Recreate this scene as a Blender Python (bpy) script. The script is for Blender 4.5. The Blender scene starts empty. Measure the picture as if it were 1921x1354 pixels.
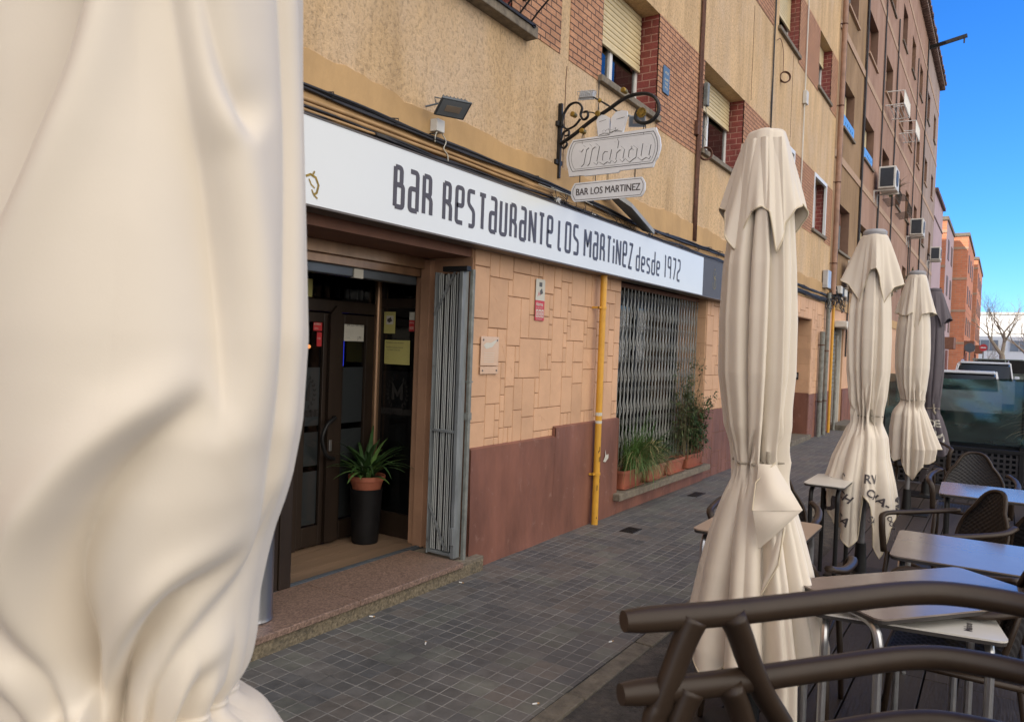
import bpy, bmesh, math, random
import numpy as np
from mathutils import Vector, Matrix
C = bpy.context.scene.collection
R_ = math.radians
sc = bpy.context.scene

# ------------------------------------------------------------------ camera
CAM = Vector((3.13, 0.0, 1.6)); F_PX = 1408.4
PITCH, ROLL, YAW = -0.0193479796, 0.0371069066, 0.578135413
fwd = Vector((-math.sin(YAW)*math.cos(PITCH), math.cos(YAW)*math.cos(PITCH), math.sin(PITCH)))
rgt = Vector((math.cos(YAW), math.sin(YAW), 0)); up0 = rgt.cross(fwd)
r2 = rgt*math.cos(ROLL)+up0*math.sin(ROLL); u2 = -rgt*math.sin(ROLL)+up0*math.cos(ROLL)
cam = bpy.data.cameras.new('camera'); cam_o = bpy.data.objects.new('camera', cam); C.objects.link(cam_o)
M = Matrix((r2, u2, -fwd)).transposed().to_4x4(); M.translation = CAM
cam_o.matrix_world = M
cam.sensor_width = 36; cam.lens = F_PX/1921*36; cam.clip_start = 0.05; cam.clip_end = 900
cam.dof.use_dof = True; cam.dof.focus_distance = 5.2; cam.dof.aperture_fstop = 10.0
sc.camera = cam_o

# ------------------------------------------------------------------ light
SUN_AZ = (-.447, -.894); SUN_EL = R_(33)
w = bpy.data.worlds.new('World'); sc.world = w; w.use_nodes = True
nt = w.node_tree; bg = nt.nodes['Background']
sky = nt.nodes.new('ShaderNodeTexSky'); sky.sky_type = 'NISHITA'; sky.sun_disc = False
sky.sun_elevation = SUN_EL; sky.sun_rotation = math.atan2(SUN_AZ[0], SUN_AZ[1])
sky.air_density = 1.0; sky.dust_density = 0.1; sky.ozone_density = 2.0
# a clear azure sky, plus an unseen warm bright cloud added behind and right as fill light
def wn(t, **k):
    n = nt.nodes.new(t)
    for a, v in k.items(): setattr(n, a, v)
    return n
tc = wn('ShaderNodeTexCoord'); tint = wn('ShaderNodeMix', data_type='RGBA', blend_type='MULTIPLY'); tint.inputs[0].default_value = 1
nt.links.new(sky.outputs[0], tint.inputs[6]); 
sx_n = wn('ShaderNodeSeparateXYZ'); nt.links.new(tc.outputs['Generated'], sx_n.inputs[0]); hr = wn('ShaderNodeValToRGB'); nt.links.new(sx_n.outputs[2], hr.inputs[0])
he_ = hr.color_ramp.elements; he_[0].position = .02; he_[0].color = (.30,.50,.84,1); he_[1].position = .45; he_[1].color = (.125,.50,1.0,1); q_ = he_.new(.16); q_.color = (.20,.50,.97,1)
nt.links.new(hr.outputs[0], tint.inputs[7])
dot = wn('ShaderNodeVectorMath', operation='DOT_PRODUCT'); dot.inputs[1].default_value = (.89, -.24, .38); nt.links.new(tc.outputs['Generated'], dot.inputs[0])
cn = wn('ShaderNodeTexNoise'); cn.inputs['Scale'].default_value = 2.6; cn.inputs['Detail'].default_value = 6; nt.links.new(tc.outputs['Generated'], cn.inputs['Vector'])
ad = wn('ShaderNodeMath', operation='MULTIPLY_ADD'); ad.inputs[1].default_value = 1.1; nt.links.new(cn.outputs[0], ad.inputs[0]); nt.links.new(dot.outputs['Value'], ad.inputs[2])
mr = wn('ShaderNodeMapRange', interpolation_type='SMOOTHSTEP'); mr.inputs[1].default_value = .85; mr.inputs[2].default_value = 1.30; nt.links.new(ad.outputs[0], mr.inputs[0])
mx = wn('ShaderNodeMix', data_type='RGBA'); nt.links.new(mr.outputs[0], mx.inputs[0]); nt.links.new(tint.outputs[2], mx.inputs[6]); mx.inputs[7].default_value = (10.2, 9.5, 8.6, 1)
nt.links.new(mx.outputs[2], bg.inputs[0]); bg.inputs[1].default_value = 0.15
sun = bpy.data.lights.new('sun', 'SUN'); sun.energy = 4.0; sun.angle = R_(0.5); sun.color = (1, .93, .82)
sun_o = bpy.data.objects.new('sun', sun); C.objects.link(sun_o)
sd = Vector((SUN_AZ[0]*math.cos(SUN_EL), SUN_AZ[1]*math.cos(SUN_EL), math.sin(SUN_EL)))
sun_o.rotation_euler = sd.to_track_quat('Z', 'Y').to_euler()
sun_o.location = (0, -20, 30)
vs = sc.view_settings; vs.view_transform = 'Standard'; vs.look = 'None'; vs.gamma = 1
vs.exposure = 0.60
sc.cycles.max_bounces = 7; sc.cycles.diffuse_bounces = 4; sc.cycles.glossy_bounces = 4
sc.cycles.transparent_max_bounces = 12; sc.cycles.transmission_bounces = 4
sc.cycles.use_denoising = True; sc.cycles.sample_clamp_indirect = 6

# ------------------------------------------------------------------ materials
def N(nt, t, **k):
    n = nt.nodes.new(t)
    for a, v in k.items():
        if a.startswith('i_'): n.inputs[a[2:].replace('_', ' ')].default_value = v
        else: setattr(n, a, v)
    return n
def rgb(c): return (c[0], c[1], c[2], 1)
def mat(name, col, rough=.7, metal=0, var=.25, scale=6, bump=.0, bscale=60, col2=None, stretch=(1,1,1), spec=.5, detail=6, emit=None, coat=0, dirt=None, sheen=0):
    m = bpy.data.materials.new(name); m.use_nodes = True; t = m.node_tree; p = t.nodes['Principled BSDF']
    g = N(t, 'ShaderNodeNewGeometry'); mp = N(t, 'ShaderNodeMapping'); mp.inputs['Scale'].default_value = stretch
    t.links.new(g.outputs['Position'], mp.inputs[0])
    n = N(t, 'ShaderNodeTexNoise', i_Scale=scale, i_Detail=detail, i_Roughness=.62); t.links.new(mp.outputs[0], n.inputs['Vector'])
    c2 = col2 or tuple(c*(1-var) for c in col); c1 = tuple(min(1, c*(1+var*.35)) for c in col)
    r = N(t, 'ShaderNodeValToRGB'); r.color_ramp.elements[0].position = .32; r.color_ramp.elements[1].position = .68
    r.color_ramp.elements[0].color = rgb(c2); r.color_ramp.elements[1].color = rgb(c1)
    t.links.new(n.outputs[0], r.inputs[0]); out = r.outputs[0]
    if dirt:
        dn = N(t, 'ShaderNodeTexNoise', i_Scale=dirt[1], i_Detail=8, i_Roughness=.7); t.links.new(g.outputs['Position'], dn.inputs['Vector'])
        dr = N(t, 'ShaderNodeValToRGB'); dr.color_ramp.elements[0].position = dirt[2]; dr.color_ramp.elements[1].position = dirt[2]+.12
        t.links.new(dn.outputs[0], dr.inputs[0])
        mx = N(t, 'ShaderNodeMix', data_type='RGBA'); t.links.new(dr.outputs[0], mx.inputs[0]); t.links.new(out, mx.inputs[6]); mx.inputs[7].default_value = rgb(dirt[0]); out = mx.outputs[2]
    t.links.new(out, p.inputs['Base Color'])
    p.inputs['Roughness'].default_value = rough; p.inputs['Metallic'].default_value = metal; p.inputs['Specular IOR Level'].default_value = spec
    if coat: p.inputs['Coat Weight'].default_value = coat; p.inputs['Coat Roughness'].default_value = .1
    if sheen: p.inputs['Sheen Weight'].default_value = sheen
    if bump:
        b = N(t, 'ShaderNodeTexNoise', i_Scale=bscale, i_Detail=4); t.links.new(mp.outputs[0], b.inputs['Vector'])
        bp = N(t, 'ShaderNodeBump', i_Strength=bump, i_Distance=.02); t.links.new(b.outputs[0], bp.inputs['Height']); t.links.new(bp.outputs[0], p.inputs['Normal'])
    if emit: p.inputs['Emission Color'].default_value = rgb(emit[0]); p.inputs['Emission Strength'].default_value = emit[1]
    return m
def brickmat(name, c1, c2, mortar, bw, bh, ms, axes='YZ', rough=.85, off=.5, var=.3, bump=.4, mpos=(0,0,0), streak=None):
    m = bpy.data.materials.new(name); m.use_nodes = True; t = m.node_tree; p = t.nodes['Principled BSDF']
    g = N(t, 'ShaderNodeNewGeometry'); s = N(t, 'ShaderNodeSeparateXYZ'); t.links.new(g.outputs['Position'], s.inputs[0])
    cb = N(t, 'ShaderNodeCombineXYZ'); t.links.new(s.outputs[axes[0]], cb.inputs[0]); t.links.new(s.outputs[axes[1]], cb.inputs[1])
    wn = N(t, 'ShaderNodeTexNoise', i_Scale=9, i_Detail=3); t.links.new(g.outputs['Position'], wn.inputs['Vector'])
    wa = N(t, 'ShaderNodeVectorMath', operation='MULTIPLY_ADD'); wa.inputs[1].default_value = (ms*.7,)*3; t.links.new(wn.outputs['Color'], wa.inputs[0]); t.links.new(cb.outputs[0], wa.inputs[2])
    b = N(t, 'ShaderNodeTexBrick'); b.offset = off; b.inputs['Scale'].default_value = 1; b.inputs['Brick Width'].default_value = bw; b.inputs['Row Height'].default_value = bh
    b.inputs['Mortar Size'].default_value = ms; b.inputs['Mortar Smooth'].default_value = .25; b.inputs['Bias'].default_value = 0
    b.inputs['Color1'].default_value = rgb(c1); b.inputs['Color2'].default_value = rgb(c2); b.inputs['Mortar'].default_value = rgb(mortar)
    t.links.new(wa.outputs[0], b.inputs['Vector'])
    n = N(t, 'ShaderNodeTexNoise', i_Scale=3.5, i_Detail=7, i_Roughness=.65); t.links.new(g.outputs['Position'], n.inputs['Vector'])
    r = N(t, 'ShaderNodeMapRange'); r.inputs[1].default_value = .3; r.inputs[2].default_value = .7; r.inputs[3].default_value = 1-var; r.inputs[4].default_value = 1+var*.4
    t.links.new(n.outputs[0], r.inputs[0])
    mx = N(t, 'ShaderNodeVectorMath', operation='SCALE'); t.links.new(b.outputs[0], mx.inputs[0]); t.links.new(r.outputs[0], mx.inputs['Scale'])
    t.links.new(mx.outputs[0], p.inputs['Base Color']); p.inputs['Roughness'].default_value = rough
    n2 = N(t, 'ShaderNodeTexNoise', i_Scale=70, i_Detail=4); t.links.new(g.outputs['Position'], n2.inputs['Vector'])
    ma = N(t, 'ShaderNodeMath', operation='MULTIPLY_ADD'); ma.inputs[1].default_value = -1.6; t.links.new(b.outputs['Fac'], ma.inputs[0]); t.links.new(n2.outputs[0], ma.inputs[2])
    bp = N(t, 'ShaderNodeBump', i_Strength=bump, i_Distance=.012); t.links.new(ma.outputs[0], bp.inputs['Height']); t.links.new(bp.outputs[0], p.inputs['Normal'])
    return m
def stuccomat(name, base, stain, light, rough_grain=1.0, vscale=1.0, grain_scale=36):
    """cast stucco: vertical rain streaks and patches in the colour, worm-like relief in the bump, its hollows also shaded in the colour"""
    m = bpy.data.materials.new(name); m.use_nodes = True; t = m.node_tree; p = t.nodes['Principled BSDF']; L = t.links.new
    g = N(t, 'ShaderNodeNewGeometry')
    def noise(sc, scale, detail=6, r=.6):
        mp = N(t, 'ShaderNodeMapping'); mp.inputs['Scale'].default_value = sc; L(g.outputs['Position'], mp.inputs[0])
        n = N(t, 'ShaderNodeTexNoise', i_Scale=scale, i_Detail=detail, i_Roughness=r); L(mp.outputs[0], n.inputs['Vector']); return n
    a = noise((1,1,.16), 3.2*vscale, 8, .7); b = noise((1,1,.6), 1.1, 5); c = noise((1,1,.75), grain_scale, 5, .75)
    ra = N(t, 'ShaderNodeValToRGB'); ra.color_ramp.elements[0].position=.36; ra.color_ramp.elements[1].position=.62
    ra.color_ramp.elements[0].color=rgb(stain); ra.color_ramp.elements[1].color=rgb(base); L(a.outputs[0], ra.inputs[0])
    rb = N(t, 'ShaderNodeMapRange'); rb.inputs[1].default_value=.45; rb.inputs[2].default_value=.7; L(b.outputs[0], rb.inputs[0])
    m1 = N(t, 'ShaderNodeMix', data_type='RGBA'); L(rb.outputs[0], m1.inputs[0]); L(ra.outputs[0], m1.inputs[6]); m1.inputs[7].default_value=rgb(light)
    rc = N(t, 'ShaderNodeMapRange'); rc.inputs[1].default_value=.40; rc.inputs[2].default_value=.50; rc.inputs[3].default_value=1-.24*rough_grain; rc.inputs[4].default_value=1.06; L(c.outputs[0], rc.inputs[0])  # darkens the hollows of the relief in the colour, as shade
    sc_ = N(t, 'ShaderNodeVectorMath', operation='SCALE'); L(m1.outputs[2], sc_.inputs[0]); L(rc.outputs[0], sc_.inputs['Scale'])
    L(sc_.outputs[0], p.inputs['Base Color']); p.inputs['Roughness'].default_value=.92
    bp = N(t, 'ShaderNodeBump', i_Strength=min(1,.9*rough_grain), i_Distance=.02); L(c.outputs[0], bp.inputs['Height']); L(bp.outputs[0], p.inputs['Normal'])
    return m
def slabtone(m, lo=.90, hi=1.08):
    t = m.node_tree; p = t.nodes['Principled BSDF']; src = p.inputs['Base Color'].links[0].from_socket; g = N(t, 'ShaderNodeNewGeometry')
    r = N(t, 'ShaderNodeMapRange'); r.inputs[3].default_value = lo; r.inputs[4].default_value = hi; t.links.new(g.outputs['Random Per Island'], r.inputs[0])
    s = N(t, 'ShaderNodeVectorMath', operation='SCALE'); t.links.new(src, s.inputs[0]); t.links.new(r.outputs[0], s.inputs['Scale']); t.links.new(s.outputs[0], p.inputs['Base Color'])
def glassmat(name, tint, alpha, rough=.03, gcol=(.8,.8,.8)):
    m = bpy.data.materials.new(name); m.use_nodes = True; t = m.node_tree; t.nodes.remove(t.nodes['Principled BSDF'])
    o = t.nodes['Material Output']; tr = N(t, 'ShaderNodeBsdfTransparent'); tr.inputs[0].default_value = rgb(tint)
    gl = N(t, 'ShaderNodeBsdfGlossy'); gl.inputs['Roughness'].default_value = rough; gl.inputs[0].default_value = rgb(gcol)
    fr = N(t, 'ShaderNodeFresnel', i_IOR=1.5); ad = N(t, 'ShaderNodeMath', operation='ADD'); ad.inputs[1].default_value = alpha; ad.use_clamp = True
    t.links.new(fr.outputs[0], ad.inputs[0])
    n = N(t, 'ShaderNodeTexNoise', i_Scale=1.5, i_Detail=2); bp = N(t, 'ShaderNodeBump', i_Strength=.05); t.links.new(n.outputs[0], bp.inputs['Height']); t.links.new(bp.outputs[0], gl.inputs['Normal'])
    mx = N(t, 'ShaderNodeMixShader'); t.links.new(ad.outputs[0], mx.inputs[0]); t.links.new(tr.outputs[0], mx.inputs[1]); t.links.new(gl.outputs[0], mx.inputs[2]); t.links.new(mx.outputs[0], o.inputs[0])
    return m

Mt = {}
Mt['stucco'] = stuccomat('stucco', (.68,.475,.27), (.47,.32,.175), (.60,.45,.31), 1.0)
Mt['band'] = mat('band_plaster', (.50,.32,.15), .9, var=.22, scale=2.2, bump=.15, bscale=40, stretch=(1,1,.5))
Mt['brick'] = brickmat('facade_brick', (.52,.27,.15), (.45,.225,.125), (.09,.05,.035), .15, .0553, .0055, bump=.9, var=.25)
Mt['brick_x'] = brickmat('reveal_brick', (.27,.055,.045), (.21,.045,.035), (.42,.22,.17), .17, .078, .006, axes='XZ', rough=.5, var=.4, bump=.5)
Mt['peach'] = mat('peach_paint', (.62,.375,.225), .75, var=.14, scale=2.6, bump=.14, bscale=22, dirt=((.50,.31,.18), 3.5, .66))
Mt['groove'] = mat('cladding_joint', (.42,.235,.135), .9)
Mt['jamb_shaded'] = mat('jamb_paint_shaded', (.34,.19,.115), .75, var=.2, scale=4)  # peach paint darkened to carry the shade of the door recess
Mt['brown'] = mat('brown_paint', (.225,.092,.060), .55, var=.38, scale=3.4, bump=.22, bscale=20, dirt=((.27,.15,.115), 9, .60), stretch=(1,1,.35))
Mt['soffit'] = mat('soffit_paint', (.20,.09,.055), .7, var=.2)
Mt['stone'] = mat('sill_stone', (.21,.175,.13), .85, var=.4, scale=14, bump=.3)
Mt['tile'] = None
Mt['asphalt'] = mat('asphalt', (.075,.066,.058), .92, var=.5, scale=22, detail=8, bump=.8, bscale=90, dirt=((.12,.10,.08), 4.5, .52))
Mt['kerb'] = mat('kerb_concrete', (.17,.145,.11), .9, var=.45, scale=10, bump=.6, bscale=50)
Mt['deck'] = mat('deck_board', (.047,.036,.032), .6, var=.4, scale=9, stretch=(1,.12,1), bump=.25, bscale=90, dirt=((.075,.062,.055), 3, .6))
Mt['black'] = mat('black_metal', (.009,.009,.010), .5, .0, var=.3, spec=.35)
Mt['iron'] = mat('wrought_iron', (.03,.028,.027), .5, .5, var=.4, scale=20, bump=.2)
Mt['gold'] = mat('aged_gold', (.35,.23,.05), .45, .7, var=.5, scale=30)
Mt['cream_sh'] = mat('shutter_cream', (.66,.55,.33), .55, var=.12)
Mt['white'] = mat('white_paint', (.75,.75,.73), .4, var=.06)
Mt['alu'] = mat('aluminium', (.55,.56,.58), .28, .9, var=.15, scale=20)
Mt['signw'] = mat('sign_white', (.70,.73,.74), .28, var=.03, scale=.8, spec=.45)
Mt['signg'] = mat('sign_grey', (.10,.105,.125), .65, var=.06, spec=.2)
Mt['ink'] = mat('sign_lettering', (.065,.055,.06), .45, var=.05)
Mt['signedge'] = mat('sign_edge', (.11,.09,.075), .5, var=.2)
Mt['plate'] = mat('plate_grey', (.70,.71,.74), .45, var=.09, scale=5)
Mt['plateline'] = mat('plate_outline', (.05,.05,.05), .6)
Mt['platel'] = mat('plate_shadow_lettering', (.36,.36,.37), .5)
Mt['bronze'] = mat('bronze_frame', (.028,.017,.011), .45, .2, var=.3, scale=8, stretch=(1,1,.15))
Mt['bronze2'] = mat('bronze_post', (.33,.20,.12), .3, .6, var=.3, scale=6, stretch=(1,1,.1))
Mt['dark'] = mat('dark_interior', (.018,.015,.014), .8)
Mt['frost'] = mat('frosted_film', (.15,.17,.18), .35, var=.08, scale=3)
Mt['frostd'] = mat('frosted_film_dark', (.032,.033,.036), .4)
Mt['glass'] = glassmat('clear_glass', (.55,.55,.55), .02)
Mt['wglass'] = glassmat('window_glass', (.45,.45,.45), .10)
Mt['woodfl'] = mat('vestibule_boards', (.235,.155,.10), .5, var=.35, scale=5, stretch=(1,.1,1))
Mt['granite'] = mat('granite_step', (.25,.165,.125), .45, var=.62, scale=85, detail=3, dirt=((.16,.12,.10), 2.5, .60))
Mt['stepf'] = mat('step_front', (.21,.17,.11), .85, var=.6, scale=60, detail=3, bump=.5, dirt=((.09,.08,.06), 3, .56))
Mt['gate'] = mat('gate_metal', (.36,.36,.33), .55, .2, var=.45, scale=9, dirt=((.13,.08,.05), 9, .66), stretch=(1,1,.3))
Mt['gatel'] = mat('gate_bar_light', (.46,.48,.47), .5, .1, var=.2, stretch=(1,1,.3))
Mt['gateb'] = mat('gate_metal_blue', (.24,.26,.27), .5, .25, var=.4, scale=9, stretch=(1,1,.3), dirt=((.10,.09,.085), 6, .60))
Mt['yellow'] = mat('yellow_pipe_paint', (.66,.34,.035), .42, var=.15, scale=6, dirt=((.10,.06,.03), 16, .74))
Mt['grepipe'] = mat('grey_pipe', (.22,.23,.21), .6, .2, var=.4, scale=12, dirt=((.45,.44,.42), 12, .7))
Mt['redpipe'] = mat('painted_downpipe', (.34,.20,.14), .6, var=.3)
Mt['rust'] = mat('rusty_cable', (.12,.05,.03), .8, var=.5, scale=20)
Mt['cable'] = mat('black_cable', (.022,.02,.022), .55, var=.4, scale=9)
Mt['cablec'] = mat('ochre_conduit', (.42,.26,.12), .7, var=.3)
Mt['lampgrey'] = mat('lamp_housing', (.10,.115,.13), .4, .4, var=.2)
Mt['lampalu'] = mat('lamp_alu', (.50,.51,.52), .4, .5, var=.2)
Mt['lampgreym'] = mat('lamp_matt_grey', (.30,.31,.32), .6)
Mt['reflector'] = mat('lamp_reflector', (.55,.45,.35), .3, .6)
Mt['red'] = mat('red_sticker', (.52,.035,.04), .45, var=.08)
Mt['paper'] = mat('paper', (.55,.53,.46), .7, var=.04)
Mt['papery'] = mat('yellow_paper', (.50,.46,.16), .7, var=.05)
Mt['paperg'] = mat('sign_text_grey', (.10,.10,.10), .7)
Mt['blueplate'] = mat('blue_plate', (.085,.15,.24), .5, var=.1)
Mt['terra'] = mat('terracotta_plastic', (.36,.115,.065), .55, var=.25, scale=7, bump=.05)
Mt['soil'] = mat('soil', (.05,.035,.025), .95, var=.5, scale=40)
Mt['leafd'] = mat('leaf_dark', (.035,.085,.022), .5, var=.5, scale=9)
Mt['leafg'] = mat('leaf_grass', (.10,.19,.045), .55, var=.5, scale=9)
Mt['leafy'] = mat('leaf_dry', (.36,.29,.13), .7, var=.4, scale=9)
Mt['leafo'] = mat('leaf_olive', (.085,.115,.04), .6, var=.5, scale=9)
Mt['stem'] = mat('stem', (.12,.10,.05), .8)
Mt['pot'] = mat('black_planter', (.009,.009,.010), .45, var=.4, scale=9, spec=.3)
Mt['cloth'] = mat('parasol_cloth', (.69,.615,.515), .58, var=.045, scale=2.5, bump=.08, bscale=900, sheen=.3, spec=.55)
Mt['clothh'] = mat('parasol_hem', (.60,.52,.38), .85, var=.1)
Mt['clothg'] = mat('grey_parasol_cloth', (.115,.10,.115), .9, var=.1)
Mt['strap'] = mat('strap', (.33,.29,.23), .8)
Mt['cap'] = mat('parasol_cap', (.36,.36,.38), .5)
Mt['pole'] = mat('parasol_pole', (.24,.24,.25), .42, .6, var=.15)
Mt['tabletop'] = mat('laminate_taupe', (.215,.175,.15), .16, var=.08, spec=.9, scale=8)
Mt['tabletan'] = mat('laminate_tan', (.36,.265,.195), .32, var=.05, spec=.5)
Mt['tablewhite'] = mat('laminate_white', (.62,.60,.55), .3, var=.04)
Mt['tedge'] = mat('table_edge', (.035,.03,.028), .5)
Mt['chair'] = mat('brown_resin', (.036,.023,.015), .42, var=.12, scale=30, spec=.32, dirt=((.05,.042,.036), 24, .74))
Mt['wicker'] = mat('dark_wicker', (.012,.0095,.009), .52, var=.35, scale=60)
Mt['perf'] = mat('perforated_panel', (.035,.033,.036), .5, .2, var=.2)
Mt['net'] = mat('green_net', (.018,.060,.050), .7, var=.3, scale=2.2, stretch=(1,1,3))
_t = Mt['net'].node_tree; _tr = N(_t, 'ShaderNodeBsdfTransparent'); _mx = N(_t, 'ShaderNodeMixShader'); _mx.inputs[0].default_value = .82
_t.links.new(_tr.outputs[0], _mx.inputs[1]); _t.links.new(_t.nodes['Principled BSDF'].outputs[0], _mx.inputs[2]); _t.links.new(_mx.outputs[0], _t.nodes['Material Output'].inputs[0])
Mt['film'] = glassmat('clear_film', (.80,.86,.84), .03, .09, (.55,.68,.66))
Mt['b2a'] = stuccomat('olive_render', (.30,.19,.095), (.19,.115,.055), (.34,.22,.12), .28, .5)
Mt['b2b'] = stuccomat('rose_render', (.34,.205,.145), (.26,.15,.10), (.37,.235,.175), .2, .5)
Mt['b2c'] = stuccomat('grey_render', (.34,.26,.22), (.26,.19,.16), (.37,.29,.26), .2, .5)
Mt['b3'] = mat('mauve_render', (.44,.33,.36), .9, var=.1, scale=.8)
Mt['bandp'] = mat('pale_band', (.44,.30,.205), .9, var=.12)
Mt['winbrown'] = mat('window_brown', (.12,.07,.05), .6, var=.2)
Mt['revealb'] = mat('reveal_brown', (.20,.115,.08), .85, var=.15)
Mt['tileroof'] = mat('roof_tiles', (.16,.10,.085), .9, var=.5, scale=6)
Mt['rbrick'] = brickmat('far_brick', (.66,.245,.12), (.58,.20,.10), (.50,.30,.20), .5, .16, .012, axes='XZ', bump=.1, var=.15)
Mt['rbrick_y'] = brickmat('far_brick_side', (.62,.23,.12), (.55,.20,.10), (.5,.3,.2), .5, .16, .012, bump=.1, var=.15)
Mt['maroon'] = mat('maroon_render', (.17,.05,.04), .8)
Mt['whitewall'] = mat('white_render', (.80,.79,.76), .8, var=.05, scale=.4)
Mt['farwin'] = mat('far_window', (.22,.25,.28), .25, var=.2, scale=1.5)
Mt['bark'] = mat('bark', (.30,.25,.19), .9, var=.3, scale=10)
Mt['acw'] = mat('ac_white', (.62,.60,.55), .5, var=.1)
Mt['acd'] = mat('ac_grille', (.03,.035,.045), .5)
Mt['ltblue'] = mat('blue_board', (.12,.36,.80), .5)
Mt['shutter'] = mat('roller_shutter_grey', (.22,.21,.17), .5, .3, var=.25, stretch=(1,1,.3))
Mt['carw'] = mat('car_white', (.62,.66,.72), .2, var=.02, coat=.6)
Mt['carg'] = mat('car_green_grey', (.20,.25,.23), .3, var=.02, coat=.4)
Mt['cargl'] = mat('car_glass', (.015,.02,.022), .15, spec=.4)
Mt['tyre'] = mat('tyre', (.02,.02,.02), .8)
Mt['led'] = mat('blue_led', (.02,.02,.3), .5, emit=((.03,.06,1), 1.2))
Mt['lampo'] = mat('orange_lamp', (.5,.2,.05), .5, emit=((1,.35,.1), 1.5))
Mt['steel'] = mat('brushed_steel', (.42,.43,.46), .3, .95, var=.15, scale=14, stretch=(1,1,.1))
Mt['curtain'] = mat('curtain', (.42,.33,.26), .9, var=.2, scale=14, stretch=(1,1,.05))
Mt['clear'] = mat('acrylic_plate', (.62,.43,.31), .15, var=.1)
Mt['pink'] = mat('pink_flowers', (.6,.1,.35), .7)

def tilemat():
    m = bpy.data.materials.new('pavement_tiles'); m.use_nodes = True; t = m.node_tree; p = t.nodes['Principled BSDF']; L = t.links.new
    g = N(t, 'ShaderNodeNewGeometry')
    wn = N(t, 'ShaderNodeTexNoise', i_Scale=5, i_Detail=3); L(g.outputs['Position'], wn.inputs['Vector'])
    wa = N(t, 'ShaderNodeVectorMath', operation='MULTIPLY_ADD'); wa.inputs[1].default_value=(.006,.006,0); L(wn.outputs['Color'], wa.inputs[0]); L(g.outputs['Position'], wa.inputs[2])
    def br(wd, ms, sm):
        b = N(t, 'ShaderNodeTexBrick'); b.offset = 0; b.inputs['Scale'].default_value=1; b.inputs['Brick Width'].default_value=wd; b.inputs['Row Height'].default_value=wd
        b.inputs['Mortar Size'].default_value=ms; b.inputs['Mortar Smooth'].default_value=sm; b.inputs['Bias'].default_value=0
        b.inputs['Color1'].default_value=(0,0,0,1); b.inputs['Color2'].default_value=(1,1,1,1); b.inputs['Mortar'].default_value=(.5,.5,.5,1)
        L(wa.outputs[0], b.inputs['Vector']); return b
    b1 = br(.087, .0040, .35); b2 = br(.174, .004, .2)
    n1 = N(t, 'ShaderNodeTexNoise', i_Scale=1.1, i_Detail=8, i_Roughness=.68); L(g.outputs['Position'], n1.inputs['Vector'])
    n2 = N(t, 'ShaderNodeTexNoise', i_Scale=11, i_Detail=5, i_Roughness=.7); L(g.outputs['Position'], n2.inputs['Vector'])
    base = N(t, 'ShaderNodeValToRGB'); e = base.color_ramp.elements; e[0].position=.33; e[0].color=(.080,.081,.080,1); e[1].position=.68; e[1].color=(.142,.132,.120,1)
    L(n1.outputs[0], base.inputs[0])
    # per-tile tint
    tm = N(t, 'ShaderNodeMapRange'); tm.inputs[3].default_value=.85; tm.inputs[4].default_value=1.16; L(b2.outputs['Color'], tm.inputs[0])
    tm2 = N(t, 'ShaderNodeMapRange'); tm2.inputs[3].default_value=.88; tm2.inputs[4].default_value=1.1; L(b1.outputs['Color'], tm2.inputs[0])
    mu = N(t, 'ShaderNodeMath', operation='MULTIPLY'); L(tm.outputs[0], mu.inputs[0]); L(tm2.outputs[0], mu.inputs[1])
    gr = N(t, 'ShaderNodeMapRange'); gr.inputs[1].default_value=.35; gr.inputs[2].default_value=.65; gr.inputs[3].default_value=.8; gr.inputs[4].default_value=1.12; L(n2.outputs[0], gr.inputs[0])
    mu2 = N(t, 'ShaderNodeMath', operation='MULTIPLY'); L(mu.outputs[0], mu2.inputs[0]); L(gr.outputs[0], mu2.inputs[1])
    hv = N(t, 'ShaderNodeValToRGB'); hv.color_ramp.interpolation='CONSTANT'; he = hv.color_ramp.elements; he[0].color=(.96,.99,1.03,1); he[1].position=.35; he[1].color=(1,1,1,1)
    q = he.new(.6); q.color=(1.05,.985,.93,1); q = he.new(.8); q.color=(.95,1.0,.93,1); L(b2.outputs['Color'], hv.inputs[0])
    hm_ = N(t, 'ShaderNodeVectorMath', operation='MULTIPLY'); L(base.outputs[0], hm_.inputs[0]); L(hv.outputs[0], hm_.inputs[1])
    s = N(t, 'ShaderNodeVectorMath', operation='SCALE'); L(hm_.outputs[0], s.inputs[0]); L(mu2.outputs[0], s.inputs['Scale'])
    # mortar lighter where patchy
    n3 = N(t, 'ShaderNodeTexNoise', i_Scale=2.6, i_Detail=7, i_Roughness=.7); L(g.outputs['Position'], n3.inputs['Vector'])
    mc = N(t, 'ShaderNodeValToRGB'); e = mc.color_ramp.elements; e[0].position=.33; e[0].color=(.07,.067,.062,1); e[1].position=.58; e[1].color=(.26,.25,.23,1); L(n3.outputs[0], mc.inputs[0])
    mx = N(t, 'ShaderNodeMix', data_type='RGBA'); L(b1.outputs['Fac'], mx.inputs[0]); L(s.outputs[0], mx.inputs[6]); L(mc.outputs[0], mx.inputs[7])
    L(mx.outputs[2], p.inputs['Base Color'])
    rr = N(t, 'ShaderNodeMapRange'); rr.inputs[3].default_value=.42; rr.inputs[4].default_value=.85; L(n2.outputs[0], rr.inputs[0]); L(rr.outputs[0], p.inputs['Roughness'])
    ma = N(t, 'ShaderNodeMath', operation='MULTIPLY_ADD'); ma.inputs[1].default_value=-1.2; L(b1.outputs['Fac'], ma.inputs[0]); L(n2.outputs[0], ma.inputs[2])
    bp = N(t, 'ShaderNodeBump', i_Strength=.55, i_Distance=.006); L(ma.outputs[0], bp.inputs['Height']); L(bp.outputs[0], p.inputs['Normal'])
    return m
Mt['tile'] = tilemat()
slabtone(Mt['peach'])
slabtone(Mt['deck'], .75, 1.2)

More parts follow.
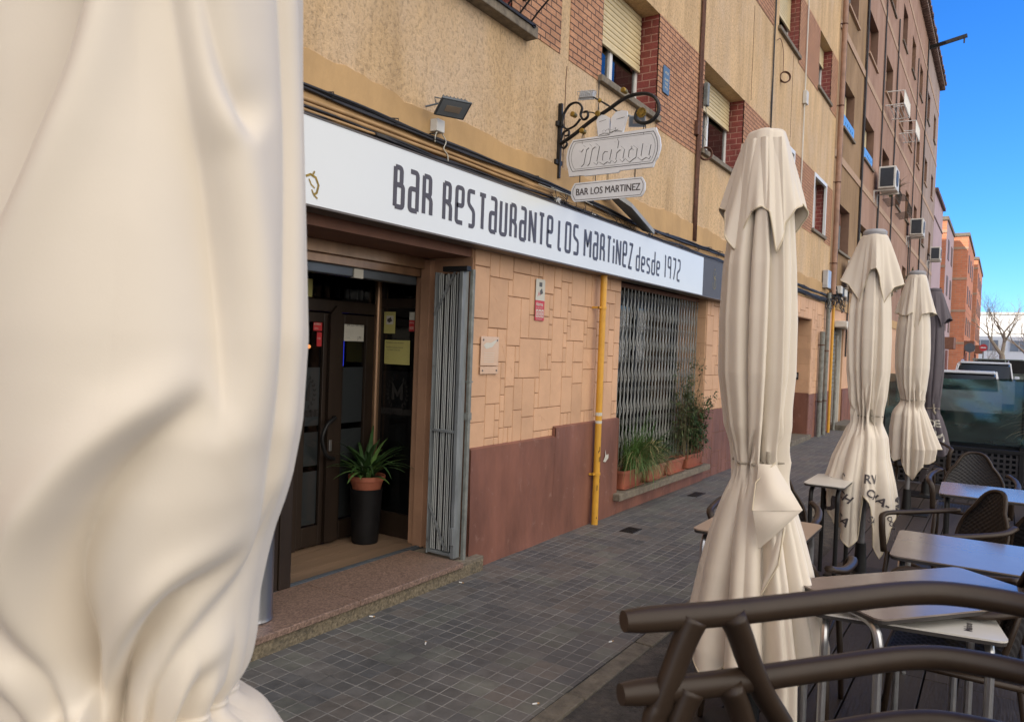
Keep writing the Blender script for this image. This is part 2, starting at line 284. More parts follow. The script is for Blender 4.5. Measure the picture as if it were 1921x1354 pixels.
# ------------------------------------------------------------------ mesh helpers
class MB:
    def __init__(s): s.v = []; s.f = []; s.mi = []; s.mats = []
    def _m(s, m):
        if m is None: return 0
        if m not in s.mats: s.mats.append(m)
        return s.mats.index(m)
    def add(s, vs, fs, m=None):
        o = len(s.v); s.v += [tuple(v) for v in vs]; i = s._m(m)
        for f in fs: s.f.append(tuple(o+k for k in f)); s.mi.append(i)
        return s
    def box(s, x0, x1, y0, y1, z0, z1, m=None):
        x0,x1=sorted((x0,x1)); y0,y1=sorted((y0,y1)); z0,z1=sorted((z0,z1))
        return s.add([(x0,y0,z0),(x1,y0,z0),(x1,y1,z0),(x0,y1,z0),(x0,y0,z1),(x1,y0,z1),(x1,y1,z1),(x0,y1,z1)],
            [(0,3,2,1),(4,5,6,7),(0,1,5,4),(1,2,6,5),(2,3,7,6),(3,0,4,7)], m)
    def cbox(s, x0, x1, y0, y1, z0, z1, b=.004, m=None):
        """box with chamfered edges"""
        bm = bmesh.new(); bmesh.ops.create_cube(bm, size=1)
        for v in bm.verts: v.co = Vector(((x0+x1)/2+v.co.x*abs(x1-x0), (y0+y1)/2+v.co.y*abs(y1-y0), (z0+z1)/2+v.co.z*abs(z1-z0)))
        bmesh.ops.bevel(bm, geom=bm.edges[:], offset=b, segments=2, affect='EDGES', profile=.5)
        return s.bm(bm, m)
    def bm(s, bm, m=None, mtx=None):
        bm.verts.index_update()
        if mtx is not None: bmesh.ops.transform(bm, matrix=mtx, verts=bm.verts)
        s.add([v.co.copy() for v in bm.verts], [[v.index for v in f.verts] for f in bm.faces], m); bm.free(); return s
    def tube(s, pts, r, n=8, m=None, closed=False, flat=None):
        pts = [Vector(p) for p in pts]; k = len(pts); rings = []
        rr = r if isinstance(r, (list, tuple)) else [r]*k
        prev = None
        for i in range(k):
            if closed: d = pts[(i+1)%k]-pts[i-1]
            else: d = pts[min(i+1,k-1)]-pts[max(i-1,0)]
            d.normalize()
            if prev is None:
                a = Vector((0,0,1)) if abs(d.z) < .9 else Vector((1,0,0)); a = (a-d*a.dot(d)).normalized()
            else:
                a = (prev-d*prev.dot(d)); a = a.normalized() if a.length > 1e-6 else d.orthogonal().normalized()
            prev = a; b = d.cross(a); fl = flat or 1
            rings.append([pts[i]+(a*math.cos(2*math.pi*j/n)+b*math.sin(2*math.pi*j/n)*fl)*rr[i] for j in range(n)])
        vs = [v for q in rings for v in q]; fs = []
        for i in range(k if closed else k-1):
            i2 = (i+1)%k
            for j in range(n): fs.append((i*n+j, i*n+(j+1)%n, i2*n+(j+1)%n, i2*n+j))
        if not closed: fs += [tuple(range(n))[::-1], tuple((k-1)*n+j for j in range(n))]
        return s.add(vs, fs, m)
    def lathe(s, prof, c, n=32, m=None, sx=1, sy=1, caps=True):
        vs = []; fs = []
        for r, z in prof:
            for j in range(n): vs.append((c[0]+r*sx*math.cos(2*math.pi*j/n), c[1]+r*sy*math.sin(2*math.pi*j/n), c[2]+z))
        for i in range(len(prof)-1):
            for j in range(n): fs.append((i*n+j, i*n+(j+1)%n, (i+1)*n+(j+1)%n, (i+1)*n+j))
        if caps: fs += [tuple(range(n))[::-1], tuple((len(prof)-1)*n+j for j in range(n))]
        return s.add(vs, fs, m)
    def prism(s, poly, fn, t0, t1, m=None):
        """poly 2D -> fn(a,b,t) 3D"""
        n = len(poly); vs = [fn(a,b,t0) for a,b in poly]+[fn(a,b,t1) for a,b in poly]
        fs = [tuple(range(n))[::-1], tuple(range(n,2*n))]+[(i,(i+1)%n,n+(i+1)%n,n+i) for i in range(n)]
        return s.add(vs, fs, m)
    def quad(s, a, b, c, d, m=None): return s.add([a,b,c,d], [(0,1,2,3)], m)
    def grid(s, P, m=None, closed_u=False):
        """P array [rows][cols] of points"""
        r = len(P); c = len(P[0]); vs = [p for row in P for p in row]; fs = []
        for i in range(r-1):
            for j in range(c if closed_u else c-1):
                j2 = (j+1)%c; fs.append((i*c+j, i*c+j2, (i+1)*c+j2, (i+1)*c+j))
        return s.add(vs, fs, m)
def link(o, parent=None):
    C.objects.link(o)
    if parent is not None:
        o.parent = parent; o.matrix_parent_inverse = world(parent).inverted()
    return o
def world(o):
    m = o.matrix_basis.copy()
    return world(o.parent) @ o.matrix_parent_inverse @ m if o.parent else m
def obj(name, mb, m=None, parent=None, smooth=False, fix=True, label=None, loc=None):
    me = bpy.data.meshes.new(name); me.from_pydata(mb.v, [], mb.f)
    mats = mb.mats if mb.mats else [m]
    if m is not None and mb.mats: mats = mb.mats
    for x in mats: me.materials.append(x)
    if mb.mats:
        for p, i in zip(me.polygons, mb.mi): p.material_index = i
    if fix:
        b = bmesh.new(); b.from_mesh(me); bmesh.ops.recalc_face_normals(b, faces=b.faces); b.to_mesh(me); b.free()
    if smooth:
        for p in me.polygons: p.use_smooth = True
        if smooth == 'auto':
            try: me.set_sharp_from_angle(angle=R_(35))
            except Exception: pass
    o = bpy.data.objects.new(name, me)
    if loc is not None:
        me.transform(Matrix.Translation(-Vector(loc))); o.location = loc
    link(o, parent)
    if label: o['label'] = label
    return o
def tag(o, label, cat, group=None, kind=None):
    o['label'] = label
    if cat: o['category'] = cat
    if group: o['group'] = group
    if kind: o['kind'] = kind
    return o
def thing(name, label, cat, loc=(0,0,0), group=None, rz=0):
    o = bpy.data.objects.new(name, None); o.location = loc; o.rotation_euler = (0,0,rz); o.empty_display_size = .1
    C.objects.link(o); return tag(o, label, cat, group)
def struct(name, mb, m, **k):
    o = obj(name, mb, m, **k); o['kind'] = 'structure'; return o
def dup(root, loc=None, rz=None, label=None, group=None):
    def cp(o, par):
        c = o.copy(); C.objects.link(c)
        if par is not None: c.parent = par; c.matrix_parent_inverse = o.matrix_parent_inverse.copy()
        for ch in [x for x in list(kids.get(o.name, []))]: cp(ch, c)
        return c
    kids = {}
    for x in list(C.objects):
        if x.parent: kids.setdefault(x.parent.name, []).append(x)
    r = cp(root, None)
    if loc is not None: r.location = loc
    if rz is not None: r.rotation_euler = (0,0,rz)
    if label: r['label'] = label
    if group: r['group'] = group
    return r
def text_mb(s, size, fn, t=.001, sx=1, bold=0, m=None, mb=None, align='LEFT', spacing=1, shear=0, fill=True, bevel=0):
    """built-in font text placed with fn(a,b,t): a along, b up"""
    cu = bpy.data.curves.new('t', 'FONT'); cu.body = s; cu.size = size; cu.offset = bold; cu.align_x = align; cu.space_character = spacing; cu.shear = shear
    cu.resolution_u = 3
    if not fill: cu.fill_mode = 'NONE'; cu.bevel_depth = bevel; cu.bevel_resolution = 0
    o = bpy.data.objects.new('t', cu); C.objects.link(o); bpy.context.view_layer.update()
    me = bpy.data.meshes.new_from_object(o.evaluated_get(bpy.context.evaluated_depsgraph_get()))
    mb = mb or MB(); mb.add([fn(v.co.x*sx, v.co.y, t+v.co.z) for v in me.vertices], [list(p.vertices) for p in me.polygons], m)
    bpy.data.objects.remove(o); bpy.data.curves.remove(cu); bpy.data.meshes.remove(me)
    return mb
def ribbon(mb, path, wv, fn, t, m=None, wh=None):
    """mitred flat stroke along a 2D path, width wv for upright runs and wh for level ones"""
    wh = wh or wv; pts = [Vector(p) for p in path]; k = len(pts); Lp = []; Rp = []
    def off(a, b):
        d = (b-a); l = d.length or 1; d = d/l; wd = (wv*abs(d.y)+wh*abs(d.x))/(abs(d.x)+abs(d.y)); return Vector((-d.y, d.x))*wd/2, d
    for i in range(k):
        if i == 0: n, d = off(pts[0], pts[1]); Lp.append(pts[0]+n); Rp.append(pts[0]-n); continue
        if i == k-1: n, d = off(pts[-2], pts[-1]); Lp.append(pts[-1]+n); Rp.append(pts[-1]-n); continue
        n1, d1 = off(pts[i-1], pts[i]); n2, d2 = off(pts[i], pts[i+1])
        cr = d1.x*d2.y-d1.y*d2.x
        if abs(cr) < .05: Lp.append(pts[i]+(n1+n2)/2); Rp.append(pts[i]-(n1+n2)/2); continue
        for sgn, lst in ((1, Lp), (-1, Rp)):
            a = pts[i]+n1*sgn; b = pts[i]+n2*sgn; q = b-a; s_ = (q.x*d2.y-q.y*d2.x)/cr; lst.append(a+d1*s_)
    mb.add([fn(p.x,p.y,t) for p in Lp]+[fn(p.x,p.y,t) for p in Rp], [(i,i+1,k+i+1,k+i) for i in range(k-1)], m)
def rnd(path, r, n=4):
    """round the corners of a 2D path"""
    pts = [Vector(p) for p in path]; out = [pts[0]]
    for i in range(1, len(pts)-1):
        a, b, c = pts[i-1], pts[i], pts[i+1]; d1 = (a-b); d2 = (c-b); rr = min(r, d1.length*.49, d2.length*.49)
        p0 = b+d1.normalized()*rr; p2 = b+d2.normalized()*rr
        for j in range(n+1):
            q = j/n; out.append(p0*(1-q)**2+b*2*q*(1-q)+p2*q*q)
    return out+[pts[-1]]
def smooth_path(pts, n=6):
    """Catmull-Rom through 3D points"""
    P = [Vector(p) for p in pts]; P = [P[0]*2-P[1]]+P+[P[-1]*2-P[-2]]; out = []
    for i in range(1, len(P)-2):
        for j in range(n):
            t = j/n; a,b,c,d = P[i-1],P[i],P[i+1],P[i+2]
            out.append(.5*((2*b)+(c-a)*t+(2*a-5*b+4*c-d)*t*t+(3*b-a-3*c+d)*t**3))
    return out+[P[-2]]
FX = lambda X: (lambda a, b, t: (X+t, a, b))       # street-facing plane: a = Y, b = Z
def FY(Y): return lambda a, b, t: (a, Y-t, b)       # plane facing the camera end of the street: a = X

# ------------------------------------------------------------------ the ground
g = MB(); g.quad((-300,-150,0),(300,-150,0),(300,400,0),(-300,400,0)); struct('road', g, Mt['asphalt'], fix=False)
g = MB(); g.box(-.02, 1.50, -6, 62, -.05, .006); struct('pavement', g, Mt['tile'])
random.seed(3)
g = MB(); y = -6.0
while y < 60:                                     # worn flush kerb stones
    L_ = random.uniform(.55, .8) if y < 12 else 3
    g.cbox(1.506+random.uniform(-.004,.004), 1.60+random.uniform(-.012,.012), y+.004, y+L_-.006, -.05, .012+random.uniform(-.003,.004), .006); y += L_
struct('kerb', g, Mt['kerb'])
g = MB(); x = 2.02
while x < 4.9:
    for ya, yb in ((-1.6, 1.3), (1.303, 4.2), (4.203, 7.2), (7.203, 10.9)):
        sh = random.uniform(-.0015,.0015); g.cbox(x+.003, x+.137, ya, yb, .018+sh, .046+sh, .003)
    x += .142
struct('deck', g, Mt['deck'])
g = MB(); g.box(2.03, 4.85, -1.55, 10.85, .001, .017); struct('deck_base', g, Mt['black'])
g = MB(); g.box(8.2, 11, -6, 62, -.05, .10); struct('far_pavement', g, Mt['kerb'])

# ------------------------------------------------------------------ building with the bar
def wall_cells(mb, y0, y1, z0, z1, X, opens, m=None, mr=None, ms=None):
    """sheet at x = X with rectangular openings (ya, yb, za, zb, depth), each with its four reveals"""
    ys = sorted({y0, y1, *[v for o in opens for v in o[:2] if y0 < v < y1]}); zs = sorted({z0, z1, *[v for o in opens for v in o[2:4] if z0 < v < z1]})
    for i in range(len(ys)-1):
        for j in range(len(zs)-1):
            cy, cz = (ys[i]+ys[i+1])/2, (zs[j]+zs[j+1])/2
            if any(o[0] < cy < o[1] and o[2] < cz < o[3] for o in opens): continue
            mb.quad((X,ys[i],zs[j]),(X,ys[i+1],zs[j]),(X,ys[i+1],zs[j+1]),(X,ys[i],zs[j+1]), m)
    for o in opens:
        if len(o) < 5: continue
        ya, yb, za, zb, d = o[:5]; X2 = X-d; mm = mr or m; mt = ms or m
        ya = max(ya, y0); za = max(za, z0)
        mb.quad((X,ya,za),(X2,ya,za),(X2,ya,zb),(X,ya,zb), mm); mb.quad((X2,yb,za),(X,yb,za),(X,yb,zb),(X2,yb,zb), mm)
        mb.quad((X,ya,zb),(X2,ya,zb),(X2,yb,zb),(X,yb,zb), mt); mb.quad((X2,ya,za),(X,ya,za),(X,yb,za),(X2,yb,za), mt)
B1 = thing('apartment_building', 'ochre stucco apartment building with thin brick panels above the bar with the long white sign', 'building', (0,0,0))
Y0, Y1, ZT = -26, 16.97, 15.6
FLO = [3.98+2.68*k for k in range(5)]
cols = [(2.9,4.62,1,-.0), (6.08,7.37,0,0), (8.78,10.42,0,0), (12.05,13.40,0,0), (15.02,16.2,0,0)]
bw = []                                           # windows of the upper floors
for k, z in enumerate(FLO):
    for i, (a, b, bal, _) in enumerate(cols):
        if z+1.1 < ZT: bw.append((a, b, z+.06, z+1.13, .25, k, i))
door_o = (1.55, 4.26, 0, 2.30, .40); gate_o = (6.70, 9.24, .14, 2.36, .45); door2_o = (13.93, 15.42, .0, 2.33, .8)
m = MB()
wall_cells(m, Y0, Y1, 3.04, ZT, 0, [q[:5] for q in bw], Mt['stucco'], Mt['brick_x'], Mt['stucco'])
obj('upper_wall', m, None, B1, fix=False)
m = MB(); wall_cells(m, Y0, Y1, 0, 2.74, -.008, [door_o, gate_o, door2_o], Mt['groove'], Mt['peach'], Mt['soffit']); obj('ground_wall', m, None, B1, fix=False)
# smooth band with a rough broken upper edge
m = MB(); random.seed(5); ys = np.arange(-26, 16.95, .07); up = [3.115+.012*math.sin(y*1.7)+random.uniform(-.010,.010)+(-.035 if 3.42<y<5.6 else 0)+.012*math.sin(y*5) for y in ys]
n_ = len(ys); m.add([(.014,y,2.72) for y in ys]+[(.014,y,u) for y,u in zip(ys,up)]+[(-.01,y,u+.012) for y,u in zip(ys,up)]+[(-.01,y,2.72) for y in ys],
    [(i,i+1,n_+i+1,n_+i) for i in range(n_-1)]+[(n_+i,n_+i+1,2*n_+i+1,2*n_+i) for i in range(n_-1)]+[(i+1,i,3*n_+i,3*n_+i+1) for i in range(n_-1)])
obj('plaster_band', m, Mt['band'], B1, fix=False)
m = MB(); m.box(-12, -.4, Y0, Y1, ZT, ZT+.3); m.box(-.4, .35, Y0, Y1, ZT+.05, ZT+.28)
m.quad((-12,Y0,0),(-12,Y1,0),(-12,Y1,ZT),(-12,Y0,ZT)); m.quad((-12,Y0,0),(0,Y0,0),(0,Y0,ZT),(-12,Y0,ZT)); m.quad((-12,Y1,0),(0,Y1,0),(0,Y1,ZT),(-12,Y1,ZT))
obj('roof', m, Mt['tileroof'], B1)

def slabs(y0, y1, z0, z1, seed, place, holes=(), gap=.0045, th=.0065, big=.34):
    """irregular pressed-slab cladding: rectangles of many sizes packed on a 6 cm raster, grooves between them"""
    rs = random.Random(seed); c = .0625; nx = max(1, round((y1-y0)/c)); nz = max(1, round((z1-z0)/c)); cx_ = (y1-y0)/nx; cz_ = (z1-z0)/nz
    occ = np.zeros((nx, nz), bool); out = []
    for ha, hb, hc, hd in holes:
        for i in range(nx):
            for j in range(nz):
                if ha < y0+(i+.5)*cx_ < hb and hc < z0+(j+.5)*cz_ < hd: occ[i,j] = True
    sizes = [(8,5),(7,4),(7,3),(5,5),(5,3),(6,6),(4,6),(3,6),(4,3),(3,5),(3,3),(5,2),(2,4),(2,5)]
    order = [(i,j) for j in range(nz-1,-1,-1) for i in range(nx)]
    for i,j in order:
        if occ[i,j]: continue
        ss = sizes[:14][:]; rs.shuffle(ss); ss += [(1,2),(2,1),(1,1)]
        for a,b in ss:
            if i+a <= nx and j-b+1 >= 0 and not occ[i:i+a, j-b+1:j+1].any():
                occ[i:i+a, j-b+1:j+1] = True; out.append((y0+i*cx_, y0+(i+a)*cx_, z0+(j-b+1)*cz_, z0+(j+1)*cz_)); break
    mb = MB()
    for a,b,c2,d in out:
        gp = gap/2*rs.uniform(.6,1.2); t = th+rs.uniform(-.0015,.0015); e = .004
        A = [(a+gp,c2+gp),(b-gp,c2+gp),(b-gp,d-gp),(a+gp,d-gp)]; Bq = [(a+gp+e,c2+gp+e),(b-gp-e,c2+gp+e),(b-gp-e,d-gp-e),(a+gp+e,d-gp-e)]
        mb.add([place(p,q,0) for p,q in A]+[place(p,q,t) for p,q in Bq], [(0,1,5,4),(1,2,6,5),(2,3,7,6),(3,0,4,7),(4,5,6,7)])
        if rs.random() < .42 and (b-a) > .1 and (d-c2) > .12:       # scratched veins pressed into some slabs
            for k in range(rs.randint(1,3)):
                ya, za = rs.uniform(a+.02,b-.02), rs.uniform(c2+.02,d-.02); an = rs.uniform(-1.3,1.3); l = rs.uniform(.05,.13)
                yb = min(b-.015, max(a+.015, ya+l*math.cos(an))); zb = min(d-.015, max(c2+.015, za+l*math.sin(an)))
                mb.tube([place(ya,za,t), place((ya+yb)/2+.006,(za+zb)/2+.004,t), place(yb,zb,t)], .0014, 3)
    return mb
obj('slab_cladding', slabs(4.275, 6.69, .86, 2.72, 11, lambda a,b,t: (-.004+t,a,b), holes=((5.45,6.7,.86,.93),)), Mt['peach'], B1, fix=False)
obj('slab_cladding', slabs(9.25, 13.92, .88, 2.72, 12, lambda a,b,t: (-.004+t,a,b)), Mt['peach'], B1, fix=False)
obj('slab_cladding', slabs(15.43, 16.96, .88, 2.72, 13, lambda a,b,t: (-.004+t,a,b)), Mt['peach'], B1, fix=False)
obj('slab_cladding', slabs(13.93, 15.42, 2.34, 2.72, 14, lambda a,b,t: (-.004+t,a,b)), Mt['peach'], B1, fix=False)
obj('slab_cladding', slabs(6.7, 9.24, 2.37, 2.72, 15, lambda a,b,t: (-.004+t,a,b)), Mt['peach'], B1, fix=False)
obj('reveal_cladding', slabs(-.45, -.005, .9, 2.36, 16, lambda a,b,t: (a,9.24-t+.002,b)), Mt['peach'], B1, fix=False)
obj('reveal_cladding', slabs(-.8, -.005, .9, 2.33, 17, lambda a,b,t: (a,15.42-t+.002,b)), Mt['peach'], B1, fix=False)
# brown dado: trowelled smooth left of the grille, painted slabs right of it
def dado(y0, y1, top, X=.028):
    mb = MB(); mb.cbox(-.02, X, y0, y1, 0, top, .007); return mb
m = MB(); nn = 40
P = []
for zi in range(13):
    z = .86*zi/12; P.append([(.030+.004*math.sin(yy*3+z*5)+.003*math.sin(yy*9+z*3)+(.006 if zi==0 else 0), yy, z) for yy in np.linspace(4.27,5.45,nn)])
P.append([(.0,yy,.872) for yy in np.linspace(4.27,5.45,nn)])
m.grid(P); P = []
for zi in range(13):
    z = .935*zi/12; P.append([(.031+.004*math.sin(yy*3+z*5)+.003*math.sin(yy*9+z*3), yy, z) for yy in np.linspace(5.45,6.70,nn)])
P.append([(.0,yy,.947) for yy in np.linspace(5.45,6.70,nn)]); m.grid(P)
m.quad((-.02,5.45,.86),(.031,5.45,.86),(.031,5.45,.935),(-.02,5.45,.935)); m.quad((-.46,6.70,0),(.033,6.70,0),(.033,6.70,.94),(-.46,6.70,.94)); m.quad((-.02,4.27,.0),(.03,4.27,.0),(.03,4.27,.86),(-.02,4.27,.86))
obj('brown_dado', m, Mt['brown'], B1, smooth='auto')
obj('brown_dado', slabs(9.25, 13.92, 0, .88, 21, lambda a,b,t: (-.004+t*1.1,a,b)), Mt['brown'], B1, fix=False)
obj('brown_dado', slabs(15.43, 16.96, 0, .88, 22, lambda a,b,t: (-.004+t*1.1,a,b)), Mt['brown'], B1, fix=False)
m = MB(); m.box(-.45,-.004,9.222,9.239,.2,.9); m.box(-.8,-.004,15.402,15.419,.1,.9); obj('brown_dado', m, Mt['brown'], B1)
m = MB()                                          # chipped plaster and a torn sticker on the dado
m.prism([(6.36,.555),(6.40,.60),(6.40,.66),(6.42,.61),(6.47,.615),(6.47,.58),(6.41,.545)], FX(.040), 0, .0012)
obj('plaster_chip', m, Mt['paper'], B1)
# brick panels between the windows
for k, z in enumerate(FLO):
    if z+1.1 > ZT: continue
    lo = z+.02; hi = z+1.13
    bx = [(4.62,5.34),(5.49,6.08),(7.37,8.78),(10.42,11.75),(13.40,15.02),(16.2,16.85)]
    for a,b in bx:
        m = MB(); m.box(-.01,.006,a,b,lo-(.0 if a<6 else .06),hi); obj('brick_panel', m, Mt['brick'], B1)
m = MB()                                          # far left brick, out of sight behind the near parasol
m.box(-.01,.006,-8,2.9,4.0,5.1); obj('brick_panel', m, Mt['brick'], B1)

def window(par, a, b, z0, z1, X, shut, lab=None, dark=False, frame='white', slat=True, pole=True):
    """sash window in its reveal, roller shutter down by the share shut"""
    H = z1-z0; fm = Mt[frame]; m = MB(); fw = .045
    m.cbox(X-.03,X+.012,a+.003,a+fw,z0,z1,.004); m.cbox(X-.03,X+.012,b-fw,b-.003,z0,z1,.004); m.cbox(X-.03,X+.012,a+fw,b-fw,z0,z0+.05,.004); m.cbox(X-.03,X+.012,a+fw,b-fw,z1-.05,z1,.004)
    mid = (a+b)/2; m.cbox(X-.022,X+.018,mid-.03,mid+.03,z0+.05,z1-.05,.003)
    w_ = obj('window', m, fm, par); 
    g_ = MB(); g_.quad((X-.008,a+fw,z0+.05),(X-.008,b-fw,z0+.05),(X-.008,b-fw,z1-.05),(X-.008,a+fw,z1-.05)); obj('pane', g_, Mt['wglass'], w_, fix=False)
    c_ = MB(); P = []
    for zz in (z0+.03, z1): P.append([(X-.10+.018*math.sin(q*24), q, zz) for q in np.linspace(a+.03, a+(b-a)*.52, 40)])
    c_.grid(P); obj('curtain', c_, Mt['curtain'], w_, fix=False, smooth=True)
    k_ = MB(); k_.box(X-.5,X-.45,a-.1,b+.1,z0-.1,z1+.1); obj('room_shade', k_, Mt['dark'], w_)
    if shut > 0:
        s_ = MB(); n = max(2, int(H*shut/.048)); zz = z1; st = H*shut/n
        P = []
        for q in range(n):
            for dz, dx in ((0,0),(.12,.012),(.5,.016),(.88,.012),(1.0,0)): P.append([(X+.03+dx, y_, zz-st*(q+dz)) for y_ in (a+.02, b-.02)])
        s_.grid(P); s_.cbox(X+.022,X+.05,a+.02,b-.02,z1-H*shut-.03,z1-H*shut,.004)
        obj('shutter', s_, Mt['cream_sh'], w_, fix=False)
    return w_
def sill(par, a, b, z, X=.05, d=.28, t=.06, mt='stone'):
    m = MB(); m.cbox(-d, X, a, b, z-t, z, .006); return obj('sill', m, Mt[mt], par)
shutv = {(0,1):.52,(0,2):.36,(0,3):.0,(0,4):.0,(1,3):.55,(1,4):.3}
for (a,b,z0,z1,d,k,i) in bw:
    if i == 0:
        w_ = window(B1, a, b, z0, z1, -.22, 0); sill(w_, a-.35, b+.22, z0-.06+.03, .10, .27, .09); continue
    w_ = window(B1, a, b, z0, z1, -.24 if i < 3 else -.20, shutv.get((k,i), .4+.3*((k+i)%2)))
    sill(w_, a-.06, b+.03, z0+.01)
    if i == 3 or i == 4:
        if k == 0:       # outer aluminium frame flush with the brick
            m = MB(); m.cbox(-.03,.022,a,a+.04,z0+.01,z1,.004); m.cbox(-.03,.022,b-.05,b,z0+.01,z1,.004); m.cbox(-.03,.022,a+.04,b-.05,z1-.07,z1,.004); obj('outer_frame', m, Mt['white'], w_)
# wrought iron belly grille of the first window
G1 = thing('window_grille', 'black bulging iron grille over an upper window, above the grey wall floodlight', 'grille', (0.05,3.9,3.98))
m = MB(); zb = 3.995
for y_ in np.linspace(3.0, 4.72, 12):
    m.tube(smooth_path([(.10,y_,zb),(.17,y_,zb+.07),(.27,y_,zb+.16),(.31,y_,zb+.26),(.26,y_,zb+.40),(.17,y_,zb+.58),(.13,y_,zb+.72),(.12,y_,zb+.95)],4), .0075, 6)
obj('bar', m, Mt['iron'], G1, smooth=True)
m = MB(); m.box(.085,.115,2.95,4.78,zb-.012,zb+.006); m.box(.105,.135,2.95,4.78,zb+.93,zb+.95); m.box(-.01,.115,4.745,4.78,zb-.018,zb+.0); m.box(-.01,.30,4.745,4.77,zb+.20,zb+.212); m.tube([(.30,2.95,zb+.25),(.30,4.77,zb+.25)],.007,6); m.box(-.03,.10,4.745,4.775,zb+.92,zb+.95)
obj('rail', m, Mt['iron'], G1)

# joints and cracks in the stucco
m = MB()
for y_, za, zb_ in ((10.72,5.2,6.6),(13.05,5.2,7.6),(5.46,3.1,3.96)):
    pts = [(.002,y_+random.uniform(-.008,.008),z) for z in np.arange(za,zb_,.12)]; m.tube(pts,.0035,4)
obj('wall_crack', m, Mt['rust'], B1)

# ------------------------------------------------------------------ door recess
m = MB()
m.cbox(-.47,.105,.6,4.36,0,.085,.004); obj('step_front', m, Mt['stepf'], B1)
m = MB(); y = .6
for yb in (1.45,2.28,3.12,4.10): m.cbox(-.36,.125,y+.002,yb-.002,.087,.122,.004); y = yb
obj('step_tread', m, Mt['granite'], B1)
m = MB(); m.cbox(-.36,.10,4.105,4.37,.07,.108,.005); m.box(.0,.098,4.10,4.36,.0,.07); obj('step_end', m, Mt['stone'], B1)
m = MB(); y = 1.6; random.seed(8)
for xa in np.arange(-1.0,-.42,.15):
    ya = 1.6+random.uniform(-1,0)
    while ya < 4.33: m.box(xa+.0015,xa+.1485,max(1.56,ya)+.001,min(4.33,ya+1.2)-.001,.08,.118); ya += 1.2
obj('vestibule_floor', m, Mt['woodfl'], B1)
m = MB(); m.cbox(-.405,-.362,1.6,4.26,.08,.126,.003); m.cbox(-.385,-.378,1.6,4.26,.126,.130,.001); obj('door_track', m, Mt['lampgrey'], B1)
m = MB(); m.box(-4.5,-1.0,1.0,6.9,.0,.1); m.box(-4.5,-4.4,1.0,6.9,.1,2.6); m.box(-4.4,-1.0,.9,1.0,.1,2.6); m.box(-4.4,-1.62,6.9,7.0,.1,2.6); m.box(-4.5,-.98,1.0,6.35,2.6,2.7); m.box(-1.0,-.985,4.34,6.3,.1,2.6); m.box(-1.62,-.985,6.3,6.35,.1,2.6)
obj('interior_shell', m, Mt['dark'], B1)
m = MB(); m.cbox(-.43,-.345,4.205,4.255,.12,2.20,.004); m.box(-.50,-.435,4.24,4.262,.12,2.2); obj('jamb_post', m, Mt['jamb_shaded'], B1)
m = MB(); m.box(-.399,-.004,4.2535,4.2590,.12,2.21); obj('jamb_shade_sheet', m, Mt['jamb_shaded'], B1)  # thin sheet laying the shaded colour over the peach reveal
m = MB(); m.box(-1.2,-.02,1.56,4.26,2.215,2.30); obj('recess_ceiling', m, Mt['soffit'], B1)
m = MB(); m.cbox(-.44,-.40,1.56,4.25,2.135,2.215,.004); m.cbox(-.47,-.44,1.56,4.25,2.08,2.165,.004); obj('lintel_boards', m, Mt['bronze2'], B1)
m = MB(); m.cbox(-.56,-.48,1.56,4.22,2.02,2.10,.006); obj('shutter_guide', m, Mt['lampgrey'], B1)
m = MB(); m.box(-.50,-.47,3.575,3.66,2.015,2.075); obj('alarm_tag', m, Mt['paper'], B1)
D1 = thing('entrance_door', 'dark bronze glazed entrance door and side panels deep in the doorway of the bar', 'door', (-.95,3.7,.12))
Xd = -.95
m = MB()
m.cbox(Xd-.03,Xd+.03,1.6,4.30,1.80,1.885,.004)      # transom
m.cbox(Xd-.03,Xd+.03,1.6,4.30,2.12,2.215,.004)
m.cbox(Xd-.03,Xd+.03,3.50,3.545,.12,1.80,.004); m.cbox(Xd-.03,Xd+.03,1.6,1.66,.12,2.2,.004)
obj('frame', m, Mt['bronze'], D1)
m = MB(); m.lathe([(.028,.12),(.028,2.2)],(Xd+.03,4.29,0),16); obj('corner_post', m, Mt['bronze2'], D1, smooth='auto')
# leaf with pointed stile cover
lf = MB(); lf.cbox(Xd-.018,Xd+.022,3.55,3.60,.13,1.79,.004); lf.cbox(Xd-.018,Xd+.022,3.75,3.80,.13,1.79,.004); lf.cbox(Xd-.018,Xd+.022,3.60,3.75,.13,.27,.004); lf.cbox(Xd-.018,Xd+.022,3.60,3.75,1.72,1.79,.004)
leaf = obj('leaf', lf, Mt['bronze'], D1)
m = MB(); m.prism([(3.785,.14),(3.905,.14),(3.905,1.78),(3.845,1.845),(3.785,1.78)], FX(Xd+.024), 0, .03); obj('stile_cover', m, Mt['bronze'], D1)
m = MB(); m.cbox(Xd-.018,Xd+.022,3.91,3.95,.13,1.79,.004); m.cbox(Xd-.018,Xd+.022,4.18,4.27,.13,1.79,.004); m.cbox(Xd-.018,Xd+.022,3.95,4.18,.13,.27,.004)
m.cbox(Xd-.018,Xd+.022,3.95,4.18,1.72,1.79,.004); obj('fixed_leaf', m, Mt['bronze'], D1)
m = MB(); m.tube(smooth_path([(Xd+.03,3.83,1.035),(Xd+.08,3.83,1.04),(Xd+.10,3.74,1.0),(Xd+.10,3.695,.90),(Xd+.10,3.74,.78),(Xd+.08,3.83,.745),(Xd+.03,3.83,.75)],5),.014,8); obj('handle', m, Mt['black'], leaf, smooth=True)
m = MB(); m.cbox(Xd+.054,Xd+.062,3.80,3.825,.80,.88,.002); obj('lock', m, Mt['alu'], leaf)
def pane(par, fn, a, b, z0, z1): 
    m = MB(); m.quad(fn(a,z0,0),fn(b,z0,0),fn(b,z1,0),fn(a,z1,0)); return obj('pane', m, Mt['glass'], par, fix=False)
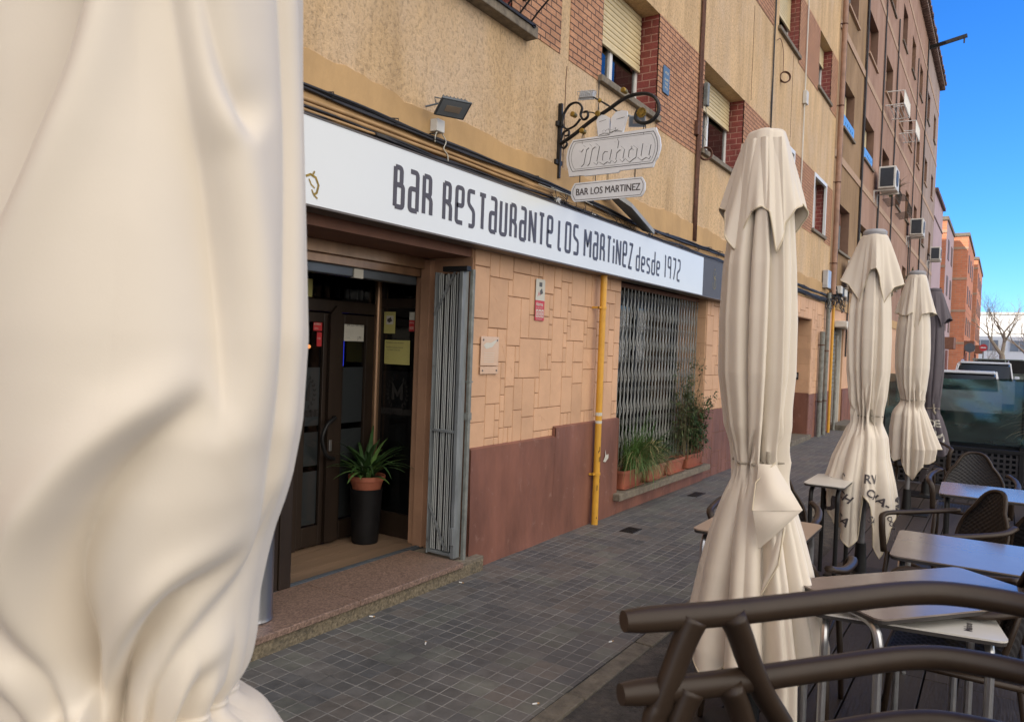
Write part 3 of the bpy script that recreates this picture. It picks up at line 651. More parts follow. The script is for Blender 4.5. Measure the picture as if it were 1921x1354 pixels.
pane(leaf, FX(Xd), 3.60,3.75,.27,1.72); pane(D1, FX(Xd), 3.95,4.18,.27,1.72); pane(D1, FX(Xd), 1.66,4.27,1.885,2.12); pane(D1, FX(Xd), 1.66,3.50,.13,1.80)
def film(par, fn, a, b, mt, bands=((.28,.66),(.70,.94),(.985,1.40))):
    m = MB()
    for z0,z1 in bands: m.quad(fn(a,z0,-.003),fn(b,z0,-.003),fn(b,z1,-.003),fn(a,z1,-.003))
    return obj('frosted_film', m, Mt[mt], par, fix=False)
f1 = film(leaf, FX(Xd), 3.602,3.748,'frost'); film(D1, FX(Xd), 3.952,4.178,'frost'); film(D1, FX(Xd), 1.7,3.495,'frost')
# side wall of the vestibule, glazed, with the laurel logo
fs = lambda a,b,t: (a, 4.325-t, b)
m = MB(); m.cbox(-.92,-.89,4.30,4.34,.12,2.2,.003); m.cbox(-.56,-.50,4.30,4.34,.12,2.2,.003); m.cbox(-.89,-.56,4.30,4.34,.12,.30,.003); m.cbox(-.89,-.56,4.30,4.34,1.86,1.93,.003); m.cbox(-.89,-.56,4.30,4.34,2.1,2.2,.003)
sf = obj('side_frame', m, Mt['bronze'], D1)
pane(sf, fs, -.89,-.56,.30,1.86); pane(sf, fs, -.89,-.56,1.93,2.1)
m = MB(); m.quad(fs(-.89,.30,-.003),fs(-.56,.30,-.003),fs(-.56,1.38,-.003),fs(-.89,1.38,-.003)); obj('frosted_film', m, Mt['frostd'], sf, fix=False)
def laurel_logo(fn, cx_, cz_, s, mb, word):
    for sgn in (-1,1):
        for k in range(8):
            t = -1.15+k*.30; bx = cx_+sgn*s*(.80*math.cos(t*.95)); bz = cz_+s*.95*math.sin(t*.95)+s*.1
            for side in (-1,1):
                an = math.atan2(math.cos(t), -math.sin(t)*1.0)+side*.6; dx = sgn*math.cos(an)*s*.21; dz = math.sin(an)*s*.21
                nx_, nz_ = -dz*.26, dx*.26
                mb.add([fn(bx,bz,.001+.0003*k),fn(bx+dx*.5+nx_,bz+dz*.5+nz_,.001+.0003*k),fn(bx+dx,bz+dz,.001+.0003*k),fn(bx+dx*.5-nx_,bz+dz*.5-nz_,.001+.0003*k)],[(0,1,2,3)])
    ribbon(mb, [(cx_-s*.34,cz_-s*.35),(cx_-s*.34,cz_+s*.45),(cx_,cz_-.05*s),(cx_+s*.34,cz_+s*.45),(cx_+s*.34,cz_-s*.35)], s*.22, fn, .004, wh=s*.15)
    text_mb(word, s*.42, lambda a,b,t: fn(cx_+a, cz_-s*1.22+b, t), t=.002, mb=mb, align='CENTER', bold=.006*s/.1, sx=.92)
m = MB(); laurel_logo(lambda a,b,t: fs(a,b,t*.3+.001), -.725, 1.205, .125, m, 'LOS MARTINEZ'); obj('logo', m, Mt['dark'], sf, fix=False)
m = MB(); laurel_logo(lambda a,b,t: (Xd+.001+t*.3,a,b), 3.60, 1.21, .125, m, 'LOS MARTINEZ')
m2 = MB()                                          # keep what lies on the leaf pane
for vi, f in enumerate(m.f):
    vs_ = [m.v[i] for i in f]
    if all(3.602 < v[1] < 3.748 for v in vs_): m2.add(vs_, [tuple(range(len(vs_)))])
obj('logo', m2, Mt['dark'], f1, fix=False)
# notices
def notice(par, fn, a, b, z0, z1, mt, lines, name='notice'):
    m = MB(); m.prism([(a,z0),(b,z0),(b,z1),(a,z1)], fn, .001, .002, Mt[mt])
    for (s_, x_, z_, sz, mm, *sx_) in lines: text_mb(s_, sz, lambda p,q,t: fn(x_+p, z_+q, .0025+t), t=0, mb=m, m=Mt[mm], sx=sx_[0] if sx_ else 1)
    return obj(name, m, None, par, fix=False)
fd = lambda a,b,t: (Xd+.006+t,a,b)
notice(D1, fd, 3.955,4.165,1.595,1.785,'paper',[('CERTIFICADO',3.985,1.75,.026,'paperg',.9),('BAR LOS MARTINEZ',3.985,1.705,.036,'ink',.55)]+[('- - - - - - - - - -',3.975,1.675-.014*k,.014,'paperg') for k in range(4)]+[('~~~',3.985,1.615,.02,'ink'),('J.M',4.10,1.612,.03,'ink')])
notice(D1, fd, 3.50,3.645,1.895,2.02,'papery',[])
notice(D1, fd, 3.665,3.745,1.66,1.735,'red',[('ALARMA',3.668,1.70,.021,'paper',.8),('24 h',3.675,1.67,.02,'paper')])
notice(D1, fd, 3.70,3.745,1.55,1.65,'red',[('112',3.703,1.60,.02,'paper')])
notice(sf, fs, -.915+.03,-.77,1.665,1.83,'papery',[('ZONA VIGILADA',-.88,1.812,.013,'paperg',.9),('_____',-.88,1.69,.012,'paperg')])
m = MB(); m.prism([(-.86,1.735),(-.79,1.735),(-.79,1.80),(-.86,1.80)], fs, .003,.0035, Mt['paper']); m.prism([(-.85,1.775),(-.815,1.79),(-.80,1.76),(-.835,1.745)], fs, .004,.0045, Mt['ink']); m.prism([(-.85,1.755),(-.842,1.755),(-.842,1.775),(-.85,1.775)], fs, .004,.0045, Mt['ink']); obj('camera_symbol', m, None, sf, fix=False)
notice(sf, fs, -.87,-.615,1.43,1.615,'papery',[('Prohibida la venta de tabaco',-.86,1.59,.017,'ink',.95),('Prohibida la entrada a menores',-.855,1.555,.015,'ink',.9),('de 18 anos en esta sala',-.84,1.535,.015,'ink',.9)]+[('------------',-.86,1.515-.012*k,.012,'paperg',.8) for k in range(5)])
notice(sf, fs, -.63,-.565,1.77,1.83,'paper',[('- -',-.62,1.79,.02,'ink')]); notice(sf, fs, -.63,-.565,1.685,1.768,'red',[('Alarma',-.628,1.745,.018,'paper',.85),('000',-.625,1.70,.03,'paper',.9)])
# left end of the vestibule front
D2 = thing('shopfront_window', 'dark bronze framed shopfront window beside the doorway behind the near parasol', 'shop window', (-.4,2.6,.12))
m = MB(); m.cbox(-.45,-.35,2.93,3.02,.122,2.13,.006); m.cbox(-.44,-.36,1.58,1.66,.122,2.13,.004); m.cbox(-.44,-.36,1.66,2.93,.122,.55,.004); m.cbox(-.44,-.36,1.66,2.93,2.03,2.13,.004); obj('frame', m, Mt['bronze'], D2)
m = MB(); m.cbox(-.93,-.45,2.96,3.0,.12,.62,.004); m.cbox(-.93,-.90,2.96,3.0,.62,2.13,.004); obj('return_frame', m, Mt['bronze'], D2)
pane(D2, FX(-.4), 1.66,2.93,.55,2.03)
m = MB(); m.cbox(-.47,-.33,2.90,3.0,.82,.86,.004); obj('counter_edge', m, Mt['white'], D2)
# inside: blue light strips, one lamp, glasses
S_ = thing('bar_shelf', 'glassware and bottles on a lit shelf inside the dark bar', 'shelf', (-2.4,5.1,1.1))
m = MB(); m.box(-2.6,-2.2,4.0,6.2,1.1,1.13); m.box(-2.6,-2.2,4.7,6.2,1.97,2.0); obj('board', m, Mt['bronze'], S_)
random.seed(4)
for k in range(9):
    m = MB(); y_ = 4.8+k*.15; m.lathe([(.03,0),(.032,.14),(.012,.18),(.011,.24)],(-2.35+random.uniform(-.06,.06),y_,2.002),12); obj('bottle', m, Mt['lampalu' if k%2 else 'reflector'], S_, smooth='auto')
m = MB(); m.box(-2.2,-2.19,4.685,4.70,1.2,1.76); m.box(-2.2,-2.19,5.11,5.18,1.35,1.62); obj('light_strip', m, Mt['led'], S_)
m = MB(); m.lathe([(.001,-.02),(.018,-.01),(.018,.01),(.001,.02)],(-2.18,4.73,1.53),10); obj('lamp', m, Mt['lampo'], S_, smooth=True)

# folded scissor gate in the doorway, end-on to the street
G2 = thing('folded_gate', 'blue grey steel scissor gate folded into a bundle of upright bars in the doorway', 'gate', (-.15,4.1,.12))
m = MB(); fr = MB(); random.seed(9)
for k in range(12):
    x_ = -.200+k*.0175; yj = 4.14+random.uniform(-.006,.006)
    m.cbox(x_-.0042,x_+.0042,yj-.003,yj+.003,.155,2.09+random.uniform(-.01,.01),.003)
obj('bars', m, Mt['gatel'], G2)
m = MB(); m.cbox(-.215,.0,4.150,4.18,.15,2.09,.002); obj('gap_shade_plate', m, Mt['black'], G2)  # solid black plate standing in for the shade between the bars
fr.cbox(.0,.032,4.10,4.17,.125,2.11,.005); fr.cbox(-.222,-.212,4.11,4.17,.125,2.10,.003); fr.cbox(-.212,.0,4.122,4.16,.13,.15,.003); fr.cbox(-.212,.0,4.118,4.15,.985,1.003,.003); fr.cbox(.005,.030,4.085,4.10,.22,.34,.003)
obj('frame', fr, Mt['gateb'], G2)
m = MB()
def flat(mb, a, b, wd=.018, th=.006):
    a, b = Vector(a), Vector(b); d = (b-a).normalized(); n = Vector((0,1,0)); s_ = d.cross(n).normalized()*wd/2; t_ = n*th/2
    mb.add([a-s_-t_,a+s_-t_,b+s_-t_,b-s_-t_,a-s_+t_,a+s_+t_,b+s_+t_,b-s_+t_],[(0,3,2,1),(4,5,6,7),(0,1,5,4),(1,2,6,5),(2,3,7,6),(3,0,4,7)])
flat(m,(-.215,4.112,1.80),(-.03,4.112,2.13)); obj('brace', m, Mt['gateb'], G2); m = MB(); flat(m,(-.21,4.112,.48),(-.05,4.112,.17)); obj('brace', m, Mt['gateb'], G2)
m = MB(); m.cbox(-.14,.07,4.09,4.14,2.10,2.135,.003); obj('bolt_arm', m, Mt['black'], G2)
m = MB(); m.cbox(.035,.062,4.175,4.205,.09,2.12,.004); m.box(.03,.065,4.17,4.21,1.08,1.13); m.box(.03,.067,4.17,4.21,1.34,1.35); obj('wall_channel', m, Mt['grepipe'], G2)
# plant on its tall black pot
def blades(mb, c, n, L, W_, rs, spread=1.0, droop=1.0, mt=None, up=.6, seg=7):
    for k in range(n):
        an = rs.uniform(0, 2*math.pi); l = L*rs.uniform(.6,1.15); e = rs.uniform(up, 1.4); dr = droop*rs.uniform(.6,1.4); wd = W_*rs.uniform(.7,1.2)
        p = Vector(c)+Vector((rs.uniform(-.03,.03)*spread, rs.uniform(-.03,.03)*spread, 0)); L_ = []; R__ = []
        side = Vector((-math.sin(an), math.cos(an), 0))
        for q in range(seg+1):
            t = q/seg; el = e-dr*t*1.5; w_ = wd*(1-t**2.2)*(.5+min(.5,t*2))
            fold = Vector((0,0,-abs(w_)*.25))
            L_.append(p+side*w_); R__.append(p-side*w_)
            p = p+Vector((math.cos(an)*math.cos(el)*spread, math.sin(an)*math.cos(el)*spread, math.sin(el)))*l/seg
        k0 = seg+1; mb.add(L_+R__, [(i,i+1,k0+i+1,k0+i) for i in range(seg)], mt)
rs = random.Random(2)
PL = thing('potted_plant', 'arching strap-leaved plant in a terracotta pot on a tall black planter', 'plant', (-.76,4.0,.12))
c = (-.76,4.06)
m = MB(); m.lathe([(.100,.385),(.122,.46),(.134,.462),(.137,.495),(.126,.495),(.120,.47)],(c[0],c[1],.12),32); obj('pot', m, Mt['terra'], PL, smooth='auto')
m = MB(); m.lathe([(.001,.475),(.122,.475)],(c[0],c[1],.12),24,caps=False); obj('soil', m, Mt['soil'], PL)
m = MB(); blades(m,(c[0],c[1],.59),44,.44,.019,rs,1.05,.95,up=.6); obj('leaves', m, Mt['leafd'], PL, fix=False, smooth=True)
m = MB(); blades(m,(c[0]+.03,c[1]-.03,.59),16,.36,.019,rs,1.15,.8,up=.5); obj('young_leaves', m, Mt['leafg'], PL, fix=False, smooth=True)
TP = thing('tall_planter', 'tall tapered black planter standing on the doorway boards', 'planter', (c[0],c[1],.12))
m = MB(); m.lathe([(.094,0),(.098,.015),(.116,.36),(.121,.40),(.112,.40),(.105,.36)],(c[0],c[1],.119),40); obj('planter_body', m, Mt['pot'], TP, smooth='auto')
# steel ashtray column on the step
AS = thing('ashtray_column', 'brushed steel cylinder ashtray on the granite step beside the near parasol', 'ashtray', (-.1,2.50,.122))
m = MB(); m.lathe([(.10,0),(.105,.01),(.10,.03),(.10,.72),(.106,.725),(.106,.76),(.08,.77)],(-.10,2.555,.122),40); obj('column', m, Mt['steel'], AS, smooth='auto')
m = MB(); m.lathe([(.078,.765),(.07,.745),(.001,.745)],(-.10,2.555,.122),32,caps=False); obj('sand_tray', m, Mt['soil'], AS)

# ------------------------------------------------------------------ the long fascia sign
SG = thing('fascia_sign', 'long white fascia sign with dark lettering and a grey end panel over the bar front', 'sign', (.0,5.5,2.28))
SX = .15
m = MB(); m.box(.016,SX,1.2,8.60,2.284,2.725); obj('white_panel', m, Mt['signw'], SG)
m = MB(); m.box(.016,SX,8.603,9.92,2.284,2.725); obj('grey_panel', m, Mt['signg'], SG)
m = MB(); m.box(.016,SX+.006,1.2,9.923,2.272,2.283); m.box(.016,SX+.004,1.2,9.923,2.726,2.734); m.box(.016,SX+.006,9.921,9.93,2.28,2.73); obj('edge_trim', m, Mt['signedge'], SG)
GL = {
'B':[[(0,0),(0,1)],[(0,1),(.78,1),(.78,.56),(0,.56)],[(.0,.56),(1,.56),(1,0),(0,0)]],
'a':[[(.05,1),(1,1),(1,0)],[(1,.56),(0,.56),(0,0),(1,0)]],
'R':[[(0,0),(0,1)],[(0,1),(.86,1),(.86,.5),(0,.5)],[(.4,.5),(1,.42),(1,0)]],
'e':[[(1,.02),(0,.02),(0,1),(1,1),(1,.5),(0,.5)]],
's':[[(1,1),(0,1),(0,.62),(.9,.44),(.9,0),(.1,0)]],'S':[[(1,1),(0,1),(0,.60),(1,.46),(1,0),(0,0)]],
'T':[[(-.05,1),(1.05,1)],[(.5,1),(.5,0)]],'u':[[(0,1),(0,0),(1,0),(1,1)]],
'N':[[(0,0),(0,1)],[(.02,1),(.98,0)],[(1,0),(1,1)]],'L':[[(0,1),(0,0),(.8,0)]],'O':[[(.5,1),(0,1),(0,0),(1,0),(1,1),(.5,1)]],
'M':[[(0,0),(0,1)],[(.02,1),(.5,.42),(.98,1)],[(1,1),(1,0)]],'i':[[(.5,0),(.5,.72)],[(.5,.84),(.5,1)]],
'Z':[[(0,1),(1,1),(0,0),(1,0)]],'d':[[(1,1.18),(1,0)],[(1,.68),(0,.68),(0,0),(1,0)]],
'f':[[(1,.02),(0,.02),(0,.7),(1,.7),(1,.36),(0,.36)]],'g':[[(1,.7),(0,.7),(0,.44),(1,.3),(1,0),(0,0)]],
'1':[[(-.1,1),(.5,1),(.5,0)]],'9':[[(.9,0),(1,.1),(1,1),(0,1),(0,.52),(1,.52)]],'7':[[(0,1),(1,1),(1,.66),(.45,0)]],'2':[[(0,1),(1,1),(1,.56),(0,.36),(0,0),(1,0)]]}
def word(mb, s, y0, y1, z0, z1, fn, wv=.034, wh=.029, gap=.27, widths={}):
    ws = [widths.get(c, {'i':.35,'M':1.35,'L':.8,'1':.6,'T':.95,'N':1.1}.get(c,1)) for c in s]; tot = sum(ws)+gap*(len(s)-1); u = (y1-y0)/tot; y = y0; H = z1-z0
    for c, wd in zip(s, ws):
        g_ = {'i':'i'}.get(c, c)
        for k, st in enumerate(GL[g_]):
            W_ = wd*u-wv
            pts = [(y+wv/2+px*W_, z0+wh/2+pz*(H-wh)) for px, pz in st]
            closed = c == 'O'
            ribbon(mb, rnd(pts, .022 if c not in 'NMZ7T' else .002), wv, fn, .0005*(k+1), None, wh)
        y += (wd+gap)*u
m = MB(); fsg = FX(SX+.0006)
for s_, a, b, z0, z1 in (('BaR',3.245,3.605,2.372,2.628),('ResTauRaNTe',3.70,5.085,2.370,2.626),('LOS',5.16,5.515,2.368,2.622),('MaRTiNeZ',5.60,6.60,2.368,2.618)):
    word(m, s_, a, b, z0, z1, fsg)
word(m, 'dfgdf', 6.67, 7.28, 2.368, 2.585, fsg, .031, .026)
word(m, '1972', 7.39, 7.86, 2.366, 2.61, fsg, .032, .027)
obj('lettering', m, Mt['ink'], SG, fix=False)
m = MB()                                           # small gold fish and anchor emblems
ribbon(m, [(2.60,2.42),(2.63,2.435),(2.665,2.425),(2.685,2.39),(2.675,2.35),(2.655,2.335)], .013, fsg, .001, wh=.012); ribbon(m, [(2.655,2.335),(2.64,2.36)], .008, fsg, .002); ribbon(m, [(2.655,2.335),(2.68,2.32)], .008, fsg, .002); ribbon(m,[(2.64,2.43),(2.655,2.455)],.01,fsg,.003); ribbon(m,[(2.62,2.41),(2.635,2.385),(2.66,2.37)],.007,fsg,.0025)
obj('fish_emblem', m, Mt['gold'], SG, fix=False)
m = MB(); ay, az = 9.02, 2.50
for k, p in enumerate(([(ay,az+.04),(ay,az-.11)],[(ay-.06,az-.04),(ay-.05,az-.09),(ay,az-.115),(ay+.05,az-.09),(ay+.06,az-.04)],[(ay-.035,az+.02),(ay+.035,az+.02)],
    [(ay-.03,az+.10),(ay-.05,az+.05),(ay-.01,az+.03),(ay+.04,az),(ay+.03,az-.05)],[(ay+.03,az+.10),(ay+.04,az+.06),(ay,az+.03)])): ribbon(m, p, .010, fsg, .001+.0004*k)
text_mb('BAR', .035, lambda a,b,t: fsg(ay+a, az+.115+b, t), t=.001, mb=m, align='CENTER')
obj('anchor_emblem', m, Mt['gold'], SG, fix=False)

# ------------------------------------------------------------------ hanging sign on its scrolled bracket
YB = 5.36
BR = thing('sign_bracket', 'black scrolled wrought iron bracket with gold rosettes holding the hanging sign', 'bracket', (.02,YB,3.3))
m = MB()
m.cbox(.0,.035,YB-.012,YB+.012,2.99,3.60,.004); m.cbox(.0,.025,YB-.05,YB+.05,3.41,3.45,.004); m.cbox(.0,.025,YB-.05,YB+.05,3.10,3.14,.004)
obj('wall_bar', m, Mt['iron'], BR)
m = MB(); P3 = lambda pts: [(a,YB,b) for a,b in pts]
m.tube(smooth_path(P3([(.03,3.27),(.15,3.33),(.30,3.42),(.45,3.49),(.58,3.555),(.70,3.575),(.80,3.555),(.865,3.49),(.87,3.41),(.82,3.355),(.75,3.345),(.695,3.375),(.69,3.42),(.71,3.455)]),6), .0135, 8, flat=1.6)
m.tube(smooth_path(P3([(.03,3.40),(.045,3.50),(.10,3.575),(.17,3.585),(.215,3.54),(.205,3.48),(.235,3.44),(.27,3.46),(.265,3.50),(.235,3.50)]),6), .009, 6, flat=1.8)
m.tube(smooth_path(P3([(.05,3.51),(.04,3.44),(.08,3.385),(.15,3.40),(.205,3.45)]),6), .0078, 6, flat=1.8)
m.tube(smooth_path(P3([(.22,3.50),(.30,3.49),(.37,3.465),(.44,3.485)]),5), .005, 6)
m.tube(smooth_path(P3([(.03,3.30),(.055,3.36),(.10,3.37),(.10,3.335),(.07,3.33)]),5), .0078, 6, flat=1.8)
m.tube(smooth_path(P3([(.03,3.26),(.06,3.23),(.09,3.26),(.075,3.285)]),5), .0078, 6, flat=1.8)
obj('scrolls', m, Mt['iron'], BR, smooth=True)
m = MB()
for x_, z_ in ((.235,3.345),(.145,3.49),(.37,3.465),(.585,3.615)):
    m.tube([(x_,YB-.035,z_),(x_,YB-.03,z_),(x_,YB+.02,z_)],[.017,.022,.02],14)
for k in range(10):
    a = k*math.pi/5; m.tube([(.745+.028*math.cos(a),YB-.03,3.42+.028*math.sin(a)),(.745+.028*math.cos(a),YB-.012,3.42+.028*math.sin(a))],.012,8)
m.tube([(.745,YB-.036,3.42),(.745,YB-.01,3.42)],.022,12)
obj('rosettes', m, Mt['gold'], BR, smooth='auto')
m = MB()
for x_, zt in ((.235,3.325),(.765,3.335)):
    for q in range(2):
        c0 = (x_,YB,zt-.028-.045*q); pts = [(c0[0]+(.009*math.cos(a) if q==0 else 0),YB+(.009*math.cos(a) if q else 0),c0[2]+.026*math.sin(a)) for a in np.linspace(0,2*math.pi,13)[:-1]]; m.tube(pts,.0035,5,closed=True)
obj('chain_links', m, Mt['iron'], BR, smooth=True)
HS = thing('hanging_sign', 'grey shaped hanging sign with raised name and two beer glasses above a small plate', 'sign', (.5,YB,2.8))
fb = FY(YB-.011)
def inset(poly, d): 
    c_ = Vector((sum(p[0] for p in poly)/len(poly), sum(p[1] for p in poly)/len(poly))); return [(p[0]-d*(1 if p[0]>c_.x else -1), p[1]-d*(1 if p[1]>c_.y else -1)) for p in poly]
pl = [(.115,3.05),(.125,2.992),(.26,2.992),(.265,2.985),(.56,2.985),(.575,3.0),(.85,3.0),(.862,3.04),(.885,3.07),(.903,3.13),(.905,3.16),(.895,3.22),(.872,3.265),(.862,3.297),(.150,3.285),(.130,3.255),(.105,3.21),(.095,3.15),(.10,3.09)]
m = MB(); m.prism(pl, FY(YB), -.011, .011); obj('main_plate', m, Mt['plate'], HS)
def border(mb, x0,x1,z0,z1,w_, bow, t):
    r = []
    for k in range(7):
        a = -1+2*k/6; r.append((x1+bow*(1-a*a)-.0, (z0+z1)/2+a*(z1-z0)/2*.86))
    l = [(x0-bow*(1-(-1+2*k/6)**2), (z0+z1)/2-(-1+2*k/6)*(z1-z0)/2*.86) for k in range(7)]
    pts = [((x0+x1)/2,z0),(x1-.012,z0)]+r+[(x1-.012,z1),(x0+.012,z1)]+l+[(x0+.012,z0),((x0+x1)/2,z0)]
    ribbon(mb, pts, w_, fb, t)
m = MB(); border(m,.145,.855,3.03,3.27,.005,.028,.0008); border(m,.165,.838,3.045,3.255,.0025,.025,.0012); obj('border_lines', m, Mt['plateline'], HS, fix=False)
lt = MB(); lm = MB()
# raised blackletter-like name: heavy slanted strokes with pointed feet, an outline behind and a grey face
BLK = [ # (strokes, width units) on a 0..1 height; a = along
 ([[(0,.75),(.10,.95),(.20,.85),(.17,.1),(.10,0)],[(.20,.82),(.34,.98),(.44,.86),(.41,.1),(.36,.0)],[(.44,.82),(.60,.98),(.72,.86),(.70,.12),(.80,.03)]],.86),
 ([[(.34,.62),(.12,.66),(.03,.48),(.05,.12),(.18,.02),(.34,.16)],[(.36,.68),(.34,.12),(.46,.03)]],.50),
 ([[(.02,1.12),(.09,1.0),(.08,.10),(.16,.0)],[(.10,.50),(.26,.68),(.37,.56),(.36,.14),(.46,.02)]],.50),
 ([[(.20,.68),(.05,.52),(.06,.15),(.20,.0),(.36,.15),(.36,.52),(.20,.68)]],.46),
 ([[(.0,.62),(.08,.66),(.08,.14),(.20,.02),(.36,.14)],[(.32,.66),(.40,.62),(.38,.12),(.50,.02)]],.52)]
x = .205; sx_ = .215
for strokes, wd in BLK:
    for k, st in enumerate(strokes):
        pts = [(x+p*sx_+ .02*q, 3.07+q*.155) for p, q in st]
        ribbon(lt, pts, .031, lambda a,b,t: fb(a+.003,b-.003,t), .001+.0001*k, wh=.022); ribbon(lm, pts, .027, fb, .0022+.0002*k, wh=.018)
    x += wd*sx_*1.02
obj('lettering_outline', lt, Mt['plateline'], HS, fix=False); obj('lettering_face', lm, Mt['plate'], HS, fix=False)
m = MB(); m.prism([(.375,3.285),(.355,3.41),(.37,3.445),(.40,3.455),(.435,3.445),(.47,3.42),(.475,3.285)], FY(YB), -.009, .011); m.prism([(.475,3.286),(.485,3.42),(.52,3.46),(.58,3.465),(.615,3.455),(.62,3.42),(.585,3.286)], FY(YB), -.010, .010)
obj('glass_shapes', m, Mt['plate'], HS)
m = MB(); ribbon(m,[(.38,3.40),(.44,3.41)],.003,fb,.0012); ribbon(m,[(.53,3.40),(.60,3.41)],.003,fb,.0012); ribbon(m,[(.475,3.30),(.48,3.42)],.003,fb,.0012); ribbon(m,[(.385,3.295),(.43,3.305),(.47,3.298),(.52,3.312),(.58,3.302)],.004,fb,.0014)
random.seed(6)
for k in range(26): q = (random.uniform(.41,.55), random.uniform(3.295,3.335)); ribbon(m,[q,(q[0]+.006,q[1]+.004)],.003,fb,.0015)
obj('glass_lines', m, Mt['plateline'], HS, fix=False)
NP = obj('name_plate', MB().prism([(.165,2.80),(.18,2.785),(.76,2.785),(.775,2.80),(.79,2.83),(.79,2.885),(.775,2.915),(.76,2.935),(.18,2.935),(.165,2.915),(.15,2.885),(.15,2.83)], FY(YB), -.009, .009), Mt['plate'], HS)
m = MB(); fb2 = FY(YB-.009)
ribbon(m,[(.47,2.797),(.755,2.797),(.765,2.815),(.776,2.84),(.776,2.88),(.765,2.905),(.755,2.922),(.19,2.922),(.18,2.905),(.166,2.88),(.166,2.84),(.18,2.815),(.19,2.797),(.47,2.797)],.004,fb2,.0008)
text_mb('BAR LOS MARTINEZ', .078, lambda a,b,t: fb2(.473+a, 2.834+b, t), t=.001, mb=m, align='CENTER', sx=.80)
for dx_, dt_ in ((.0014,.0015),(-.0012,.002)): text_mb('BAR LOS MARTINEZ', .078, lambda a,b,t: fb2(.473+a+dx_, 2.834+b, t), t=dt_, mb=m, align='CENTER', sx=.80)
for (a, b) in ((.196,.24),(.262,.30)): pass
obj('name_lettering', m, Mt['ink'], NP, fix=False)
m = MB()
for x_ in (.22,.70): m.tube([(x_,YB,2.93),(x_,YB,3.0)],.005,6)
for x_ in (.46,.47): m.tube([(x_,YB+.004,2.93),(x_,YB+.004,2.99)],.0025,5)
obj('hangers', m, Mt['iron'], HS)
def floodlight(name, label, base, yaw, pitch, s, mh, group=None, arm=None):
    t = thing(name, label, 'floodlight', base, group)
    Rm = Matrix.Translation(base) @ Matrix.Rotation(yaw,4,'Z') @ Matrix.Rotation(pitch,4,'X')
    def tr(mb): mb.v = [tuple(Rm @ Vector(v)) for v in mb.v]; return mb
    m = MB(); m.cbox(-.5*s,.5*s,-.06*s,.0,-.36*s,.36*s,.02*s); m.cbox(-.42*s,.42*s,0,.14*s,-.28*s,.28*s,.03*s)
    for k in range(7): m.box((-.36+.12*k)*s-.012*s,(-.36+.12*k)*s+.012*s,.14*s,.22*s,-.24*s,.24*s)
    obj('housing', tr(m), mh, t)
    m = MB(); m.cbox(-.44*s,.44*s,-.066*s,-.058*s,-.30*s,.30*s,.002*s); obj('lens', tr(m), Mt['farwin'], t)
    m = MB(); m.box(-.25*s,.25*s,-.075*s,-.068*s,-.12*s,.12*s); obj('reflector', tr(m), Mt['reflector'], t)
    m = MB(); m.tube([Rm @ Vector(q) for q in ((-.54*s,.05*s,0),(-.54*s,.3*s,0),(.54*s,.3*s,0),(.54*s,.05*s,0))],.02*s,6)
    if arm: m.tube([Rm @ Vector((0,.3*s,0)), arm],.03*s,6)
    obj('yoke', m, mh, t); return t
floodlight('floodlight', 'small pale floodlight mounted above the bracket facing down towards the wall side', (.30,YB-.08,3.60), R_(195), R_(35), .135, Mt['lampalu'], arm=(.44,YB,3.52))
floodlight('floodlight', 'small dark framed floodlight behind the glass outlines on the far side of the bracket', (.655,YB+.10,3.40), R_(25), R_(40), .13, Mt['lampalu'], arm=(.56,YB,3.47))
m = MB(); m.tube([(.36,YB-.09,3.575),(.44,YB-.02,3.53),(.52,YB+.03,3.47),(.62,YB+.08,3.43)],.007,6); obj('lamp_arm', m, Mt['iron'], BR)
m = MB()
for p in ((.40,YB-.055,3.553),(.53,YB+.035,3.465)): m.lathe([(.001,-.02),(.016,-.008),(.016,.008),(.001,.02)],p,12)
obj('arm_knobs', m, Mt['gold'], BR, smooth=True)
floodlight('wall_floodlight', 'grey rectangular floodlight tilted down on the band above the white sign', (.19,3.72,3.075), R_(62), R_(60), .205, Mt['lampgrey'], arm=(.02,3.66,3.09))
m = MB(); m.cbox(.012,.07,3.72,3.80,2.95,3.03,.005); tag(obj('junction_box', m, Mt['acw'], None, loc=(.04,3.76,2.99)), 'small white junction box below the grey wall floodlight', 'junction box')
# long grey street lamp lying flat on the band right of the hanging sign
SL = thing('band_lamp', 'long flat grey lamp head on a white bracket sticking out beside the cable bundle', 'lamp', (.05,6.35,2.95))
m = MB(); m.cbox(.014,.075,6.16,6.25,2.97,3.06,.004); m.box(.014,.07,6.06,6.12,2.98,3.05); obj('mount', m, Mt['acw'], SL)
m = MB(); m.add([(.06,6.25,3.04),(.13,6.25,3.04),(.13,6.35,2.98),(.06,6.35,2.98),(.07,6.98,2.84),(.20,6.98,2.80),(.06,6.25,2.99),(.13,6.25,2.99),(.07,6.98,2.80),(.20,6.98,2.76),(.21,6.40,2.96),(.21,6.40,2.92)],[(0,1,10,5,4),(6,8,9,11,7),(0,4,8,6),(1,7,11,10),(10,11,9,5),(5,9,8,4),(0,6,7,1)]); obj('lamp_head', m, Mt['lampgreym'], SL)

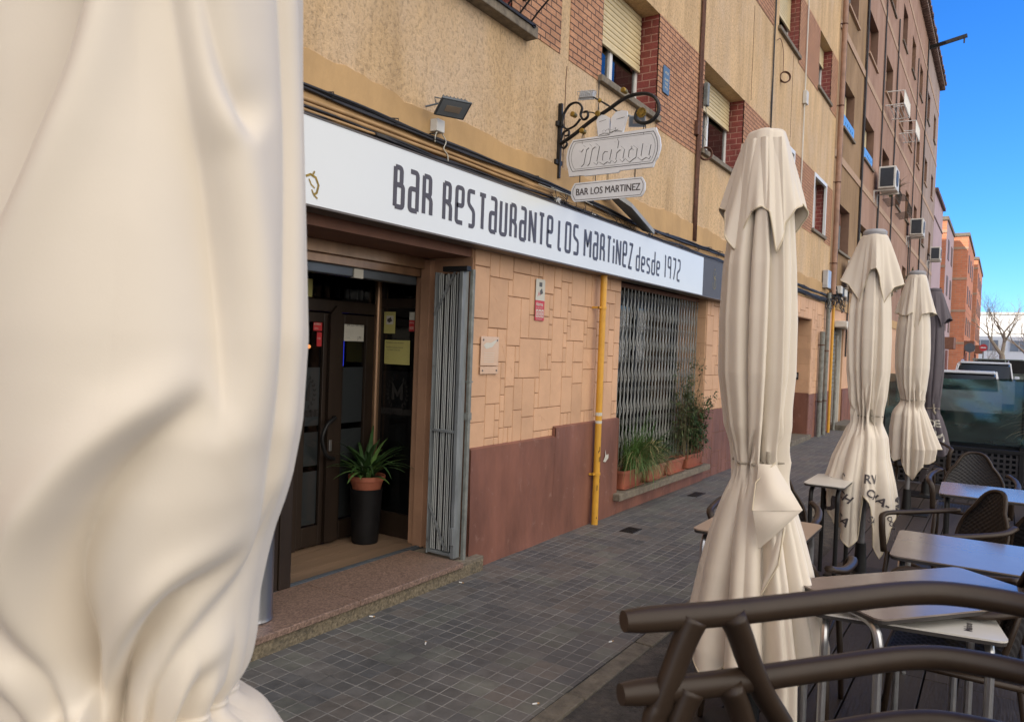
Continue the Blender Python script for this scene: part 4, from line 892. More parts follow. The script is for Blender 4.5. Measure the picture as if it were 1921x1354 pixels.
# ------------------------------------------------------------------ cables and pipes
random.seed(12)
def run(y0, y1, z, x, amp, n, sagto=0, seed=0):
    rs = random.Random(seed); pts = []; ph = rs.uniform(0,9); ph2 = rs.uniform(0,9)
    for k in range(n+1):
        y = y0+(y1-y0)*k/n; pts.append((x+.006*math.sin(y*3+ph), y, z(y)+amp*math.sin(y*2.3+ph)+amp*.6*math.sin(y*6.1+ph2)))
    return pts
CB = thing('cable_bundle', 'black cable bundle strapped along the plaster band above the long white sign', 'cables', (.05,7,2.9))
zt = lambda y: 2.915-.0*(y) - (.05*math.exp(-((y-7.6)/1.6)**2)) if y < 9 else 2.90
m = MB()
for k in range(5): m.tube(run(1.2, 16.9, lambda y,k=k: zt(y)+.010*(k%3)-.006*k, .028+.007*(k%2), .007, 110, seed=k), .0085, 6)
obj('upper_bundle', m, Mt['cable'], CB, smooth=True)
m = MB()
low = lambda y: 2.775-.012*min(1,max(0,(y-4)/3))+(.03 if y>8 else 0)*min(1,(y-8)/2 if y>8 else 0)
for k in range(13): m.tube(run(3.2 if k%3 else 1.2, 16.9, lambda y,k=k: low(y)+.014*(k%4)-.004*k, .034+.010*(k%3), .011, 120, seed=20+k), .006+.003*(k%2), 5)
obj('lower_bundle', m, Mt['cable'], CB, smooth=True)
m = MB()
for k, (z_, r) in enumerate(((2.855,.011),(2.828,.012),(2.795,.008))): m.tube(run(1.2, 5.25, lambda y: z_, .03, .003, 30, seed=40+k), r, 8)
for k in range(4): m.tube(run(4.8, 9.6, lambda y,k=k: 2.84-.03*k, .035, .012, 40, seed=50+k), .0035, 5)
obj('conduits', m, Mt['cablec'], CB, smooth=True)
m = MB(); random.seed(21)
for k in range(22):
    y_ = random.uniform(2.8,16); z_ = zt(y_)
    m.tube([(.014,y_,z_+.02),(.06,y_+.01,z_+.015),(.06,y_+.01,z_-.02),(.014,y_,z_-.02)],.004,5)
for k in range(46):                                # loose loops and tails
    y_ = random.choice([random.uniform(5.2,7.2), random.uniform(5,9.5)]); z_ = random.uniform(2.78,2.86); l = random.uniform(.05,.16)
    m.tube(smooth_path([(.05,y_,z_),(.075,y_+l*.3,z_-random.uniform(.0,.06)),(.07,y_+l*.7,z_+random.uniform(-.05,.03)),(.05,y_+l,z_+random.uniform(-.02,.02))],4),.0028,5)
for k in range(4): y_ = 5.25+.17*k; m.tube(smooth_path([(.05,y_,2.90),(.06,y_+.02,2.82),(.055,y_+.01,2.76)],4),.003,5)
obj('loose_wires', m, Mt['cable'], CB, smooth=True)
m = MB(); m.tube(smooth_path([(.05,3.80,2.95),(.05,3.84,2.91),(.05,3.82,2.86),(.05,3.86,2.83),(.05,3.87,2.79)],5),.004,5); m.tube(smooth_path([(.05,3.75,2.96),(.06,3.72,2.92),(.05,3.73,2.88)],5),.004,5); m.tube(run(5.0,5.9,lambda y:2.865,.06,.01,14,seed=3),.003,5)
m.tube(run(5.2,5.8,lambda y:2.87,.055,.012,12,seed=8),.003,5); obj('pale_wires', m, Mt['paper'], CB, smooth=True)
m = MB(); m.cbox(.015,.06,5.27,5.35,2.735,2.82,.003); m.cbox(.015,.05,5.92,6.0,2.74,2.80,.003); obj('clip_blocks', m, Mt['acw'], CB)
def riser(label, y, z0, z1, mt, r, n=3, seed=0, name='cable_riser', group=None, x=.02):
    rs = random.Random(seed); m = MB()
    for k in range(n):
        o = (k-(n-1)/2)*r*2.2; m.tube([(x+rs.uniform(-.004,.004), y+o+rs.uniform(-.006,.006), z) for z in np.linspace(z0,z1,24)], r, 6)
    t = obj(name, m, Mt[mt], None, smooth=True, loc=(x,y,z0)); return tag(t, label, 'cables', group)
riser('thick rust brown cable bundle running up the wall between the first two windows', 8.62, 2.93, 15.4, 'rust', .013, 4, 1)
riser('dark cable pair running up the stucco between the second and third windows', 11.76, 5.0, 15.4, 'cable', .009, 2, 2)
m = MB(); m.tube([(.03,13.86,9.3),(.03,13.86,4.25)],.012,6); m.cbox(.005,.06,13.80,13.92,4.12,4.28,.005); m.cbox(.005,.07,13.82,13.98,6.05,6.28,.005); tag(obj('pale_conduit', m, Mt['acw'], None, loc=(.03,13.86,4.2)), 'pale conduit with boxes climbing the wall before the fourth window', 'conduit')
riser('black strands drooping down the wall under the first window beside the hanging sign', 6.02, 2.95, 4.0, 'cable', .0035, 2, 4)
CO = []
for (y_, z_, r, lab) in ((8.76,3.985,.075,'rusty coil of cable hanging on the thick riser beside the second window'),(12.30,6.02,.085,'rusty coil of cable hanging from a loop above the third window')):
    m = MB()
    for k in range(5): m.tube([(.07+.8*(r-.005*(k%2))*math.cos(a)-.005*k, y_+.6*(r-.005*(k%2))*math.cos(a)+.006*k, z_+(r-.004*(k%3))*math.sin(a)) for a in np.linspace(0,2*math.pi,25)[:-1]], .008, 6, closed=True)
    if z_ > 5: m.tube(smooth_path([(.03,y_,z_+r),(.03,y_-.02,z_+.38),(.03,y_-.22,z_+.52),(.03,y_-.45,z_+.42)],6),.005,5)
    tag(obj('cable_coil', m, Mt['rust'], None, smooth=True, loc=(.03,y_,z_)), lab, 'cable coil', 'rusty cable coils on the facade')
m = MB(); m.cbox(.02,.07,8.72,8.80,4.55,4.82,.006); m.tube(smooth_path([(.05,8.72,4.55),(.06,8.78,4.35),(.05,8.66,4.22),(.05,8.80,4.15)],6),.004,5); tag(obj('wall_box', m, Mt['grepipe'], None, loc=(.03,8.76,4.55)), 'slim grey box with dangling wires on the thick riser by the second window', 'junction box')
m = MB(); m.cbox(-.0,.05,8.50,8.56,4.15,4.32,.008); tag(obj('wall_insulator', m, Mt['rust'], None, loc=(.03,8.53,4.2)), 'rusty insulator block left of the thick cable riser', 'insulator')
def pipe(name, label, y, z0, z1, r, mt, x=None, clamps=(), group=None, mt2='redpipe', elbow=False):
    x = x or r+.022; t = thing(name, label, 'pipe', (x,y,z0), group)
    m = MB(); m.tube([(x,y,z0),(x,y,(z0+z1)/2),(x,y,z1)], r, 16); obj('tube', m, Mt[mt], t, smooth='auto')
    if clamps:
        for z in clamps: m = MB(); m.tube([(x,y,z-.012),(x,y,z+.012)], r+.006, 16); m.box(.0,x,y-.075,y-.055,z-.008,z+.008); m.box(x-.01,x+.004,y-.075,y,z-.007,z+.007); obj('clamp', m, Mt[mt2], t)
    return t
t = pipe('gas_pipe', 'yellow gas pipe standing against the peach wall between doorway and barred window', 6.16, 0.0, 2.74, .030, 'yellow', .075, (.47,1.98), mt2='yellow')
m = MB(); m.tube([(.075,6.16,1.0),(.075,6.16,1.03)],.0312,12); m.tube([(.075,6.16,.93),(.075,6.16,.955)],.0311,12); obj('pale_tape', m, Mt['paper'], t)
m = MB(); random.seed(3)
for k in range(9): z_ = random.choice([random.uniform(.05,.3),random.uniform(.3,.9)]); a_ = random.uniform(-1.2,.9); m.tube([(.075+.0305*math.cos(a_),6.16+.0305*math.sin(a_),z_),(.075+.0305*math.cos(a_),6.16+.0305*math.sin(a_),z_+random.uniform(.012,.05))],.0035,5)
obj('paint_chips', m, Mt['cable'], t)
pipe('drainpipe', 'painted downpipe dividing the stucco building from the taller row', 16.97, 2.95, 15.5, .055, 'redpipe', .08, (3.6,5.3,6.9,8.6,10.3), mt2='rust')
pipe('service_pipe', 'short grey chipped pipe beside the second doorway', 16.12, 0, 2.13, .05, 'grepipe', .07, (.72,1.86), 'grey pipes by the second doorway', mt2='rust')
pipe('service_pipe', 'tall grey green pipe right of the short pipe by the second doorway', 16.62, 0, 2.95, .042, 'grepipe', .07, (.72,1.75), 'grey pipes by the second doorway', mt2='rust')
pipe('gas_pipe', 'slim yellow gas pipe beyond the two grey pipes', 17.22, 0, 2.85, .03, 'yellow', .06, ())
pipe('steel_pipe', 'thin steel conduit beside the grey roller shutter', 17.86, 0, 2.1, .028, 'grepipe', .05, ())
J = thing('meter_cluster', 'electrical boxes and tangled black wires at the top of the grey green pipe', 'electrical boxes', (.08,16.8,2.85))
m = MB(); m.cbox(.015,.12,16.16,16.50,3.02,3.38,.01); obj('grey_box', m, Mt['lampalu'], J)
m = MB(); m.cbox(.05,.17,17.35,17.58,3.0,3.16,.01); m.cbox(.05,.17,17.85,18.15,2.97,3.13,.01); obj('white_boxes', m, Mt['acw'], J)
m = MB(); m.cbox(.05,.16,17.58,17.85,2.95,3.15,.01); random.seed(31)
for k in range(34):
    y_ = random.uniform(16.4,18.6); z_ = random.uniform(2.72,3.1); m.tube(smooth_path([(.05,y_,z_),(.12,y_+random.uniform(-.3,.3),z_+random.uniform(-.2,.15)),(.1,y_+random.uniform(-.3,.4),z_+random.uniform(-.2,.1)),(.05,y_+random.uniform(-.3,.5),z_+random.uniform(-.15,.1))],4),.008,5)
obj('wires', m, Mt['cable'], J)
# plates on the brick and the wall
m = MB(); fP = FX(.01); m.prism([(7.48,4.36),(7.49,4.34),(7.64,4.34),(7.65,4.36),(7.65,4.60),(7.64,4.62),(7.49,4.62),(7.48,4.60)], fP, 0, .012, Mt['blueplate'])
for s_, z_, sz in (('-ATICOS-',4.545,.034),('ALUMINI',4.475,.036),('93 452',4.43,.036),('PVC 25',4.385,.036)): text_mb(s_, sz, lambda a,b,t: fP(7.565+a,z_+b,t), t=.013, mb=m, m=Mt['paper'], align='CENTER', sx=.75, bold=.001)
tag(obj('installer_plate', m, None, None, fix=False, loc=(.01,7.56,4.34)), 'small blue plate with white lines of text on the brick right of the first window', 'plate')
AL = thing('alarm_sticker', 'red and white alarm company sticker on the peach slabs near the doorway', 'sticker', (.014,5.13,1.88))
fA = FX(.0125); m = MB(); a0, a1 = 5.085, 5.225
m.prism([(a0,1.955+.02),(a1,1.955+.02),(a1,2.125+.01),(a1-.01,2.145),(a0+.01,2.145),(a0,2.125+.01)], fA, 0, .001, Mt['paper'])
m.prism([(a0,1.815),(a1,1.815),(a1,1.974),(a0,1.974)], fA, 0, .001, Mt['red'])
m.prism([(a0+.05,2.085),(a0+.095,2.085),(a0+.095,2.12),(a0+.05,2.12)], fA, .001, .0015, Mt['paperg'])
text_mb('Jm', .045, lambda a,b,t: fA(a0+.03+a,2.015+b,t), t=.002, mb=m, m=Mt['red'], shear=.3)
m.prism([(a0+.07,2.02),(a0+.11,2.035),(a0+.09,2.075),(a0+.06,2.05)], fA, .0022, .0026, Mt['paperg'])
text_mb('Alarma', .042, lambda a,b,t: fA(a0+.008+a,1.932+b,t), t=.002, mb=m, m=Mt['paper'], sx=.88, bold=.0008)
text_mb('con aviso a policia', .016, lambda a,b,t: fA(a0+.008+a,1.912+b,t), t=.002, mb=m, m=Mt['paper'], sx=.88)
for k in range(3): m.prism([(a0+.012+.042*k,1.84),(a0+.046+.042*k,1.84),(a0+.046+.042*k,1.903),(a0+.012+.042*k,1.903)], fA, .0012, .002, Mt['paper']); m.prism([(a0+.02+.042*k,1.848),(a0+.038+.042*k,1.848),(a0+.038+.042*k,1.89),(a0+.02+.042*k,1.89)], fA, .0022, .0026, Mt['red']); m.prism([(a0+.025+.042*k,1.855),(a0+.033+.042*k,1.855),(a0+.033+.042*k,1.882),(a0+.025+.042*k,1.882)], fA, .0028, .0031, Mt['paper'])
text_mb('24 HORAS 365', .014, lambda a,b,t: fA(a0+.015+a,1.822+b,t), t=.002, mb=m, m=Mt['paper'])
obj('printed_face', m, None, AL, fix=False)
CP = thing('acrylic_plate', 'clear acrylic notice plate screwed to the peach slabs right of the folded gate', 'plate', (.014,4.5,1.4))
m = MB(); m.cbox(.013,.018,4.36,4.585,1.455,1.665,.001); m.cbox(.013,.018,4.36,4.585,1.395,1.448,.001); obj('sheet', m, Mt['clear'], CP)
m = MB()
for y_, z_ in ((4.385,1.64),(4.56,1.64),(4.385,1.42),(4.56,1.42)): m.tube([(.017,y_,z_),(.023,y_,z_)],.006,10)
obj('screws', m, Mt['lampgrey'], CP)
m = MB(); m.prism([(4.39,1.60),(4.42,1.575),(4.50,1.59),(4.56,1.64),(4.55,1.645),(4.48,1.62),(4.42,1.62)], FX(.0185), 0, .0006); 
for k in range(5): m.box(.0182,.0188,4.40,4.53,1.545-.016*k,1.5475-.016*k)
obj('worn_print', m, Mt['paper'], CP)

# ------------------------------------------------------------------ barred window with its planters
GW = thing('scissor_gate', 'closed grey scissor gate of upright bars and diagonal straps across the shop window', 'gate', (-.12,7.95,.24))
m = MB(); random.seed(14); ys = np.linspace(6.74,9.20,28)
for i, y_ in enumerate(ys): m.cbox(-.118,-.110,y_-.0085,y_+.0085,.24,2.24,.001)
obj('bars', m, Mt['gate'], GW)
m = MB()
def strap(mb, x, ya, za, yb, zb, wd=.0065):
    d = Vector((0,yb-ya,zb-za)).normalized(); s_ = Vector((0,-d.z,d.y))*wd/2; a = Vector((x,ya,za)); b = Vector((x,yb,zb)); q = Vector((.003,0,0))
    mb.add([a-s_,a+s_,b+s_,b-s_,a-s_+q,a+s_+q,b+s_+q,b-s_+q],[(0,3,2,1),(4,5,6,7),(0,1,5,4),(2,3,7,6),(1,2,6,5),(3,0,4,7)])
for i in range(len(ys)-1):
    for k in range(6):
        z_ = .30+k*.33; strap(m, -.136, ys[i], z_+.26, ys[i+1], z_); strap(m, -.106, ys[i], z_-.02 if k else z_, ys[i+1], z_+.24)
obj('straps', m, Mt['gate'], GW)
m = MB(); m.cbox(-.15,-.10,6.705,9.235,2.24,2.285,.004); m.cbox(-.15,-.10,6.705,9.235,.222,.24,.003); obj('track', m, Mt['soffit'], GW)
BW = thing('shop_window', 'dark shop window behind the scissor gate', 'window', (-.4,7.95,.2))
m = MB(); m.box(-.44,-.38,6.705,9.235,.2,.32); m.box(-.44,-.38,6.705,9.235,2.1,2.35); 
for y_ in (6.74,7.95,9.2): m.box(-.44,-.375,y_-.03,y_+.03,.32,2.1)
obj('frame', m, Mt['black'], BW); m = MB(); m.quad((-.41,6.7,.3),(-.41,9.24,.3),(-.41,9.24,2.2),(-.41,6.7,2.2)); obj('pane', m, Mt['glass'], BW, fix=False)
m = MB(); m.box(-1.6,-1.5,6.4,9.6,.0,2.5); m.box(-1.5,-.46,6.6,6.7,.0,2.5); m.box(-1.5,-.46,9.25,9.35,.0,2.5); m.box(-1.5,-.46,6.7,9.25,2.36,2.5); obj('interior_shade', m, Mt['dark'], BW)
m = MB(); m.cbox(-.45,.105,6.62,9.30,.145,.215,.008); obj('window_ledge', m, Mt['stone'], B1)
m = MB(); m.box(-.40,.03,6.71,9.24,0,.14); obj('ledge_base', m, Mt['brown'], B1)
def trough(name, label, y, L_, x=-.03, W_=.19, H_=.17, z=.217, group='terracotta planters on the window ledge'):
    t = thing(name, label, 'planter', (x,y,z), group); m = MB()
    def ring(hx, hy, zz, r=.03, n=5):
        pts = []
        for cx_, cy_, a0 in ((hx-r,hy-r,0),(-hx+r,hy-r,90),(-hx+r,-hy+r,180),(hx-r,-hy+r,270)):
            for k in range(n+1): a = R_(a0+90*k/n); pts.append((x+cx_+r*math.cos(a), y+cy_+r*math.sin(a), z+zz))
        return pts
    hx, hy = W_/2, L_/2
    P = [ring(hx-.03,hy-.03,.012),ring(hx-.028,hy-.028,.03),ring(hx-.01,hy-.01,H_-.03),ring(hx,hy,H_-.028),ring(hx,hy,H_),ring(hx-.012,hy-.012,H_),ring(hx-.018,hy-.018,H_-.03)]
    m.grid(P, closed_u=True); obj('trough', m, Mt['terra'], t, smooth='auto')
    m = MB(); m.grid([ring(hx-.015,hy-.01,0),ring(hx+.005,hy+.005,.016),ring(hx+.005,hy+.005,.022),ring(hx-.0,hy-.0,.016)], closed_u=True); m.add(ring(hx-.015,hy-.01,.001),[tuple(range(24))]); m.add(ring(hx,hy,.014),[tuple(range(24))]); obj('saucer', m, Mt['terra'], t, smooth='auto')
    m = MB(); m.add(ring(hx-.017,hy-.017,H_-.035),[tuple(range(24))]); obj('soil', m, Mt['soil'], t); return t
trough('planter_trough','large terracotta trough at the near end of the ledge under spilling grass',7.06,.50, H_=.19)
trough('planter_trough','terracotta trough second from the near end of the ledge under drying leaves',7.68,.50)
trough('planter_trough','terracotta trough third from the near end of the window ledge, plain and empty in front',8.26,.50)
trough('planter_trough','terracotta trough at the far end of the ledge holding the tall bamboo',8.88,.52)
rs = random.Random(5)
def spill(mb, c, n, L_, rs, mt=None, fall=1.0):
    for k in range(n):
        an = rs.gauss(0,1.25); l = L_*rs.uniform(.6,1.2); p = Vector(c)+Vector((rs.uniform(-.05,.05),rs.uniform(-.17,.17),0)); el = rs.uniform(.9,1.5); A=[];B=[]
        side = Vector((-math.sin(an),math.cos(an),0)); wd = rs.uniform(.0022,.0045); dr = rs.uniform(1.6,3.3)*fall
        for q in range(9):
            t = q/8; A.append(p+side*wd*(1-t*.8)); B.append(p-side*wd*(1-t*.8)); e = el-dr*t; p = p+Vector((math.cos(an)*math.cos(e)*.75,math.sin(an)*math.cos(e)*.8,math.sin(e)))*l/8
        mb.add(A+B,[(i,i+1,10+i,9+i) for i in range(8)],mt)
P1 = thing('grass_plant','long green grass with straw coloured tips spilling over the nearest trough','plant',(-.02,7.16,.37))
m = MB(); spill(m,(.02,7.22,.36),420,.56,rs); spill(m,(-.03,7.20,.36),300,.66,rs,fall=.45); obj('leaves', m, Mt['leafg'], P1, fix=False)
m = MB(); spill(m,(.04,7.24,.36),170,.58,rs); obj('dry_leaves', m, Mt['leafy'], P1, fix=False)
P2 = thing('leafy_plant','broad leaved plant with withered cream leaves behind the spilling grass','plant',(-.04,7.66,.35))
m = MB(); blades(m,(-.04,7.62,.35),70,.62,.014,rs,1.0,.7,up=.7); blades(m,(-.04,7.85,.35),60,.52,.014,rs,1.0,.7,up=.6); obj('leaves', m, Mt['leafd'], P2, fix=False, smooth=True)
m = MB(); blades(m,(-.02,7.66,.40),50,.34,.012,rs,1.0,1.3,up=.8); blades(m,(-.02,7.60,.58),34,.16,.012,rs,1.6,1.6,up=.3); obj('dry_leaves', m, Mt['leafy'], P2, fix=False, smooth=True)
m = MB(); spill(m,(-.02,7.75,.36),110,.40,rs,fall=.5); obj('grassy_leaves', m, Mt['leafo'], P2, fix=False)
def twiggy(par, c, n, H, rs, leafm, stemm, lean=.25, leafn=26, ll=.05, lw=.008, base=.05):
    st = MB(); lf = MB()
    for k in range(n):
        an = rs.uniform(0,6.28); ln = rs.uniform(.05,lean); h = H*rs.uniform(.55,1.1); b = Vector(c)+Vector((rs.uniform(-base,base),rs.uniform(-base*2,base*2),0))
        pts = [b+Vector((math.cos(an)*ln*t*t*h, math.sin(an)*ln*t*t*h+.02*math.sin(t*7+k), h*t)) for t in np.linspace(0,1,8)]
        st.tube(pts,[.0045*(1-.7*t) for t in np.linspace(0,1,8)],4)
        for q in range(leafn):
            t = rs.uniform(.2,1); i = min(6,int(t*7)); p = pts[i].lerp(pts[i+1], t*7-i); a = rs.uniform(0,6.28); br = rs.uniform(.01,.10)*(1.3-t)
            tip = p+Vector((math.cos(a)*br,math.sin(a)*br,rs.uniform(-.02,.05)))
            if br > .04: st.tube([p,tip],.0012,3)
            for z in range(3):
                d = Vector((math.cos(a+rs.uniform(-1,1)),math.sin(a+rs.uniform(-1,1)),rs.uniform(-.9,.3))).normalized()*ll*rs.uniform(.6,1.2); s_ = d.cross(Vector((0,0,1))).normalized()*lw*rs.uniform(.7,1.3)
                lf.add([tip,tip+d*.45+s_,tip+d,tip+d*.45-s_],[(0,1,2,3)])
    obj('stems', st, Mt[stemm], par); obj('leaves', lf, Mt[leafm], par, fix=False)
P3_ = thing('bamboo_plant','tall airy bamboo with narrow leaves growing from the farthest trough','plant',(-.05,8.75,.35))
twiggy(P3_, (.0,8.62,.35), 17, 1.22, rs, 'leafo','stem', .42, 34, .07, .007, .09)
P4_ = thing('bushy_plant','dense olive green shrub low in front of the bamboo','plant',(-.02,8.85,.35))
twiggy(P4_, (.02,8.82,.34), 18, .75, rs, 'leafd','stem', .38, 44, .06, .009, .09)
# second doorway
D3 = thing('second_door', 'dark door deep in the second doorway under peach slabs', 'door', (-.8,14.6,.1))
m = MB(); m.box(-.84,-.78,13.94,15.41,.1,2.32); obj('leaf', m, Mt['winbrown'], D3); m = MB(); m.cbox(-.78,-.775,14.1,14.6,.3,2.0,.002); m.cbox(-.78,-.775,14.75,15.3,.3,2.0,.002); obj('panel', m, Mt['soffit'], D3)
m = MB(); m.cbox(-.80,.06,13.85,15.50,0,.10,.01); obj('door_step', m, Mt['kerb'], B1)
m = MB(); m.cbox(-.33,-.20,15.375,15.40,1.16,1.30,.004,Mt['black']); m.box(-.31,-.22,15.370,15.375,1.2,1.27,Mt['lampalu']); tag(obj('intercom', m, None, None, loc=(-.26,15.38,1.2)), 'small black intercom panel in the reveal of the second doorway', 'intercom')
# litter and covers on the pavement
for k,(x_,y_,a_,lab) in enumerate(((.13,3.19,.6,'white and orange cigarette end on the pavement near the granite step'),(.64,3.08,2.2,'cigarette end lying in the middle of the pavement'),(1.40,3.72,1.2,'white cigarette end close to the kerb'),(1.44,2.86,.9,'orange tipped cigarette end at the kerb by the stacked chairs'),(.15,4.02,.3,'white cigarette end close to the step front'))):
    t = thing('cigarette_end', lab, 'cigarette end', (x_,y_,.012), 'cigarette ends on the ground'); dx, dy = math.cos(a_), math.sin(a_)
    m = MB(); m.tube([(x_,y_,.012),(x_+dx*.022,y_+dy*.022,.012)],.004,6); obj('paper', m, Mt['white'], t); m = MB(); m.tube([(x_+dx*.022,y_+dy*.022,.012),(x_+dx*.032,y_+dy*.032,.012)],.0042,6); obj('filter', m, Mt['cablec'], t)
for (x_,y_,w_,l_,lab) in ((.36,6.08,.13,.20,'small dark iron cover set in the pavement in front of the yellow pipe'),(.24,8.10,.12,.30,'long dark iron cover set in the pavement in front of the planters')):
    m = MB(); m.cbox(x_,x_+w_,y_,y_+l_,-.01,.011,.002)
    for k in range(5): m.box(x_+.015,x_+w_-.015,y_+.02+k*(l_-.04)/5,y_+.03+k*(l_-.04)/5,.011,.013)
    tag(obj('access_cover', m, Mt['iron'], None, loc=(x_,y_,0)), lab, 'cover', 'iron covers in the pavement')

# ------------------------------------------------------------------ the taller row beyond
B2 = thing('apartment_row', 'tall rendered apartment row in olive and rose with pale bands, beyond the painted downpipe', 'building', (0,30,0))
ZC = 15.3; YE = 43.2
wc2 = [(17.95,19.35),(20.95,22.5),(24.25,25.75),(27.65,28.9),(30.5,31.7),(33.5,34.7),(37.1,38.3),(40.6,41.7)]
fz = [(4.02,5.06),(6.75,7.80),(9.43,10.5),(12.15,13.35)]
ops = [(a,b,z0,z1,.22) for a,b in wc2 for z0,z1 in fz]
segs = [(16.97,20.6,'b2a'),(20.6,36.2,'b2b'),(36.2,43.2,'b2c')]
for a,b,mt in segs:
    m = MB(); wall_cells(m, a, b, 2.95, ZC, -.06 if mt=='b2a' else -.05, [o for o in ops if a < o[0] < b], Mt[mt], Mt['revealb'], Mt['revealb']); obj('upper_wall', m, None, B2, fix=False)
m = MB()
for z in (5.92,8.66,11.36,13.9): m.box(-.06,-.035,17.0,YE-.01,z,z+.16)
obj('pale_band', m, Mt['bandp'], B2)
m = MB(); m.box(-.10,-.03,16.98,YE,2.7,2.96); obj('floor_band', m, Mt['band'], B2)
shut_d = [(17.98,19.3),(22.2,24.8),(26.2,28.6),(30.2,32.4),(34.0,36.2),(38.4,40.9)]
m = MB(); wall_cells(m, 16.97, YE, 0, 2.7, -.06, [(a,b,.02,2.3,.3) for a,b in shut_d], Mt['peach'], Mt['peach'], Mt['soffit']); obj('ground_wall', m, None, B2, fix=False)
m = MB(); ye = 16.97
for a,b in shut_d+[(YE,YE)]:
    m.box(-.06,-.03,ye,a,0,.88); ye = b
obj('brown_dado', m, Mt['brown'], B2)
m = MB(); m.box(-11,-.05,16.98,YE,ZC,ZC+.1); m.quad((-11,YE,0),(-.05,YE,0),(-.05,YE,ZC),(-11,YE,ZC)); m.quad((-11,16.99,0),(-11,YE,0),(-11,YE,ZC),(-11,16.99,ZC)); m.box(-.05,.17,16.98,YE+.1,ZC+.02,ZC+.12)
obj('roof_slab', m, Mt['b2c'], B2)
m = MB(); random.seed(2); y = 17.0
while y < YE+.1: m.box(-.6,.24+random.uniform(-.02,.02),y,y+.17,ZC+.13,ZC+.24+random.uniform(0,.03)); m.box(-.05,.18,y+.06,y+.13,ZC-.10,ZC+.015); y += .24
obj('eaves_tiles', m, Mt['tileroof'], B2)
for i,(a,b) in enumerate(wc2):
    for k,(z0,z1) in enumerate(fz):
        m = MB(); X = -.24; m.box(X-.03,X,a,b,z0,z1); w_ = obj('window', m, Mt['winbrown'], B2)
        m = MB(); s_ = random.uniform(.25,.75)
        m.box(X,X+.012,a+.08,b-.08,z1-(z1-z0)*s_,z1-.03); obj('shutter', m, Mt['cream_sh' if (i+k)%3 else 'soffit'], w_)
        m = MB(); m.box(X,X+.008,a+.1,b-.1,z0+.06,z1-(z1-z0)*s_-.02); obj('pane', m, Mt['farwin'], w_)
        m = MB(); m.box(-.20,.0,a-.05,b+.05,z0-.05,z0); obj('sill', m, Mt['bandp' if k==2 else 'stone'], w_)
def cables_on(y, z0, z1, r, lab, mt='cable', n=2): riser(lab, y, z0, z1, mt, r, n, int(y*10), 'wall_cable', None, -.02)
cables_on(17.72, 2.9, 15.3, .022, 'thick black cable climbing the olive wall just beyond the downpipe')
cables_on(20.62, 2.9, 15.3, .02, 'black cable at the joint of olive and rose render')
cables_on(23.7, 2.9, 15.3, .017, 'black cable between second and third window columns of the far row')
cables_on(26.6, 2.9, 12.4, .018, 'dark cable between third and fourth window columns of the far row')
cables_on(32.6, 2.9, 13.2, .016, 'dark thin cable half way along the rose wall')
cables_on(36.2, 2.9, 15.2, .03, 'dark pipe at the joint of rose and grey render','cable',1)
def ac(y, z, lab, side=.55, X=-.05):
    t = thing('air_conditioner', lab, 'air conditioner', (X,y,z), 'air conditioners on the far row'); x1 = X+side
    m = MB(); m.cbox(X+.12,x1,y,y+.82,z,z+.60,.02); obj('case', m, Mt['acw'], t)
    m = MB()
    m.cbox(X+.17,x1-.05,y-.012,y+.01,z+.05,z+.55,.003); obj('side_grille', m, Mt['acd'], t)
    m = MB(); m.tube([(x1+.004,y+.32+.22*math.cos(a),z+.30+.22*math.sin(a)) for a in np.linspace(0,6.283,21)[:-1]],.01,4,closed=True); m.prism([(y+.32+.21*math.cos(a),z+.30+.21*math.sin(a)) for a in np.linspace(0,6.283,21)[:-1]],FX(x1),.002,.006); obj('fan_grille', m, Mt['acd'], t)
    m = MB(); 
    for q in (y+.1,y+.7): m.box(X-.0,x1+.02,q,q+.04,z-.05,z-.01); m.box(X,X+.03,q,q+.04,z-.35,z-.05)
    obj('brackets', m, Mt['acw'], t)
    m = MB(); m.tube(smooth_path([(X+.12,y+.75,z+.2),(X+.04,y+.85,z+.1),(X+.02,y+.9,z-.5),(X+.02,y+.9,z-1.6)],4),.02,5); obj('hose', m, Mt['cable'], t)
ac(22.75, 6.30, 'largest air conditioner, just below a second floor window of the rose wall')
ac(31.2, 6.25, 'air conditioner in the middle distance with dark side grille, below the laundry racks')
ac(40.3, 6.4, 'farthest air conditioner near the end of the row')
ac(18.6, 3.25, 'air conditioner with a slotted grille just above the ground floor by the second parasol')
def rack(y, z, lab, L_=1.5):
    t = thing('drying_rack', lab, 'drying rack', (0,y,z), 'white drying racks under windows'); m = MB()
    for q in np.linspace(.05,.42,5): m.tube([(q,y,z-.1),(q,y+L_,z-.1)],.012,4)
    for q in (0,L_): m.tube([(-.05,y+q,z+.30),(.44,y+q,z+.28),(.44,y+q,z-.1),(-.05,y+q,z-.1)],.018,4)
    for q in np.linspace(0,L_,17): m.tube([(.44,y+q,z-.1),(.44,y+q,z+.28)],.013,4)
    m.tube([(.44,y,z+.28),(.44,y+L_,z+.28)],.020,4); m.tube([(.44,y,z-.1),(.44,y+L_,z-.1)],.020,4)
    obj('wire_frame', m, Mt['white'], t)
rack(24.4, 9.15, 'larger white wire drying rack below a third floor window')
rack(27.8, 9.20, 'smaller white wire drying rack farther along the same floor',1.2)
